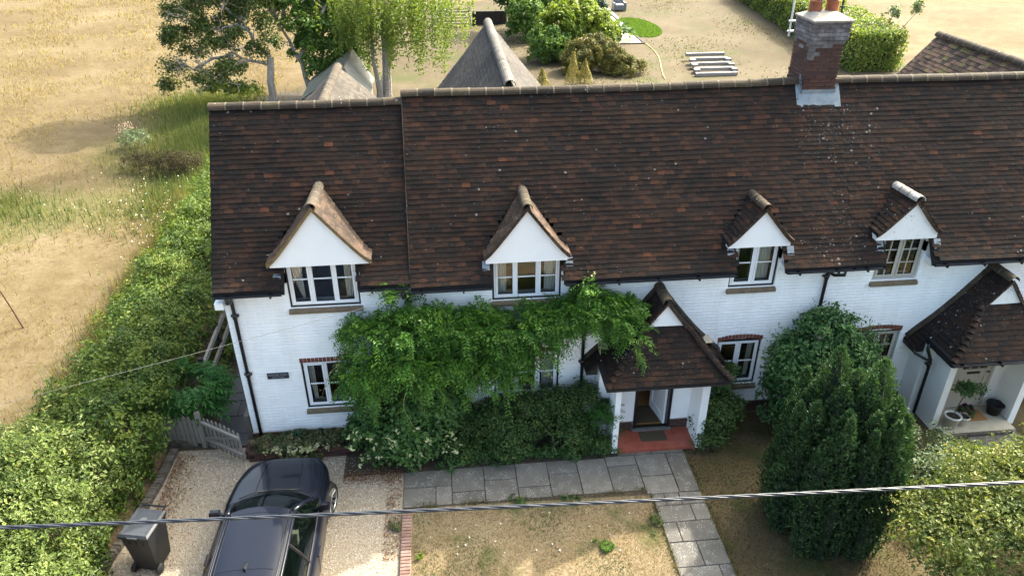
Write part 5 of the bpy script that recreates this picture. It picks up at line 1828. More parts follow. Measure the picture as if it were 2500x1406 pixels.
# raised bed edge at the corner of the house
rb_ = thing('raised_bed', 'low brick edged raised bed of ground cover against the white wall', 'raised bed', (-3.4, -.3, 0))
b = MB(); b.face([(-4.40, -.46, .20), (-2.3, -.46, .20), (-2.3, -.03, .24), (-4.40, -.03, .24)]); b.build('soil', SOIL, rb_)
vs = [brickmesh('brick', .215, .065, .10, BRICK, i/5) for i in range(6)]
for c in range(3):
    for k in range(9):
        place('brick', random.choice(vs), rb_, Matrix.Translation((-4.30+k*.225+(.11 if c % 2 else 0), -.50, .005+c*.075)))
    for k in range(2):
        place('brick', random.choice(vs), rb_, Matrix.Translation((-4.44, -.36+k*.225+(.05 if c % 2 else 0), .005+c*.075)) @ Matrix.Rotation(math.pi/2, 4, 'Z'))
b = MB(); b.box(-4.50, -4.40, -.04, .25, 0, .82); b.build('corner_pier', BRICK_OLD, rb_)

# ------------------------------------------------------------------ neighbour's doorstep
def pot(name, label, x, y, z, r, h, m, cat='plant pot'):
    t = thing(name, label, cat, (x, y, z))
    b = MB(); b.lathe([(.0, 0), (r*.72, 0), (r*.93, h*.82), (r*1.03, h*.83), (r*1.03, h), (r*.9, h), (r*.86, h*.86), (0, h*.86)], (x, y, z), 20)
    b.build('pot', m, t, True)
    b = MB(); b.lathe([(r*.86, 0), (0, .01)], (x, y, z+h*.87), 14); b.build('soil', SOIL, t)
    return t
pot1 = pot('standard_pot', 'large white pot holding a slim clipped standard tree on the porch step', 10.74, -1.06, .1, .17, .33, PLASTW)
pot2 = pot('flower_pot', 'small white pot of dark purple flowers beside the larger white pot', 11.06, -1.0, .1, .13, .23, PLASTW)
tb = thing('black_tub', 'round black tub standing by the wall of the cream door porch', 'tub', (11.98, -.72, .1))
b = MB(); b.lathe([(.0, 0), (.12, 0), (.17, .24), (.19, .25), (.185, .27), (.155, .26), (.13, .1), (0, .08)], (11.98, -.72, .10), 18); b.build('tub', RUBBER, tb, True)
b = MB(); b.box(11.0, 11.72, -.94, -.60, .101, .116); tag(b.build('doormat', MATT2), 'orange brown coir doormat in front of the cream door', 'doormat')

# ------------------------------------------------------------------ overhead lines
def strand_cable():
    t = thing('power_cable', 'thick black twisted overhead cable crossing in front of the house', 'cable', (0, -6.75, 4.7))
    P0, P1, P2 = Vector((-7.4, -6.75, 5.02)), Vector((.55, -6.75, 4.672)), Vector((10.0, -6.75, 4.285))
    def c(u):
        x = -17+38*u
        # parabola through the three sightings
        a = (4.94, 4.78, 4.67, 4.56, 4.42)
        xs = (-4.84, -2.24, .55, 3.55, 6.77)
        co = CO
        return Vector((x, -6.75, co[0]*x*x+co[1]*x+co[2]))
    CO = np.polyfit([-4.84, -2.24, .55, 3.55, 6.77], [4.94, 4.78, 4.67, 4.56, 4.42], 2)
    for k in range(3):
        b = MB(); pts = []
        n = 920
        for i in range(n+1):
            u = i/n; a = u*38/.50*2*math.pi*.62+k*2*math.pi/3
            pts.append(c(u)+Vector((0, math.cos(a), math.sin(a)))*.012)
        b.tube(pts, .0112, 7); b.build('strand', CABLE, t, True)
strand_cable()
pw = thing('telephone_wire', 'thin grey telephone wire running from the eave bracket across the left hedge', 'wire', (-.47, -.06, 3.66))
b = MB()
A, B = Vector((-.47, -.07, 3.66)), Vector((-17.9, -11.93, 6.58))
pts = [A.lerp(B, i/40)+Vector((0, 0, -.16*4*(i/40)*(1-i/40))) for i in range(41)]
b.tube(pts, .0035, 5); b.build('wire', mat('grey_wire', [(.05, .05, .05), (.08, .08, .08)], 9, .6), pw)
b = MB(); b.box(-.54, -.40, -.05, -.005, 3.63, 3.69); b.tube([(-.56, -.06, 3.65), (-.50, -.07, 3.70), (-.46, -.06, 3.65), (-.41, -.07, 3.70), (-.37, -.06, 3.65)], .016, 6)
b.build('bracket', BLACK, pw)
# ------------------------------------------------------------------ back garden things
b = MB(); b.face([(11.3, 37.9, .012), (13.8, 38.1, .012), (14.4, 57, .012), (11.4, 57, .012)])
pad = b.build('paved_strip', PADM); pad['kind'] = 'structure'
b = MB(); b.box(13.72, 13.86, 38.0, 57, 0, .07); b.box(11.2, 13.86, 37.8, 37.93, 0, .07)
tag(b.build('timber_edging', WOOD_D), 'dark timber edging round the pale paved strip in the back garden', 'edging')
sl = thing('sleeper_steps', 'stepped bank of pale grey timber sleepers set into the back lawn', 'garden steps', (16.0, 30.5, 0))
for i in range(5):
    y = 29.0+i*.95
    b = MB(); b.box(14.55+i*.14+(.1 if i % 2 else 0), 17.0+i*.13, y, y+.24, .02+.06*i, .20+.06*i, 0, random.random()); b.build('sleeper', WOOD_P, sl)
    if i in (1, 2, 3):
        for x in (14.5+i*.16, 16.75+i*.14):
            b = MB(); b.box(x, x+.34, y-.34, y-.01, .02+.06*i, .19+.06*i, 0, .4); b.build('side_block', WOOD_P, sl)
rp_ = thing('timber_planter', 'dark raised timber planter box on the paved strip', 'planter', (12.1, 45.6, 0))
b = MB(); b.box(11.4, 12.9, 44.9, 46.6, 0, .55); b.box(11.35, 12.95, 44.85, 44.99, .50, .62); b.build('planter_box', WOOD_D, rp_)
ar = thing('garden_armchair', 'grey woven garden armchair standing on the back lawn', 'chair', (14.75, 50.2, 0))
b = MB(); b.box(14.4, 15.2, 49.8, 50.7, .12, .42); b.build('seat', RATTAN, ar)
b = MB(); b.box(14.4, 15.2, 50.62, 50.82, .42, .98, mtx=Matrix.Identity(4)); b.build('backrest', RATTAN, ar)
for x in (14.28, 15.18): b = MB(); b.box(x, x+.13, 49.8, 50.75, .1, .64); b.build('armrest', RATTAN, ar)
for x in (14.3, 15.2):
    for yy in (49.85, 50.65): b = MB(); b.box(x, x+.08, yy, yy+.08, 0, .12); b.build('leg', RATTAN, ar)
b = MB(); b.box(14.47, 15.13, 49.82, 50.55, .42, .52); b.build('cushion', mat('grey_cushion', [(.3, .31, .32), (.38, .39, .4)], 6, .9), ar)
b = MB(); pts = []
for i in range(30):
    u = i/29; pts.append((13.75-.75*u+.35*math.sin(u*4.5), 38.8-10.2*u, .03))
b.tube(pts, .022, 5); tag(b.build('garden_hose', HOSE), 'yellow garden hose trailing across the back lawn to the house', 'hose')
sf_ = thing('slatted_fence', 'dark slatted timber fence behind the birch tree', 'fence', (1.2, 45.4, 0))
for x in (-.4, 1.0, 2.4):
    b = MB(); b.box(x-.06, x+.06, 45.34, 45.46, 0, 1.35); b.build('post', WOOD_D, sf_)
for k in range(6):
    b = MB(); b.box(-.45, 2.5, 45.28, 45.335, .12+k*.21, .23+k*.21); b.build('rail', WOOD_G, sf_)
sw_ = thing('sleeper_wall', 'low black sleeper wall beside the slatted fence', 'wall', (3.4, 45.8, 0))
for k in range(4):
    b = MB(); b.box(2.6, 5.2, 45.7, 45.95, k*.24, k*.24+.23); b.build('sleeper', WOOD_D, sw_)

sh = thing('garden_shed', 'timber shed with a green mineral felt roof beside the birch trunk', 'shed', (-5.3, 29.3, 0))
b = MB()
SX, SY0, SY1, SR = -4.42, 22.8, 27.0, 2.48
XL, ZL, XR, ZR = -6.63, 1.09, -3.45, .95
b.box(XL+.35, XR-.12, SY0+.15, SY1-.15, 0, .95)
b.face([(XL+.35, SY0+.149, .9), (XR-.12, SY0+.149, .9), (SX, SY0+.149, SR-.12)])
b.face([(XL+.35, SY1-.149, .9), (SX, SY1-.149, SR-.12), (XR-.12, SY1-.149, .9)])
b.build('shed_wall', mat('silvered_shed_boards', [(.10, .095, .085), (.2, .19, .17)], 5, .9, stretch=(5, 5, .6)), sh)
for (xe, ze_, nm) in ((XL, ZL, FELT), (XR, ZR, mat('pale_mineral_felt', [(.13, .135, .13), (.19, .195, .19)], 2, .9))):
    b = MB(); s = -1 if xe < SX else 1
    q = [(SX, SY0, SR), (SX, SY1, SR), (xe, SY1, ze_), (xe, SY0, ze_)]
    b.face(q[::s]); b.face([(p_[0], p_[1], p_[2]-.05) for p_ in q[::-s]])
    b.face([q[1], (q[1][0], q[1][1], q[1][2]-.05), (q[2][0], q[2][1], q[2][2]-.05), q[2]]); b.face([q[2], (q[2][0], q[2][1], q[2][2]-.05), (q[3][0], q[3][1], q[3][2]-.05), q[3]])
    b.build('shed_roof', nm, sh)
b = MB(); b.tube([(SX, SY0, SR+.01), (SX, SY1, SR+.01)], .05, 6); b.build('ridge_strip', mat('brown_ridge_strip', [(.12, .09, .06), (.18, .14, .10)], 4, .9), sh)
b = MB(); b.box(-.25, .25, -.02, .02, 0, 1.35, mtx=Matrix.Translation((-3.2, 25.6, .05)) @ Matrix.Rotation(-.25, 4, 'X') @ Matrix.Rotation(.35, 4, 'Y'))
tag(b.build('white_panel', mat('white_panel', [(.6, .58, .54), (.72, .7, .66)], 3, .8)), 'white sheet panel leaning at the corner of the shed by the birch', 'panel')

# ------------------------------------------------------------------ foliage machinery
def unit(v): return v/np.maximum(1e-9, np.linalg.norm(v, axis=-1, keepdims=True))

def leaf_verts(P, Nrm, size, aspect=.5, fold=.18, axis=None):
    n = len(P)
    if axis is None: axis = unit(np.cross(Nrm, RNG.normal(size=(n, 3))))
    sd = unit(np.cross(Nrm, axis))
    L = size[:, None]; W = L*aspect*.5
    V = np.zeros((n, 4, 3))
    V[:, 0] = P-axis*L*.5
    V[:, 1] = P+sd*W+Nrm*W*fold*2
    V[:, 2] = P+axis*L*.5-Nrm*L*.08
    V[:, 3] = P-sd*W+Nrm*W*fold*2
    return V
LF = [(0, 1, 2), (0, 2, 3)]

def clumped(ells, n, nsub, rsub, shell=.55, upbias=.3, flat=1.0, seed=0, zmin=.03, jit=.6):
    """points and outward normals spread through lumps that sit near the surface of big ellipsoids"""
    rg = np.random.default_rng(seed)
    E = np.array(ells, float)
    vol = (E[:, 3]*E[:, 4]*E[:, 5])**.67
    ci = rg.choice(len(E), nsub, p=vol/vol.sum())
    d = unit(rg.normal(size=(nsub, 3)))
    d[:, 2] = np.where(d[:, 2] < -.3, -d[:, 2], d[:, 2])
    rr = shell+(1-shell)*rg.random(nsub)
    SCn = E[ci, :3]+d*E[ci, 3:6]*rr[:, None]
    srnd = rg.random(nsub); srad = rsub*rg.uniform(.6, 1.35, nsub)
    si = rg.integers(0, nsub, n)
    dd = unit(rg.normal(size=(n, 3))+d[si]*.55+np.array([0, 0, upbias]))
    P = SCn[si]+dd*(srad[si]*rg.random(n)**.45)[:, None]*np.array([1, 1, flat])
    N = unit(dd*.7+d[si]*.5+rg.normal(size=(n, 3))*jit+np.array([0, 0, upbias]))
    keep = P[:, 2] > zmin
    depth = np.linalg.norm((P-E[ci[si], :3])/E[ci[si], 3:6], axis=1)
    return P[keep], N[keep], srnd[si][keep], depth[keep]

def foliage(name, ells, n, nsub, rsub, size, m, parent=None, aspect=.5, rv=.5, seed=0, **kw):
    P, N, sr, dep = clumped(ells, n, nsub, rsub, seed=seed, **kw)
    rg = np.random.default_rng(seed+1)
    k = len(P)
    rnd = np.clip(sr*rv+rg.random(k)*(1-rv), 0, 1)
    V = leaf_verts(P, N, size*np.clip(np.exp(rg.normal(size=k)*.36), .4, 1.9), aspect*rg.uniform(.75, 1.25, (k, 1)))
    return obj(name, bulk_mesh(name, V, LF, m, rnd), parent)

def shoots(starts, dirs, length, nleaf, size, aspect=.45, seed=0, droop=.25):
    """leafy twigs: returns leaf verts (and a list of twig paths)"""
    rg = np.random.default_rng(seed)
    Ps, Ns, As, S, paths = [], [], [], [], []
    for s, d in zip(starts, dirs):
        s, d = np.array(s, float), unit(np.array(d, float))
        L = length*rg.uniform(.6, 1.3)
        side = unit(np.cross(d, [0, 0, 1.0]+rg.normal(size=3)*.2))
        pth = []
        for k in range(nleaf):
            u = (k+1)/nleaf
            c = s+d*L*u+np.array([0, 0, -droop*L*u*u])
            pth.append(c)
            for sg in (-1, 1):
                ax = unit(side*sg+d*.5+rg.normal(size=3)*.2)
                if rg.random() < .28: continue
                Ps.append(c+ax*size*.5+rg.normal(size=3)*size*.18); As.append(ax); Ns.append(unit(np.array([0, 0, 1])+rg.normal(size=3)*.35)); S.append(size*(1.15-.5*u)*rg.uniform(.8, 1.2))
        paths.append([s]+pth)
    Ps, Ns, As, S = map(np.array, (Ps, Ns, As, S))
    Ns = unit(Ns-As*(Ns*As).sum(1, keepdims=True))
    return leaf_verts(Ps, Ns, S, aspect, axis=As), paths

def frond_cloud(name, P, D, length, m, parent, nl=6, lw=.32, seed=0, rnd=None):
    """pinnate leaves: leaflets paired along a drooping stalk, all in one mesh"""
    rg = np.random.default_rng(seed)
    n = len(P)
    D = unit(D)
    side = unit(np.cross(D, np.array([0, 0, 1.0])+rg.normal(size=(n, 3))*.25))
    L = length*rg.uniform(.65, 1.25, n)
    Vs = []
    upn = unit(np.cross(side, D))
    for k in range(nl):
        u = (k+.6)/nl
        c = P+D*(L*u)[:, None]+np.array([0, 0, -1.0])*(L*.42*u*u)[:, None]
        for sg in (-1, 1):
            ax = unit(side*sg+D*.55+np.array([0, 0, -.35])+rg.normal(size=(n, 3))*.15)
            nm = unit(upn+rg.normal(size=(n, 3))*.3); nm = unit(nm-ax*(nm*ax).sum(1, keepdims=True))
            Ls = L*.36*(1-.25*u)
            Vs.append(leaf_verts(c+ax*(Ls*.5)[:, None], nm, Ls, lw, axis=ax))
    V = np.stack(Vs, 1).reshape(n*nl*2, 4, 3)
    r = np.repeat(rg.random(n) if rnd is None else rnd, nl*2)
    r = np.clip(r+rg.normal(size=len(r))*.08, 0, 1)
    return obj(name, bulk_mesh(name, V, LF, m, r), parent)

def blades(name, x, y, h, w, m, rnd, z=0.0, lean=.35, parent=None, kind='stuff'):
    n = len(x)
    a = RNG.uniform(0, 2*math.pi, n); l = RNG.uniform(0, lean, n)*h
    la = RNG.uniform(0, 2*math.pi, n)
    V = np.zeros((n, 3, 3))
    V[:, 0, 0] = x-np.cos(a)*w/2; V[:, 0, 1] = y-np.sin(a)*w/2
    V[:, 1, 0] = x+np.cos(a)*w/2; V[:, 1, 1] = y+np.sin(a)*w/2
    V[:, 2, 0] = x+np.cos(la)*l; V[:, 2, 1] = y+np.sin(la)*l
    V[:, :2, 2] = z; V[:, 2, 2] = z+h
    o = obj(name, bulk_mesh(name, V, [(0, 1, 2)], m, rnd), parent)
    if kind and parent is None: o['kind'] = kind
    return o

L_HEDGE = leafmat('hedge_leaf', [(.03, .06, .013), (.07, .12, .02), (.13, .185, .028), (.2, .225, .04), (.23, .18, .045)], [0, .4, .75, .93, 1], .4)
L_FRONT = leafmat('pale_hedge_leaf', [(.03, .055, .014), (.075, .115, .022), (.13, .175, .035), (.21, .25, .085), (.22, .2, .04)], [0, .35, .65, .92, 1], .35)
L_WIST = leafmat('wisteria_leaf', [(.03, .085, .013), (.07, .17, .022), (.105, .235, .033), (.17, .3, .045), (.28, .34, .07)], [0, .4, .75, .96, 1], .35, .45)
L_ROSE = leafmat('shrub_leaf', [(.024, .062, .018), (.05, .112, .028), (.085, .17, .042), (.10, .18, .055)], None, .3, .45)
L_TIP = leafmat('cream_leaf_tip', [(.30, .34, .12), (.50, .50, .27), (.60, .56, .38)], None, .3)
L_DARK = leafmat('dark_bush_leaf', [(.022, .052, .015), (.046, .092, .022), (.078, .13, .028), (.13, .145, .038)], [0, .45, .85, 1], .25)
L_COVER = leafmat('ground_cover_leaf', [(.03, .05, .02), (.06, .09, .03), (.10, .11, .04), (.22, .17, .09), (.3, .23, .13)], [0, .35, .6, .85, 1], .3)
L_WALNUT = leafmat('bright_pinnate_leaf', [(.03, .10, .018), (.05, .15, .028), (.075, .20, .04)], None, .4, .4)
L_WALLS = leafmat('wall_shrub_leaf', [(.026, .07, .022), (.055, .125, .036), (.088, .175, .048), (.16, .24, .085)], [0, .45, .85, 1], .3, .45)
YEWCORE = mat('yew_core', [(.006, .013, .006), (.012, .022, .010)], 9, .95)
L_YEW = leafmat('yew_needle', [(.014, .034, .013), (.032, .07, .024), (.058, .112, .036), (.11, .18, .06)], [0, .4, .8, 1], .15, .5)
L_LIT = leafmat('sunlit_hedge_leaf', [(.06, .11, .022), (.12, .175, .03), (.19, .24, .045), (.28, .28, .06)], [0, .4, .8, 1], .4)
L_RT = leafmat('lit_tree_leaf', [(.045, .075, .02), (.095, .13, .03), (.16, .19, .045), (.26, .24, .06), (.32, .26, .09)], [0, .35, .75, .95, 1], .4)
L_VARI = leafmat('variegated_leaf', [(.05, .09, .035), (.10, .15, .07), (.2, .24, .13), (.34, .36, .22)], [0, .4, .75, 1], .3)
L_BIRCH = leafmat('birch_leaf', [(.06, .11, .022), (.115, .17, .032), (.18, .23, .045), (.29, .29, .06)], [0, .4, .8, 1], .45)
L_TREE = leafmat('tree_leaf', [(.03, .065, .016), (.055, .105, .022), (.085, .145, .03), (.15, .17, .04)], [0, .45, .85, 1], .35)
L_TREE2 = leafmat('bright_tree_leaf', [(.04, .09, .018), (.08, .155, .027), (.12, .2, .034), (.17, .24, .05)], [0, .4, .8, 1], .4)
L_YELLOW = leafmat('yellow_green_leaf', [(.07, .13, .018), (.14, .20, .022), (.22, .27, .03), (.28, .28, .035)], [0, .4, .8, 1], .4)
L_GOLD = leafmat('golden_conifer', [(.03, .05, .012), (.075, .085, .016), (.14, .12, .02), (.20, .13, .03)], [0, .35, .75, 1], .25)
L_GOLD2 = leafmat('pale_golden_conifer', [(.16, .14, .035), (.25, .21, .06), (.32, .27, .09)], None, .3)
L_BIG = leafmat('big_plant_leaf', [(.03, .07, .02), (.06, .13, .035), (.10, .17, .045)], None, .3, .4)
L_STRAW = leafmat('straw_blade', [(.14, .10, .042), (.19, .138, .062), (.23, .178, .09), (.27, .22, .13)], None, .6, .9)
L_STRAW2 = leafmat('lawn_straw_blade', [(.21, .155, .075), (.28, .215, .115), (.34, .27, .16), (.40, .34, .22)], None, .6, .9)
L_GREENB = leafmat('green_blade', [(.05, .085, .02), (.09, .125, .035), (.15, .16, .06), (.24, .22, .10)], None, .35, .7)
L_WEED = leafmat('dock_seed', [(.04, .036, .018), (.065, .055, .028), (.09, .075, .042)], None, .2, .9)
L_WHITEF = leafmat('white_flower', [(.5, .5, .42), (.7, .7, .62)], None, .2, .8)
L_PURP = leafmat('purple_flower', [(.06, .012, .04), (.12, .03, .07)], None, .2, .8)
L_PATCH = leafmat('fresh_grass', [(.06, .12, .018), (.10, .18, .026), (.14, .22, .04)], None, .35, .7)

def stems(parent, paths, r=.012, m=TWIG, name='stem'):
    for p in paths:
        b = MB(); k = len(p)
        b.tube([tuple(q) for q in p], [r*(1-.75*i/max(1, k-1)) for i in range(k)], 4)
        b.build(name, m, parent)

def woody(parent, base, tips, r=.03, m=TWIG, seed=0, name='stem'):
    rg = random.Random(seed)
    b = MB()
    for t in tips:
        A, B = Vector(base)+Vector((rg.uniform(-.06, .06), rg.uniform(-.06, .06), 0)), Vector(t)
        mid = A.lerp(B, .5)+Vector((rg.uniform(-.1, .1), rg.uniform(-.1, .1), .12*(B-A).length))
        b.tube([A, A.lerp(mid, .6), mid, B], [r, r*.8, r*.55, r*.2], 5)
    return b.build(name, m, parent)

# ------------------------------------------------------------------ left boundary hedge
hd = thing('boundary_hedge', 'long overgrown mixed hedge running down the left side of the cottage', 'hedge', (-7.2, 4, 0))
ell = []
for i in range(22):
    y = -1.6+i*.72
    wv = 1.28-.02*i
    ell.append((-7.25+.12*math.sin(i*1.7)-.02*i, y, .9, wv, .75, 1.08+.16*math.sin(i*2.3)))
    if i > 1: ell.append((-6.6+.1*math.sin(i), y, .95, .85, .6, .95))
foliage('foliage', ell, 84000, 1700, .27, .066, L_HEDGE, hd, .6, .74, seed=101, shell=.75, upbias=.45)
foliage('lower_growth', [(e[0]-1.0, e[1], .25, .55, .6, .45) for e in ell[::2]], 9000, 300, .2, .07, L_LIT, hd, .5, .5, seed=103, shell=.5)
rg = np.random.default_rng(5)
st, dr_ = [], []
for i in range(170):
    y = rg.uniform(-2, 13.5); x = -7.3+rg.normal()*.75
    st.append((x, y, 1.75+rg.uniform(-.25, .15)-.25*abs(x+7.3))); dr_.append((rg.normal()*.35, rg.normal()*.35, 1))
V, pth = shoots(st, dr_, .42, 7, .075, .5, 7, .1)
obj('shoots', bulk_mesh('shoots', V, LF, L_LIT, np.random.default_rng(1).random(len(V))), hd)['kind'] = 'stuff'
woody(hd, (-6.6, 3, 0), [(-6.4+random.uniform(-.6, .5), random.uniform(1.5, 6), random.uniform(.8, 1.5)) for _ in range(12)], .03, TWIG, 3)
fs = thing('front_shrub', 'bright pale green loose shrub at the lower end of the hedge by the bin', 'shrub', (-7.2, -3.8, 0))
foliage('foliage', [(-7.3, -2.2, 1.15, 1.15, .9, 1.15), (-7.9, -1.6, 1.0, .9, .8, 1.0), (-7.4, -3.3, 1.2, 1.3, 1.0, 1.15), (-7.4, -4.6, 1.0, 1.4, 1.0, 1.15), (-8.3, -3.0, .9, .9, 1.0, 1.0), (-6.75, -4.2, .7, .65, .9, .8), (-8.2, -5.4, .9, 1.2, 1.0, 1.1)],
        70000, 1000, .25, .06, L_FRONT, fs, .5, .68, seed=111, shell=.7, upbias=.5)
st, dr_ = [], []
for i in range(110):
    st.append((-7.7+rg.normal()*.7, -3.4+rg.normal()*1.2, 2.1+rg.uniform(-.3, .15))); dr_.append((rg.normal()*.5, rg.normal()*.5, 1))
for i in range(9):
    st.append((-6.45+rg.normal()*.1, -2.3+rg.normal()*.7, 1.1+rg.normal()*.2)); dr_.append((1, rg.normal()*.4, .5))
V, pth = shoots(st, dr_, .45, 6, .11, .45, 8, .2)
obj('shoots', bulk_mesh('shoots', V, LF, L_FRONT, .4+.6*np.random.default_rng(2).random(len(V))), fs)['kind'] = 'stuff'
woody(fs, (-7.3, -3.8, 0), [(-7.3+random.uniform(-1, 1), -3.8+random.uniform(-1, 1), 1.2) for _ in range(10)], .03, TWIG, 4)
bk = thing('bank_ivy', 'dark low ivy covering the shaded bank behind the brick kerb', 'ivy', (-6.4, -1.3, .1))
foliage('foliage', [(-6.55, -1.2, .15, .35, .8, .25), (-6.7, -2.2, .2, .3, .7, .35), (-6.75, -.5, .2, .4, .5, .3), (-6.6, -3.2, .15, .3, .6, .3)], 5500, 200, .14, .06, L_HEDGE, bk, .7, .5, seed=115)

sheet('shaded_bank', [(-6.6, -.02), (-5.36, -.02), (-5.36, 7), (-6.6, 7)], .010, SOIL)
foliage('inner_growth', [(-5.75, y_, .15, .32, .5, .35) for y_ in (1.6, 2.4, 3.2, 4.0, 4.8, 5.6, 6.4)], 5000, 220, .16, .06, L_HEDGE, hd, .6, .5, seed=117, shell=.4)
# ------------------------------------------------------------------ big-leaved plant beside the gate: every pinnate leaf its own piece
wl = thing('walnut_sapling', 'bushy sapling with large bright green pinnate leaves behind the picket fence', 'plant', (-5.85, .85, 0))
def pinnate(L, nl, seed):
    rg = random.Random(seed); b = MB()
    path_ = []
    for k in range(nl+1):
        u = k/nl; path_.append(Vector((0, L*u, -.30*L*u*u)))
    b.tube(path_, .006, 4, 0, .2)
    def leaflet(c, ax, l, w):
        ax = ax.normalized(); sd = ax.cross(Vector((0, 0, 1))).normalized(); upn = sd.cross(ax)
        m1 = c+ax*l*.45; tip = c+ax*l-upn*l*.16
        a, d = m1+sd*w+upn*w*.35, m1-sd*w+upn*w*.35
        r = rg.random()
        b.face([c, a, tip], 0, r); b.face([c, tip, d], 0, r*.8)
    for k in range(1, nl):
        u = k/nl
        for sg in (-1, 1):
            leaflet(path_[k], Vector((sg*1.0, .55, -.28)), L*.42*(1-.2*abs(u-.5)), L*.085)
    leaflet(path_[nl], Vector((0, 1, -.5)), L*.42, L*.09)
    return b.mesh('leaf', L_WALNUT)
pv = [pinnate(.34, 5, 60+i) for i in range(5)]
rg_ = random.Random(9)
tips = []
for i in range(190):
    a = rg_.uniform(0, 2*math.pi); el = rg_.uniform(.0, 1.25)
    rad = .62*(rg_.random()**.3)
    c = Vector((-5.86+rad*1.15*math.cos(a)*math.cos(el*.7), .86+rad*math.sin(a)*math.cos(el*.7), .78+.62*math.sin(el)*rg_.uniform(.6, 1)))
    if a > math.pi: c.z -= .22*rg_.random()
    ya = math.atan2(c.y-.86, c.x+5.86)-math.pi/2+rg_.uniform(-.6, .6)
    M = Matrix.Translation(c) @ Matrix.Rotation(ya, 4, 'Z') @ Matrix.Rotation(rg_.uniform(-.25, .5), 4, 'X') @ Matrix.Rotation(rg_.uniform(-.3, .3), 4, 'Y') @ Matrix.Scale(rg_.uniform(.8, 1.2), 4)
    place('leaf', rg_.choice(pv), wl, M)
    if i % 12 == 0: tips.append(tuple(c))
woody(wl, (-5.86, .9, 0), tips, .022, TWIG, 6)

# ------------------------------------------------------------------ wisteria over the front wall
wi = thing('wisteria', 'wisteria with feathery green leaves trained along the white wall up to the porch roof', 'climber', (-.5, -.2, 0))
ell = [(-1.55, -.42, 2.75, .62, .38, .50), (-.85, -.45, 2.85, .7, .42, .52), (-.1, -.45, 2.85, .7, .42, .5), (.6, -.42, 2.82, .7, .4, .48), (1.3, -.38, 2.85, .7, .36, .42), (2.0, -.38, 2.95, .6, .36, .45),
       (2.6, -.36, 3.05, .55, .34, .52), (3.15, -.36, 2.95, .5, .32, .46), (3.42, -.42, 2.98, .32, .34, .36), (3.58, -.9, 2.62, .16, .2, .28),
       (-1.7, -.62, 2.15, .55, .42, .5), (-1.0, -.7, 2.15, .65, .45, .6), (-.25, -.68, 2.15, .6, .42, .6), (.45, -.6, 2.2, .5, .38, .5), (1.05, -.5, 2.3, .5, .34, .36), (1.6, -.47, 2.45, .45, .3, .3), (-1.75, -.4, 1.7, .4, .3, .4), (.75, -.58, 1.85, .4, .34, .42), (1.2, -.52, 2.02, .36, .3, .28), (2.2, -.4, 2.65, .4, .3, .3),
       (-1.05, -.2, 3.62, .14, .14, .26), (2.62, -.22, 3.60, .26, .18, .22), (2.95, -.26, 3.35, .2, .15, .2)]
P, N, sr, dep = clumped(ell, 6600, 460, .2, shell=.6, seed=121, upbias=.25)
D = unit(N+np.array([0, -.5, -.12]))
frond_cloud('foliage', P, D, .26, L_WIST, wi, 6, .34, 3, np.clip(sr*.45+np.random.default_rng(3).random(len(P))*.48, 0, 1))
# hanging trails and young tendrils
tr, tp = [], []
rg2 = np.random.default_rng(31)
hang = [((-1.55, -.95, 2.1), .9), ((-.95, -1.1, 2.0), .95), ((-.35, -1.05, 2.2), .7), ((-.75, -1.1, 2.3), .8), ((.3, -.95, 2.2), .6), ((3.62, -1.05, 2.65), .45), ((1.0, -.85, 2.5), .4)]
PP, DD = [], []
for (s, L) in hang:
    pth = []
    for k in range(13):
        u = k/12; q = np.array(s)+np.array([.10*math.sin(u*4+s[0]*3), -.05*u, -L*u]); pth.append(q)
        if k: 
            for _ in range(2): PP.append(q); DD.append(unit(rg2.normal(size=3)*np.array([1, .8, .3])+np.array([0, -.3, -.3])))
    tp.append(pth)
frond_cloud('trails', np.array(PP), np.array(DD), .17, L_WIST, wi, 5, .34, 5)
for (s, e, bow) in [((-2.1, -.6, 2.25), (-2.75, -.35, 1.45), .35), ((-1.9, -.7, 2.8), (-2.35, -.6, 2.15), .3), ((1.55, -.75, 2.75), (1.9, -.85, 2.0), -.15), ((.95, -.8, 2.75), (1.45, -.85, 1.95), -.3), ((1.7, -.8, 2.85), (2.5, -.5, 2.15), .25), ((.9, -.8, 2.2), (1.05, -.85, 1.3), .02)]:
    s, e = np.array(s), np.array(e)
    tp.append([s+(e-s)*u+np.array([0, 0, bow*math.sin(math.pi*u)]) for u in np.linspace(0, 1, 12)])
stems(wi, tp, .008, mat('pale_tendril', [(.28, .27, .12), (.40, .38, .18)], 9, .8), 'tendril')
pale = []
for t in tp[7:]:
    for q in t[4:]: pale.append(q)
pale = np.array(pale); pale = np.repeat(pale, 2, 0)+rg2.normal(size=(len(pale)*2, 3))*.03
obj('young_leaves', bulk_mesh('young_leaves', leaf_verts(pale, unit(rg2.normal(size=pale.shape)+[0, -.4, .8]), .06*rg2.uniform(.7, 1.3, len(pale)), .5), LF, L_TIP, rg2.random(len(pale))*.5), wi)['kind'] = 'stuff'
V, pth = shoots([(2.66, -.42, 3.78), (2.7, -.45, 3.9)], [(.05, -.1, 1), (.15, 0, 1)], .35, 5, .07, .5, 3)
obj('top_sprig', bulk_mesh('top_sprig', V, LF, L_TIP, np.full(len(V), .2)), wi)['kind'] = 'stuff'
st = [(x, -.35, 3.2+.15*math.sin(x*5)) for x in np.linspace(-1.9, 3.6, 46)]; dr_ = [(rg2.normal()*.6, -.25, .8) for _ in st]
st += [(x, -.22, 3.26) for x in np.linspace(.75, 2.2, 10)]; dr_ += [(rg2.normal()*.7, -.1, .7) for _ in range(10)]
st += [(-1.85, -.5, 3.0), (-1.95, -.5, 2.95), (-2.0, -.5, 2.8)]; dr_ += [(-.25, 0, 1), (-.1, 0, 1), (-.6, 0, .6)]
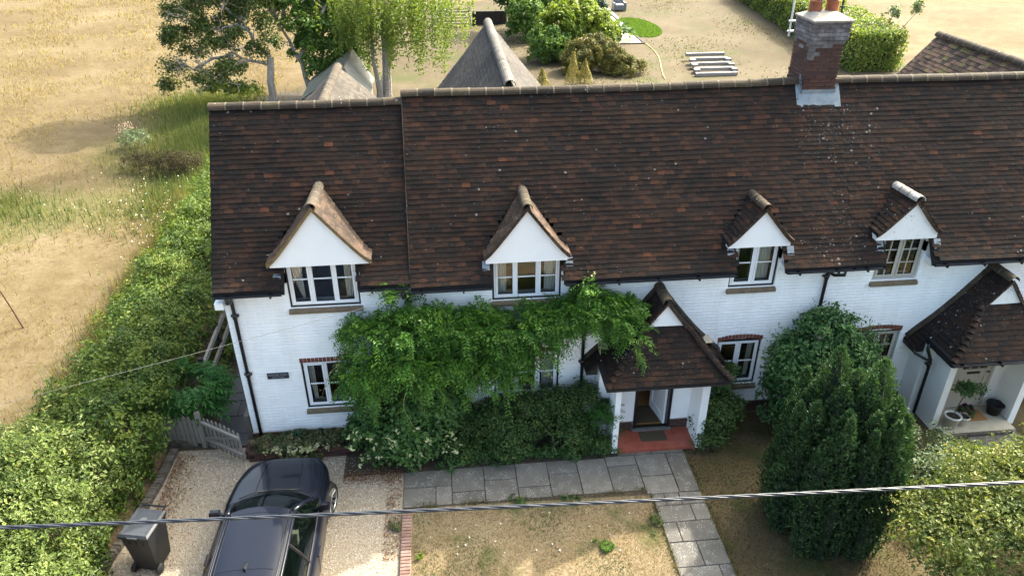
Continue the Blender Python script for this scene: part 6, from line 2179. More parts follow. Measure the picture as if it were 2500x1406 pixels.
V, pth = shoots(st, dr_, .34, 7, .075, .4, 9, .15)
obj('shoots', bulk_mesh('shoots', V, LF, L_WIST, np.random.default_rng(4).random(len(V))*.8), wi)['kind'] = 'stuff'
stems(wi, [[(-.75, -.1, 0), (-.7, -.14, 1.2), (-.85, -.12, 2.3), (-.9, -.1, 3.4)], [(-.7, -.14, 1.2), (.2, -.15, 2.6), (1.5, -.12, 2.85), (3.0, -.12, 3.0)], [(-.85, -.12, 2.2), (-1.6, -.14, 2.7), (-1.9, -.14, 2.8)], [(2.6, -.12, 2.95), (2.65, -.14, 3.5)]], .05, BARK, 'stem')

# ------------------------------------------------------------------ shrubs along the front wall
rs = thing('pale_tipped_shrub', 'broad shrub with round dark leaves and cream tipped shoots under the wisteria', 'shrub', (-1.2, -.55, 0))
ell = [(-1.35, -.5, .6, .85, .55, .75), (-.75, -.6, .75, .75, .5, .8), (-1.55, -.45, 1.35, .6, .4, .55), (-.55, -.45, 1.35, .7, .4, .5), (-1.1, -.75, .45, .8, .5, .45), (-.3, -.4, .9, .5, .4, .7), (-1.1, -1.0, .3, .6, .3, .35), (-1.9, -.5, .5, .4, .4, .5)]
foliage('foliage', ell, 20000, 500, .2, .072, L_ROSE, rs, .75, .5, seed=131, shell=.65, upbias=.35)
st, dr_ = [], []
for i in range(60):
    a = rg2.uniform(-.2, math.pi+.2); st.append((-1.1+1.0*math.cos(a)*rg2.uniform(.7, 1.05), -.85-.35*rg2.random(), .25+.85*rg2.random())); dr_.append((math.cos(a)*.6, -1, .5))
V, pth = shoots(st, dr_, .26, 4, .07, .6, 12, .1)
obj('shoot_leaves', bulk_mesh('shoot_leaves', V, LF, L_ROSE, .6+.4*np.random.default_rng(6).random(len(V))), rs)['kind'] = 'stuff'
tp_ = np.array([p[-1] for p in pth][:36]); tp_ = np.repeat(tp_, 4, 0)+rg2.normal(size=(144, 3))*.028
obj('pale_tips', bulk_mesh('pale_tips', leaf_verts(tp_, unit(rg2.normal(size=tp_.shape)*.6+[0, -.5, .8]), .075*rg2.uniform(.7, 1.3, 144), .55), LF, L_TIP, rg2.random(144)), rs)['kind'] = 'stuff'
woody(rs, (-1.1, -.4, 0), [(-1.1+random.uniform(-.8, .8), -.6, random.uniform(.5, 1.5)) for _ in range(9)], .025, TWIG, 7)
bs = thing('fine_leaved_bush', 'dense dark bush of fine leaves below the ground floor window by the porch', 'bush', (1.9, -.6, 0))
ell = [(.15, -.5, .45, .5, .42, .55), (-.1, -.8, .2, .5, .35, .25), (.9, -.55, .55, .6, .5, .65), (1.5, -.55, .65, .6, .5, .65), (2.1, -.5, .7, .6, .45, .7), (2.65, -.5, .7, .5, .42, .72), (1.1, -1.0, .4, .5, .34, .4), (2.2, -.9, .4, .8, .34, .42), (.4, -1.0, .15, .5, .22, .2), (2.8, -.95, .25, .4, .3, .3), (.5, -.5, .5, .4, .4, .5)]
foliage('foliage', ell, 30000, 700, .16, .048, L_DARK, bs, .5, .55, seed=141, shell=.7, upbias=.35)
foliage('low_growth', [(x_, -1.0+.08*math.sin(x_*5), .08, .32, .22, .2) for x_ in (-.2, .3, .8, 1.3, 1.8, 2.3, 2.8, 3.1)], 6500, 240, .1, .045, L_ROSE, bs, .5, .5, seed=143, shell=.3)
woody(bs, (1.8, -.4, 0), [(1.8+random.uniform(-1, 1), -.6, random.uniform(.4, 1.1)) for _ in range(9)], .02, TWIG, 8)
nd_ = thing('feathery_shrub', 'small upright shrub with bright compound leaves against the white porch wing', 'shrub', (3.05, -.85, 0))
P, N, sr, dep = clumped([(3.02, -.82, .55, .28, .26, .55), (3.1, -.9, .9, .2, .2, .3)], 170, 40, .14, shell=.5, seed=151)
frond_cloud('foliage', P, unit(N+[0, -.3, .1]), .2, L_WALNUT, nd_, 5, .4, 8)
woody(nd_, (3.02, -.8, 0), [(3.0, -.8, .9), (3.1, -.9, 1.0), (2.9, -.75, .8)], .012, TWIG, 9)
gc = thing('ground_cover', 'straggly ground cover with beige dry flower heads in the raised bed', 'ground cover', (-3.4, -.3, .2))
foliage('foliage', [(-4.0, -.32, .25, .4, .22, .18), (-3.4, -.38, .28, .5, .28, .22), (-2.85, -.32, .26, .45, .24, .2), (-3.3, -.6, .12, .5, .15, .12)], 7500, 260, .09, .045, L_COVER, gc, .7, .6, seed=161, upbias=.5)
foliage('green_tuft', [(-3.38, -.28, .36, .16, .15, .14)], 500, 20, .06, .06, leafmat('blue_green_leaf', [(.04, .10, .05), (.07, .15, .08)], None, .3), gc, .6, .4, seed=163, upbias=.6)
foliage('dead_heads', [(-3.4, -.55, .30, .7, .22, .10)], 900, 80, .06, .035, L_TIP, gc, .8, .4, seed=164, upbias=.6)
ps = thing('porch_shrub', 'dark small leaved shrub spilling over the right side of the open porch', 'shrub', (5.5, -.75, 0))
foliage('foliage', [(5.45, -.85, .45, .42, .4, .5), (5.75, -.6, .5, .4, .35, .55), (5.6, -.35, .95, .3, .25, .45), (5.3, -1.15, .2, .35, .2, .2), (5.85, -.2, 1.2, .3, .14, .3)], 7500, 260, .15, .055, L_DARK, ps, .55, .5, seed=171, shell=.6, upbias=.35)
V, _ = shoots([(5.5+.5*rg2.random(), -.35+rg2.normal()*.1, 1.25+.2*rg2.random()) for _ in range(12)]+[(5.1, -1.0, .5), (5.15, -1.0, .6), (6.1, -.3, 1.1), (6.2, -.3, 1.0)], [(rg2.normal(), -.4, .5) for _ in range(16)], .28, 5, .075, .6, 14, .1)
obj('shoots', bulk_mesh('shoots', V, LF, L_WALLS, np.random.default_rng(8).random(len(V))), ps)['kind'] = 'stuff'
woody(ps, (5.6, -.5, 0), [(5.6+random.uniform(-.4, .4), -.5, random.uniform(.5, 1.2)) for _ in range(6)], .016, TWIG, 10)
ww = thing('wall_shrub', 'tall rounded dark green shrub against the white wall behind the yew', 'shrub', (7.45, -.75, 0))
ell = [(7.4, -.75, 1.0, .8, .6, 1.0), (7.55, -.7, 1.9, .9, .55, .85), (7.1, -.7, 1.6, .7, .5, .8), (8.15, -.75, 1.5, .75, .55, .95), (8.5, -.8, .8, .7, .55, .8), (6.9, -.65, .75, .42, .42, .75), (7.6, -.6, 2.45, .6, .4, .45), (7.4, -.75, .4, .65, .5, .45), (8.2, -.75, .4, .8, .55, .45)]
foliage('foliage', ell, 22000, 560, .22, .08, L_WALLS, ww, .6, .5, seed=181, shell=.72, upbias=.35)
st, dr_ = [], []
for i in range(70):
    x = rg2.uniform(6.4, 9.0); z = 2.75-.55*abs(x-7.6)**1.3+rg2.normal()*.12; st.append((x, -.6, z)); dr_.append(((x-7.6)*.5, -.15, .8))
V, pth = shoots(st, dr_, .42, 5, .085, .5, 15, .15)
obj('shoots', bulk_mesh('shoots', V, LF, L_WALLS, np.random.default_rng(9).random(len(V))), ww)['kind'] = 'stuff'
woody(ww, (7.5, -.5, 0), [(7.5+random.uniform(-.9, .9), -.7, random.uniform(1, 2.6)) for _ in range(12)], .03, TWIG, 11)

# ------------------------------------------------------------------ the yew: many upright plumes
yw = thing('irish_yew', 'large dark columnar yew of upright plumes beside the garden path', 'yew tree', (6.85, -3.3, 0))
rgy = np.random.default_rng(77)
Pall, Nall, Rall, Aall = [], [], [], []
core_b = MB()
spots = []
for ring_, cnt in ((0.0, 1), (.30, 5), (.58, 9), (.82, 15), (.88, 12)):
    for q in range(cnt):
        spots.append((ring_, 2*math.pi*(q+rgy.random()*.5)/cnt+ring_*3))
for i, (rad, a) in enumerate(spots):
    rad = abs(rad+rgy.normal()*.04)
    cx, cy = 6.7+rad*math.cos(a), -3.35+rad*math.sin(a)
    top = 3.95-1.15*(rad/.88)**1.6+rgy.normal()*.22
    low = top-rgy.uniform(1.3, 1.8)
    if i >= len(spots)-12: top = rgy.uniform(1.6, 2.3); low = .05
    if i >= len(spots)-27 and i < len(spots)-12: low = min(low, .35)
    rr = rgy.uniform(.19, .27)
    n = int(1700*(top-max(low, .05))/1.6)
    low = max(low, .05)
    u = rgy.random(n)**.85
    z = low+(top-low)*u
    prof = rr*np.minimum(1, (1-u)*2.6+.06)**.75*np.minimum(1, .6+u)
    th = rgy.uniform(0, 2*math.pi, n)
    tuft_ = 1+.30*np.sin(z*19+i*2+np.sin(th*2+i)*1.5)*np.sin(th*4+z*6+i)+.12*rgy.normal(size=n)
    ox, oy = np.cos(th), np.sin(th)
    lean = np.stack([np.full(n, (cx-6.7)*.16), np.full(n, (cy+3.35)*.16)], 1)*(u[:, None]-.3)
    P = np.stack([cx+ox*prof*tuft_+lean[:, 0], cy+oy*prof*tuft_+lean[:, 1], z+rgy.normal(size=n)*.02], 1)
    Nn = unit(np.stack([ox, oy, np.full(n, .35)], 1)+rgy.normal(size=(n, 3))*.35)
    ax = unit(np.stack([ox*.6, oy*.6, np.full(n, .9)], 1)+rgy.normal(size=(n, 3))*.35)
    Nn = unit(Nn-ax*(Nn*ax).sum(1, keepdims=True))
    core_b.tube([(cx, cy, max(low-.3, .02)), (cx+(cx-6.7)*.05, cy+(cy+3.35)*.05, low+(top-low)*.5), (cx+(cx-6.7)*.10, cy+(cy+3.35)*.10, low+(top-low)*.88)], [rr*.2, rr*.5, .03], 7)
    Pall.append(P); Nall.append(Nn); Aall.append(ax); Rall.append(np.clip(rgy.random()*.35+rgy.random(n)*.45+.25*(u > .75), 0, 1))  # plume tops paler, their highlights put into the needle colour
P, Nn, ax, R_ = map(np.concatenate, (Pall, Nall, Aall, Rall))
V = leaf_verts(P, Nn, .07*rgy.uniform(.7, 1.3, len(P)), .42, axis=ax)
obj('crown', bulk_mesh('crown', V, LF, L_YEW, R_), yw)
core_b.build('branches', YEWCORE, yw)
b = MB()
for k in range(7):
    a = k*.9; b.tube([(6.7+.1*math.cos(a), -3.35+.1*math.sin(a), 0), (6.7+.35*math.cos(a), -3.35+.35*math.sin(a), 1.2), (6.7+.5*math.cos(a), -3.35+.5*math.sin(a), 2.6)], [.09, .06, .02], 6)
b.build('trunk', BARK, yw)

# ------------------------------------------------------------------ right hand shrubs
vs_ = thing('variegated_shrub', 'sunlit shrub of small cream edged leaves between the yew and the cream door', 'shrub', (9.1, -2.2, 0))
foliage('foliage', [(9.1, -2.3, .55, .75, .7, .6), (8.5, -1.7, .6, .6, .6, .6), (9.7, -2.7, .45, .6, .6, .5), (9.0, -3.0, .5, .7, .6, .55), (8.2, -2.6, .5, .5, .5, .5), (10.3, -2.4, .3, .6, .5, .35)], 15000, 420, .2, .06, L_VARI, vs_, .55, .5, seed=191, shell=.6, upbias=.4)
woody(vs_, (9.1, -2.3, 0), [(9.1+random.uniform(-.9, .9), -2.3+random.uniform(-.6, .6), random.uniform(.5, 1)) for _ in range(9)], .018, TWIG, 12)
rt_ = thing('hedge_tree', 'sunlit yellow green spreading tree in the lower right corner by the cable', 'tree', (9.6, -5.2, 0))
ell = [(8.9, -4.9, 1.9, 1.3, 1.1, .9), (10.0, -4.7, 2.0, 1.0, .9, .9), (11.1, -4.0, 2.1, .8, .8, .9), (11.9, -3.4, 2.0, .8, .8, 1.0), (8.3, -5.6, 1.7, 1.3, .9, .8), (9.6, -5.4, 2.3, 1.2, .9, .9), (7.4, -5.4, 1.75, .6, .5, .35), (7.6, -4.7, 1.6, .5, .45, .3), (11.2, -4.7, 1.4, 1.0, 1.0, 1.0)]
foliage('crown', ell, 70000, 900, .3, .062, L_RT, rt_, .55, .55, seed=201, shell=.6, upbias=.3)
st, dr_ = [], []
for i in range(120):
    e = ell[rg2.integers(0, len(ell))]; d = unit(rg2.normal(size=3)+[-.3, -.1, .5]); st.append(np.array(e[:3])+d*np.array(e[3:])*.95); dr_.append(d+[0, 0, .2])
V, pth = shoots(st, dr_, .5, 8, .06, .5, 16, .2)
obj('shoots', bulk_mesh('shoots', V, LF, L_RT, .3+.7*np.random.default_rng(10).random(len(V))), rt_)['kind'] = 'stuff'
b = MB()
b.tube([(9.7, -5.1, 0), (9.65, -5.0, .9), (9.5, -4.95, 1.6)], [.12, .10, .07], 8)
for (e) in ell: b.tube([(9.6, -5.0, .9), tuple((np.array([9.6, -5.0, 1.2])+np.array(e[:3]))/2+[0, 0, .2]), tuple(np.array(e[:3])+[-.2, 0, .25])], [.06, .04, .012], 5)
b.build('trunk', BARK, rt_)
p1 = foliage('standard_crown', [(10.95, -.95, 1.0, .32, .22, .16), (11.2, -.9, .92, .28, .18, .12)], 1300, 60, .1, .05, L_WALLS, pot1, .5, .5, seed=211, shell=.4)
b = MB(); b.tube([(10.74, -1.06, .38), (10.82, -1.02, .7), (10.95, -.96, 1.0)], .012, 6); b.build('stem', TWIG, pot1)
foliage('foliage', [(11.06, -1.0, .42, .16, .14, .14)], 420, 24, .06, .06, L_DARK, pot2, .6, .5, seed=213)
foliage('flowers', [(11.06, -1.0, .48, .15, .13, .12)], 130, 14, .05, .045, L_PURP, pot2, .9, .5, seed=214)

# ------------------------------------------------------------------ trees and shrubs behind
def limb(b, pts, r0, r1, n=6):
    k = len(pts); b.tube(pts, [r0+(r1-r0)*i/(k-1) for i in range(k)], n)
def wander(A, B, n, amp, rg):
    A, B = Vector(A), Vector(B); out = []
    off = Vector((0, 0, 0))
    for i in range(n+1):
        u = i/n
        if 0 < i < n: off += Vector((rg.uniform(-amp, amp), rg.uniform(-amp, amp), rg.uniform(-amp, amp)))
        out.append(A.lerp(B, u)+off*math.sin(math.pi*u))
    return out
def gnarl(b, pts, rg, n, length, r, depth=2, bias=(0, 0, .2)):
    for _ in range(n):
        k = rg.randrange(len(pts)//3, len(pts)); p = Vector(pts[k])
        d = Vector((rg.uniform(-1, 1)+bias[0], rg.uniform(-1, 1)+bias[1], rg.uniform(-.6, 1)+bias[2])).normalized()
        q = wander(p, p+d*length*rg.uniform(.5, 1.2), 5, length*.12, rg)
        limb(b, q, r, r*.3, 4)
        if depth > 1: gnarl(b, q, rg, 3, length*.6, r*.5, depth-1, bias)

L_OLIVE = leafmat('olive_tree_leaf', [(.035, .06, .016), (.07, .105, .024), (.11, .15, .034), (.19, .2, .05)], [0, .45, .85, 1], .4)
g1 = thing('gnarled_tree', 'leaning old tree with pale bare crooked branches at the edge of the dry field', 'tree', (-8.6, 26.2, 0))
rg_ = random.Random(4)
b = MB()
tr1 = wander((-8.6, 26.2, 0), (-8.45, 26.4, 2.3), 4, .05, rg_); limb(b, tr1, .2, .17, 8)
br = [wander((-8.45, 26.4, 2.3), (-9.6, 26.6, 4.1), 5, .15, rg_), wander((-9.6, 26.6, 4.1), (-12.2, 27.0, 5.2), 6, .25, rg_), wander((-9.3, 26.5, 3.6), (-11.8, 26.2, 4.1), 6, .25, rg_),
      wander((-8.45, 26.4, 1.9), (-10.1, 25.8, 2.7), 5, .15, rg_), wander((-10.1, 25.8, 2.7), (-12.6, 25.6, 2.1), 6, .25, rg_), wander((-9.6, 26.6, 4.1), (-8.7, 27.5, 6.3), 5, .2, rg_), wander((-11, 26.8, 4.7), (-12.9, 27.2, 6.2), 5, .2, rg_),
      wander((-10.1, 25.8, 2.7), (-11.3, 25.4, 1.2), 5, .2, rg_)]
for i, q in enumerate(br):
    limb(b, q, .13 if i < 1 else .09, .035, 6); gnarl(b, q, rg_, 11, 1.2, .026, 2, (-.4, 0, .1))
b.build('trunk', BARK, g1)
foliage('crown', [(-12.2, 26.6, 4.4, .9, .9, .55), (-12.6, 26.2, 3.3, .9, .8, .6), (-11.2, 27.5, 5.0, 1.3, 1.0, .6), (-13.0, 25.6, 1.9, .5, .5, .35), (-13.3, 25.8, 1.1, .45, .4, .3), (-11.4, 25.4, 1.4, 1.0, .7, .5), (-10.3, 25.6, 1.9, .7, .6, .5), (-9.2, 27.2, 4.6, 1.1, 1.0, .8), (-10.2, 25.7, .9, 1.2, .6, .4), (-10.2, 27.2, 3.9, .9, .8, .6), (-9.2, 26.2, 2.6, .5, .5, .5), (-8.3, 26.8, 3.6, .7, .6, .7), (-11.6, 26.6, 3.6, .9, .8, .5), (-10.8, 26.8, 4.9, 1.0, .9, .5), (-9.6, 27.4, 6.2, 1.6, 1.4, .9), (-11.8, 27.6, 6.6, 1.6, 1.4, .8), (-10.7, 25.9, 2.9, .8, .6, .5), (-9.9, 26.2, 3.4, .6, .5, .4), (-8.3, 26.2, 3.0, .5, .4, .4), (-12.2, 26.0, 2.6, .6, .5, .4)],
        34000, 620, .42, .115, L_OLIVE, g1, .6, .5, seed=221, shell=.5, upbias=.2)
g2 = thing('leafy_tree', 'taller leafy tree with twin leaning stems behind the shed roof', 'tree', (-6.6, 27.0, 0))
b = MB()
st2 = [wander((-6.6, 26.9, 0), (-7.9, 27.6, 3.4), 6, .12, rg_), wander((-7.9, 27.6, 3.4), (-9.2, 28.2, 6.2), 5, .2, rg_), wander((-6.5, 27.2, 0), (-6.0, 28.2, 3.6), 5, .12, rg_), wander((-7.2, 27.2, 2.0), (-5.0, 29, 5.5), 6, .2, rg_), wander((-7.9, 27.6, 3.4), (-7.3, 28.8, 6.4), 5, .2, rg_)]
for i, q in enumerate(st2): limb(b, q, .17-.02*i, .06, 7); gnarl(b, q, rg_, 3, 1.1, .035, 2)
b.build('trunk', BARK, g2)
foliage('crown', [(-7.2, 28.6, 4.4, 1.3, 1.2, 1.0), (-6.0, 29.2, 4.0, 1.5, 1.3, 1.3), (-5.6, 28.4, 3.0, 1.4, 1.0, 1.1), (-6.5, 27.6, 2.5, .9, .8, .7), (-4.3, 29.4, 4.4, 1.4, 1.2, 1.2), (-8.7, 28.6, 5.4, 1.0, 1.0, .8), (-6.3, 26.8, 1.6, .7, .5, .5), (-5.2, 27.8, 2.1, 1.1, .7, .7), (-4.2, 28.6, 3.2, 1.0, .9, 1.0), (-7.0, 27.6, 3.4, .8, .7, .7), (-7.3, 27.5, 1.9, .5, .5, .4), (-5.0, 28.2, 1.4, 1.2, .6, .7), (-6.2, 30, 6.2, 2, 1.4, 1.0), (-6.6, 29, 8.2, 2.2, 1.8, 1.3), (-6.8, 28.6, 10.2, 1.6, 1.5, 1.2)],
        56000, 760, .34, .15, L_TREE2, g2, .6, .5, seed=231, shell=.6, upbias=.3)
sheet('litter_shade_patch', [(-10.4, 25.3), (-7.6, 24.9), (-6.2, 26.2), (-6.6, 28.0), (-8.5, 28.4), (-10.2, 27.2)], .008, SOIL)  # dark soil sheet: leaf litter, with the shade beneath the trees put into it
foliage('hanging_sprays', [(-10.8, 25.3, 1.0, 1.1, .5, .5), (-9.6, 25.5, .8, .8, .5, .5)], 1500, 80, .2, .12, L_YELLOW, g1, .5, .5, seed=223, shell=.4)
g3 = thing('silver_birch', 'weeping silver birch with hanging yellow green curtains of leaves', 'tree', (-2.75, 25.6, 0))
b = MB()
bt = wander((-2.75, 25.6, 0), (-2.2, 26.0, 14.5), 12, .08, rg_); limb(b, bt, .24, .04, 9)
limb(b, wander((-3.1, 25.5, 0), (-3.3, 25.8, 4.2), 6, .08, rg_), .14, .05, 7)
brt = []
for i in range(16):
    a = i*2.4; z = 2.8+i*.35
    q = wander((-2.5, 25.9, z), (-2.4+2.6*math.cos(a), 26+2.2*math.sin(a), z+1.0), 5, .15, rg_); limb(b, q, .06, .015, 5); brt.append(q)
b.build('trunk', BARK_B, g3)
rb3 = np.random.default_rng(55)
SP = []
for q in brt:
    for _ in range(30):
        p = q[rb3.integers(2, len(q))]; SP.append((p.x+rb3.normal()*.35, p.y+rb3.normal()*.35, min(p.z, 5.6)+rb3.normal()*.2, rb3.uniform(1.0, 2.9)))
for _ in range(210):
    a = rb3.uniform(0, 6.28); r_ = 3.1*math.sqrt(rb3.random()); SP.append((-1.4+r_*math.cos(a)*1.12, 26.0+r_*.8*math.sin(a), 5.9-.22*r_+rb3.normal()*.3, rb3.uniform(1.2, 3.6-.5*abs(r_-1.2))))
Pb, Rb = [], []
for (x, y, z, L) in SP:
    n = int(L*rb3.uniform(6, 26)); u = rb3.random(n); zz = z-L*u
    k = zz > 1.45
    Pb.append(np.stack([x+.12*np.sin(u*3+x*5)+rb3.normal(size=n)*.06, y+rb3.normal(size=n)*.06, zz], 1)[k]); Rb.append((rb3.random()*.5+rb3.random(n)*.5)[k])
Pb, Rb = np.concatenate(Pb), np.concatenate(Rb)
for (cx_, cy_, cz_, rr_, hh_, n_) in ((-2.3, 26.0, 9.0, 3.0, 2.2, 5200), (-2.2, 26.1, 12.0, 2.4, 2.2, 4200), (-2.1, 26.0, 14.6, 1.5, 1.7, 2200)):
    sub_ = unit(rb3.normal(size=(150, 3)))*rb3.random((150, 1))**.5*[rr_, rr_, hh_]+[cx_, cy_, cz_]
    q_ = sub_[rb3.integers(0, 150, n_)]+rb3.normal(size=(n_, 3))*[.28, .28, .45]
    Pb = np.concatenate([Pb, q_]); Rb = np.concatenate([Rb, rb3.random(n_)])
obj('crown', bulk_mesh('crown', leaf_verts(Pb, unit(rb3.normal(size=Pb.shape)+[0, -.2, .3]), .13*rb3.uniform(.7, 1.3, len(Pb)), .6), LF, L_BIRCH, Rb), g3)
def e_low(cat): return cat in ('bush', 'shrub', 'conifer')
def bush(name, label, cat, base, ells, n, nsub, rsub, size, m, seed, trunk=True, aspect=.6, **kw):
    t = thing(name, label, cat, base)
    ells = list(ells)+([(e[0], e[1], e[2]*.42, e[3]*.95, e[4]*.95, e[5]*.6) for e in ells] if e_low(cat) else [])
    foliage('crown', ells, n, nsub, rsub, size, m, t, aspect, .5, seed=seed, **kw)
    if trunk: woody(t, base, [tuple(np.array(e[:3])+[0, 0, .2*e[5]]) for e in ells], .05, BARK, seed, 'trunk')
    return t
bush('evergreen_tree', 'big dark spreading evergreen tree beyond the grey rear roof', 'tree', (6.9, 43.5, 0), [(6.0, 43, 2.2, 1.9, 1.6, 2.2), (7.6, 43.6, 2.4, 2.1, 1.7, 2.6), (9.4, 43.6, 2.2, 1.8, 1.5, 2.2), (7.0, 44.5, 4.2, 2.4, 1.7, 1.8), (9.4, 45, 4.0, 2.0, 1.6, 1.8)], 30000, 520, .45, .23, L_TREE, 241, shell=.7)
bush('round_bush', 'rounded mid green bush at the foot of the big evergreen', 'bush', (5.9, 40.2, 0), [(6.0, 40.0, 1.2, 1.35, 1.2, 1.6)], 7000, 150, .34, .18, L_TREE2, 243, shell=.75)
bush('low_bush', 'dark green bush left of the yellow green shrub', 'bush', (7.0, 34.6, 0), [(6.5, 33.6, .9, 1.1, 1.0, 1.2), (7.2, 33.4, .7, 1.0, .9, 1.0)], 9000, 180, .3, .16, L_TREE2, 244, shell=.75)
bush('yellow_shrub', 'large bright yellow green shrub in the middle of the back garden', 'shrub', (8.7, 35.2, 0), [(7.7, 34.8, 1.4, 1.6, 1.4, 1.6), (9.3, 35.0, 1.4, 1.6, 1.3, 1.5), (8.4, 35.6, 2.3, 1.6, 1.3, 1.1), (10.3, 34.8, .9, 1.1, 1.0, 1.1)], 32000, 420, .34, .17, L_YELLOW, 245, shell=.72)
bush('golden_conifer', 'wide low golden and dark green conifer in front of the yellow shrub', 'conifer', (9.3, 30.9, 0), [(8.3, 31.2, .8, 1.2, 1.0, 1.0), (9.6, 31.0, .75, 1.2, 1.0, .95), (10.7, 30.0, .35, 1.1, .8, .6), (7.9, 30.6, .5, .9, .8, .7), (9.0, 31.8, 1.1, 1.2, .9, .8), (10.2, 30.6, .5, .9, .8, .7)], 30000, 420, .25, .13, L_GOLD, 246, shell=.75, aspect=.35)
for i, (x, y, h) in enumerate([(7.25, 28.0, 1.75), (7.95, 28.2, 1.3), (5.45, 27.2, 1.1)]):
    t = thing('dwarf_conifer', ['tallest of the small pale golden cone shaped conifers', 'small pale golden conifer right of the tallest one', 'tiny pale golden conifer near the grey rear roof'][i], 'conifer', (x, y, 0), 'small golden conifers')
    n = 1500; u = RNG.random(n); th = RNG.uniform(0, 6.28, n); r_ = .42*(1-u)**.8*(1+.2*np.sin(th*4+u*9))
    P = np.stack([x+r_*np.cos(th), y+r_*np.sin(th), .08+h*u], 1)
    obj('crown', bulk_mesh('crown', leaf_verts(P, unit(np.stack([np.cos(th), np.sin(th), th*0+.5], 1)+RNG.normal(size=(n, 3))*.4), .10*RNG.uniform(.7, 1.3, n), .4), LF, L_GOLD2, RNG.random(n)), t)
    b = MB(); b.tube([(x, y, 0), (x, y, h*.7)], [.05, .02], 5); b.build('trunk', BARK, t)
rh = thing('rhubarb_plant', 'broad leaved green plant growing on the corner of the pale paving', 'plant', (12.3, 39.2, 0))
for i in range(95):
    a = RNG.uniform(0, 6.28); r_ = .95*math.sqrt(RNG.random()); 
    if i == 0:
        lv = []
        for j in range(4):
            q = MB(); q.face([(0, 0, 0), (.17, .16, .05), (.12, .36, .03), (0, .46, -.08)], 0, j/3); q.face([(0, 0, 0), (0, .46, -.08), (-.12, .36, .03), (-.17, .16, .05)], 0, j/4); lv.append(q.mesh('leaf', L_BIG))
    place('leaf', lv[i % 4], rh, Matrix.Translation((12.3+r_*math.cos(a), 39.2+r_*math.sin(a), .45+.45*(1-r_)+RNG.normal()*.1)) @ Matrix.Rotation(a-math.pi/2+RNG.normal()*.5, 4, 'Z') @ Matrix.Rotation(RNG.normal()*.3, 4, 'X'))
woody(rh, (12.3, 39.2, 0), [(12.3+.7*math.cos(k), 39.2+.7*math.sin(k), .5) for k in range(8)], .02, TWIG, 13)
pp_ = thing('planter_plant', 'blue green bushy plant growing in the dark timber planter', 'plant', (12.1, 45.6, .6))
foliage('foliage', [(12.1, 45.6, 1.0, .8, .75, .65)], 2600, 80, .2, .17, leafmat('blue_leaf', [(.02, .04, .03), (.045, .08, .055), (.08, .12, .08)], None, .2), pp_, .5, .5, seed=251)
hr = thing('clipped_hedge', 'tall clipped hedge dividing the back garden from the dry field on the right', 'hedge', (26, 42, 0))
def hedge_box(n, seed):
    rg = np.random.default_rng(seed)
    u = rg.random(n); y = 29+27*u; xl = 23.7+.105*(y-29); w = 3.0
    f = rg.random(n)
    x = np.where(f < .45, xl+w*rg.random(n), np.where(f < .85, xl, xl+w)); z = np.where(f < .45, 2.25, 2.25*rg.random(n))
    e = rg.random(n) < .10
    y = np.where(e, 29, y); x = np.where(e, 23.7+3.0*rg.random(n), x); z = np.where(e, 2.25*rg.random(n), z)
    N = np.zeros((n, 3)); N[:, 2] = (f < .45); N[:, 0] = np.where(f < .45, 0, np.where(f < .85, -1, 1)); N[e] = (0, -1, 0)
    P = np.stack([x, y, z], 1)+rg.normal(size=(n, 3))*.10+N*.12*np.sin(y*1.7+z*2)[:, None]
    return P, unit(N*.8+rg.normal(size=(n, 3))*.6+[0, 0, .2])
P, Nn = hedge_box(24000, 7)
obj('foliage', bulk_mesh('foliage', leaf_verts(P, Nn, .17*RNG.uniform(.7, 1.3, len(P)), .55), LF, L_LIT, RNG.random(len(P))), hr)
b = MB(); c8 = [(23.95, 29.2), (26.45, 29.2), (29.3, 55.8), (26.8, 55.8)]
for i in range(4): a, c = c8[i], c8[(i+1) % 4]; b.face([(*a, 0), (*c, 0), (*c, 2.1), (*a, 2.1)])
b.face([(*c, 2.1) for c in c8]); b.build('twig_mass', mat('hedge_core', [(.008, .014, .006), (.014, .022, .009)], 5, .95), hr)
bush('hedge_sapling', 'thin grey green sapling growing out of the hedge top near the right roof', 'sapling', (27.0, 31.5, 0), [(27.0, 31.5, 2.7, .5, .4, .4), (27.9, 30.4, 3.0, .3, .3, .6)], 700, 40, .25, .14, L_VARI, 261)

# ------------------------------------------------------------------ weeds and grasses
def scatter(poly_fn, n):
    pts = poly_fn(n); return pts[:, 0], pts[:, 1]
def gauss(cx, cy, sx, sy, n, r=0):
    a = RNG.normal(size=(n, 2))*[sx, sy]; c, s = math.cos(r), math.sin(r)
    return np.stack([cx+a[:, 0]*c-a[:, 1]*s, cy+a[:, 0]*s+a[:, 1]*c], 1)
n = 80000
yy = -2+68*RNG.random(n)**1.5; xx = -9-RNG.random(n)*(14+.75*yy)
k = (np.sin(xx*.9+yy*.31)+np.sin(yy*.8-xx*.4)+RNG.normal(size=n)*.8) > -.2
xx, yy = xx[k], yy[k]
blades('dry_grass', xx, yy, RNG.uniform(.06, .20, len(xx))*(1+.008*yy), .014+.0009*yy, L_STRAW, RNG.random(len(xx)), lean=1.2)
pts = np.concatenate([gauss(-11.3, 21.5, 1.1, 3.6, 9000, .12), gauss(-10.2, 17.5, .6, 2.2, 3000), gauss(-12.2, 26.3, 1.6, 1.2, 3500), gauss(-10.0, 14.3, .7, 1.6, 2500), gauss(-16.6, 13.6, 1.2, .9, 1500), gauss(-13.5, 12.8, 1.5, .8, 500)])
blades('tall_green_grass', pts[:, 0], pts[:, 1], RNG.uniform(.12, .5, len(pts)), .03, L_GREENB, np.clip(RNG.beta(1.6, 2.2, len(pts)), 0, 1), lean=.3)
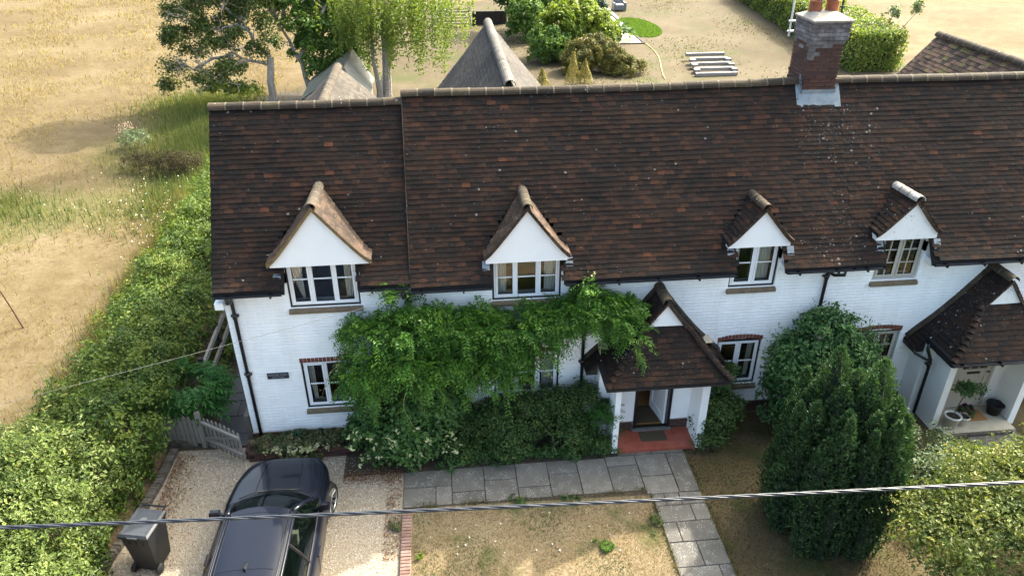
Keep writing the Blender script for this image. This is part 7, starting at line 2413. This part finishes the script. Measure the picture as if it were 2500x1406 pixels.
yr_ = RNG.uniform(-3, 14.5, 9000); xr_ = -9.0-.03*yr_+RNG.normal(size=9000)*.38
blades('rough_edge_grass', xr_, yr_, RNG.uniform(.15, .55, 9000), .018, leafmat('rough_blade', [(.07, .09, .025), (.13, .125, .045), (.2, .16, .075), (.27, .21, .11)], None, .55, .8), np.clip(RNG.random(9000)*.75+.25*(xr_ < -9.2), 0, 1), lean=.45)
dk = thing('dock_weeds', 'brown seed headed patch of dock weeds beside the hedge in the field', 'weeds', (-11.0, 16.8, 0))
P, N, sr, dep = clumped([(-11.0, 16.6, .35, 1.3, .9, .55), (-12.3, 17.2, .3, .8, .7, .4), (-10.1, 16.2, .4, .7, .7, .6)], 9000, 260, .2, shell=.3, seed=271, upbias=.6)
obj('seed_heads', bulk_mesh('seed_heads', leaf_verts(P, N, .075*RNG.uniform(.6, 1.3, len(P)), .4, axis=unit(RNG.normal(size=P.shape)*.5+[0, 0, 1])), LF, L_WEED, np.clip(sr*.5+RNG.random(len(P))*.5, 0, 1)), dk)
pk = thing('pink_willowherb', 'pale pink seed tuft of willowherb at the edge of the tree shadow', 'wildflower', (-13.9, 20.6, 0))
foliage('seed_plumes', [(-13.9, 20.6, .5, .45, .35, .45)], 260, 40, .2, .06, leafmat('pink_fluff', [(.42, .28, .22), (.6, .45, .38)], None, .2), pk, .5, .5, seed=275)['kind'] = 'stuff'
foliage('foliage', [(-13.4, 19.9, .4, .7, .6, .4)], 1200, 50, .2, .09, L_VARI, pk, .4, .5, seed=276)
n = 150
pts = np.concatenate([gauss(-11.3, 13.3, 1.5, 1.4, n), gauss(-14.2, 14.0, 1.8, 1.4, 40), gauss(-9.7, 11.0, .5, 1.2, 70)])
P = np.stack([pts[:, 0], pts[:, 1], RNG.uniform(.25, .6, len(pts))], 1)
o = obj('white_wildflowers', bulk_mesh('white_wildflowers', leaf_verts(P, unit(RNG.normal(size=P.shape)*.3+[0, 0, 1]), .042*RNG.uniform(.5, 1.5, len(P)), .9), LF, L_WHITEF, RNG.random(len(P)))); o['kind'] = 'stuff'
# front lawn turf: short straw with green tufts
n = 36000
xx = RNG.uniform(-.96, 3.74, n); yy = RNG.uniform(-5.8, -2.05, n)
green = (np.sin(xx*2.6+yy*1.1)+np.sin(yy*3.1-xx*1.7)+np.sin(xx*5.3)*.6+RNG.normal(size=n)*.9) > 1.3
top = yy > -2.35
k = (~top) | (RNG.random(n) < .6)
blades('lawn_straw', xx[~green & k], yy[~green & k], RNG.uniform(.012, .04, (~green & k).sum()), .012, L_STRAW2, RNG.random((~green & k).sum())*.85, z=.011, lean=1.5)
blades('lawn_green', xx[green & k], yy[green & k], RNG.uniform(.02, .06, (green & k).sum()), .013, L_GREENB, RNG.random((green & k).sum())*.7, z=.011, lean=1.2)
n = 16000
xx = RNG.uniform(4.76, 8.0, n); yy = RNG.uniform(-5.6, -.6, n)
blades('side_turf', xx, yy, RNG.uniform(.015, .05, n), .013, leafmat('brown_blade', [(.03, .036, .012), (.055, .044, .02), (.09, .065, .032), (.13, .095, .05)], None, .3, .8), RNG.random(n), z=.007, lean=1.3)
def tuft(label, x, y, r, n, size, m):
    t = thing('weed_tuft', label, 'weed', (x, y, 0), 'weed tufts in the front garden')
    sd_ = int(abs(x*100+y*10)) % 997+300; rq = np.random.default_rng(sd_)
    foliage('foliage', [(x+rq.normal()*r*.6, y+rq.normal()*r*.5, .02, r*rq.uniform(.4, .9), r*rq.uniform(.4, .8), .06) for _ in range(4)], n, 22, r*.4, size, m, t, .35, .5, seed=sd_, upbias=1.0)
tuft('round bright green weed clump standing out on the sunlit front lawn', 2.55, -3.42, .13, 500, .05, L_PATCH)
tuft('small yellow green weed at the brick edging of the front lawn', -.82, -3.36, .08, 160, .045, L_YELLOW)
tuft('dark weed tuft at the edge of the paving on the front lawn', 1.15, -2.3, .14, 500, .05, L_DARK)
tuft('small dark weed between the paving and the lawn right of the dark tuft', 2.15, -2.28, .08, 260, .045, L_DARK)
tuft('green weed growing by the lawn side of the garden path', 3.62, -3.05, .15, 420, .05, L_GREENB)
tuft('star shaped green weed at the foot of the dark bush by the paving', 2.25, -1.12, .13, 240, .09, L_GREENB)
tuft('grey green weeds in the gravel against the brick edging', -1.3, -2.55, .16, 500, .04, L_COVER)
P = np.stack([RNG.uniform(-.9, 3.6, 26), RNG.uniform(-3.6, -2.2, 26), np.full(26, .04)], 1)
o = obj('fallen_petals', bulk_mesh('fallen_petals', leaf_verts(P, unit(RNG.normal(size=P.shape)*.3+[0, 0, 1]), .035*RNG.uniform(.7, 1.5, 26), .9), LF, L_WHITEF, RNG.random(26))); o['kind'] = 'stuff'
xa = np.concatenate([RNG.uniform(-.95, 3.7, 1500), 3.73+RNG.normal(size=1000)*.03, 4.76+RNG.normal(size=1100)*.035])
ya = np.concatenate([-2.17+RNG.normal(size=1500)*.035, RNG.uniform(-5.8, -2.3, 1000), RNG.uniform(-5.8, -1.0, 1100)])
ke = (np.sin(xa*7)+np.sin(ya*6)+RNG.normal(size=3600)) > -.3
blades('edge_grass', xa[ke], ya[ke], RNG.uniform(.03, .085, ke.sum()), .014, leafmat('edge_blade', [(.045, .07, .02), (.09, .10, .035), (.2, .16, .075), (.28, .22, .12)], None, .45, .8), RNG.random(ke.sum()), z=.012, lean=1.0)
# leaf litter along the kerb and under the shrubs
n = 2600
xx = np.concatenate([-5.95+np.abs(RNG.normal(size=1300))*.22, RNG.uniform(-2.4, -1.2, 700), RNG.uniform(-1.5, -1.2, 600)]); yy = np.concatenate([RNG.uniform(-3.2, -.2, 1300), -1.25+RNG.normal(size=700)*.12, RNG.uniform(-3.4, -1.2, 600)])
P = np.stack([xx, yy, np.full(n, .035)], 1)
o = obj('leaf_litter', bulk_mesh('leaf_litter', leaf_verts(P, unit(RNG.normal(size=P.shape)*.4+[0, 0, 1]), .035*RNG.uniform(.6, 1.4, n), .6), LF, leafmat('dry_leaf', [(.07, .035, .018), (.16, .08, .035), (.26, .14, .06)], None, .1, .9), RNG.random(n))); o['kind'] = 'stuff'
# freshly watered circle in the back lawn
n = 9000
a = RNG.uniform(0, 6.28, n); r_ = np.sqrt(RNG.random(n))
blades('watered_grass', 14.65+1.55*r_*np.cos(a), 43.3+3.6*r_*np.sin(a), RNG.uniform(.05, .12, n), .09, L_PATCH, RNG.random(n), z=.004, lean=.8)
n = 9000
xx = RNG.uniform(4, 24, n); yy = RNG.uniform(24, 58, n)
k = ((np.sin(xx*.7+yy*.25)+np.sin(yy*.45-xx*.5)+RNG.normal(size=n)*.7) > .6) & ~((xx > 11) & (xx < 14) & (yy > 37.5))
blades('back_lawn_grass', xx[k], yy[k], RNG.uniform(.04, .10, k.sum()), .09, leafmat('tired_grass', [(.09, .10, .03), (.14, .135, .05), (.18, .16, .075)], None, .3, .8), RNG.random(k.sum()), z=.004, lean=1.0)
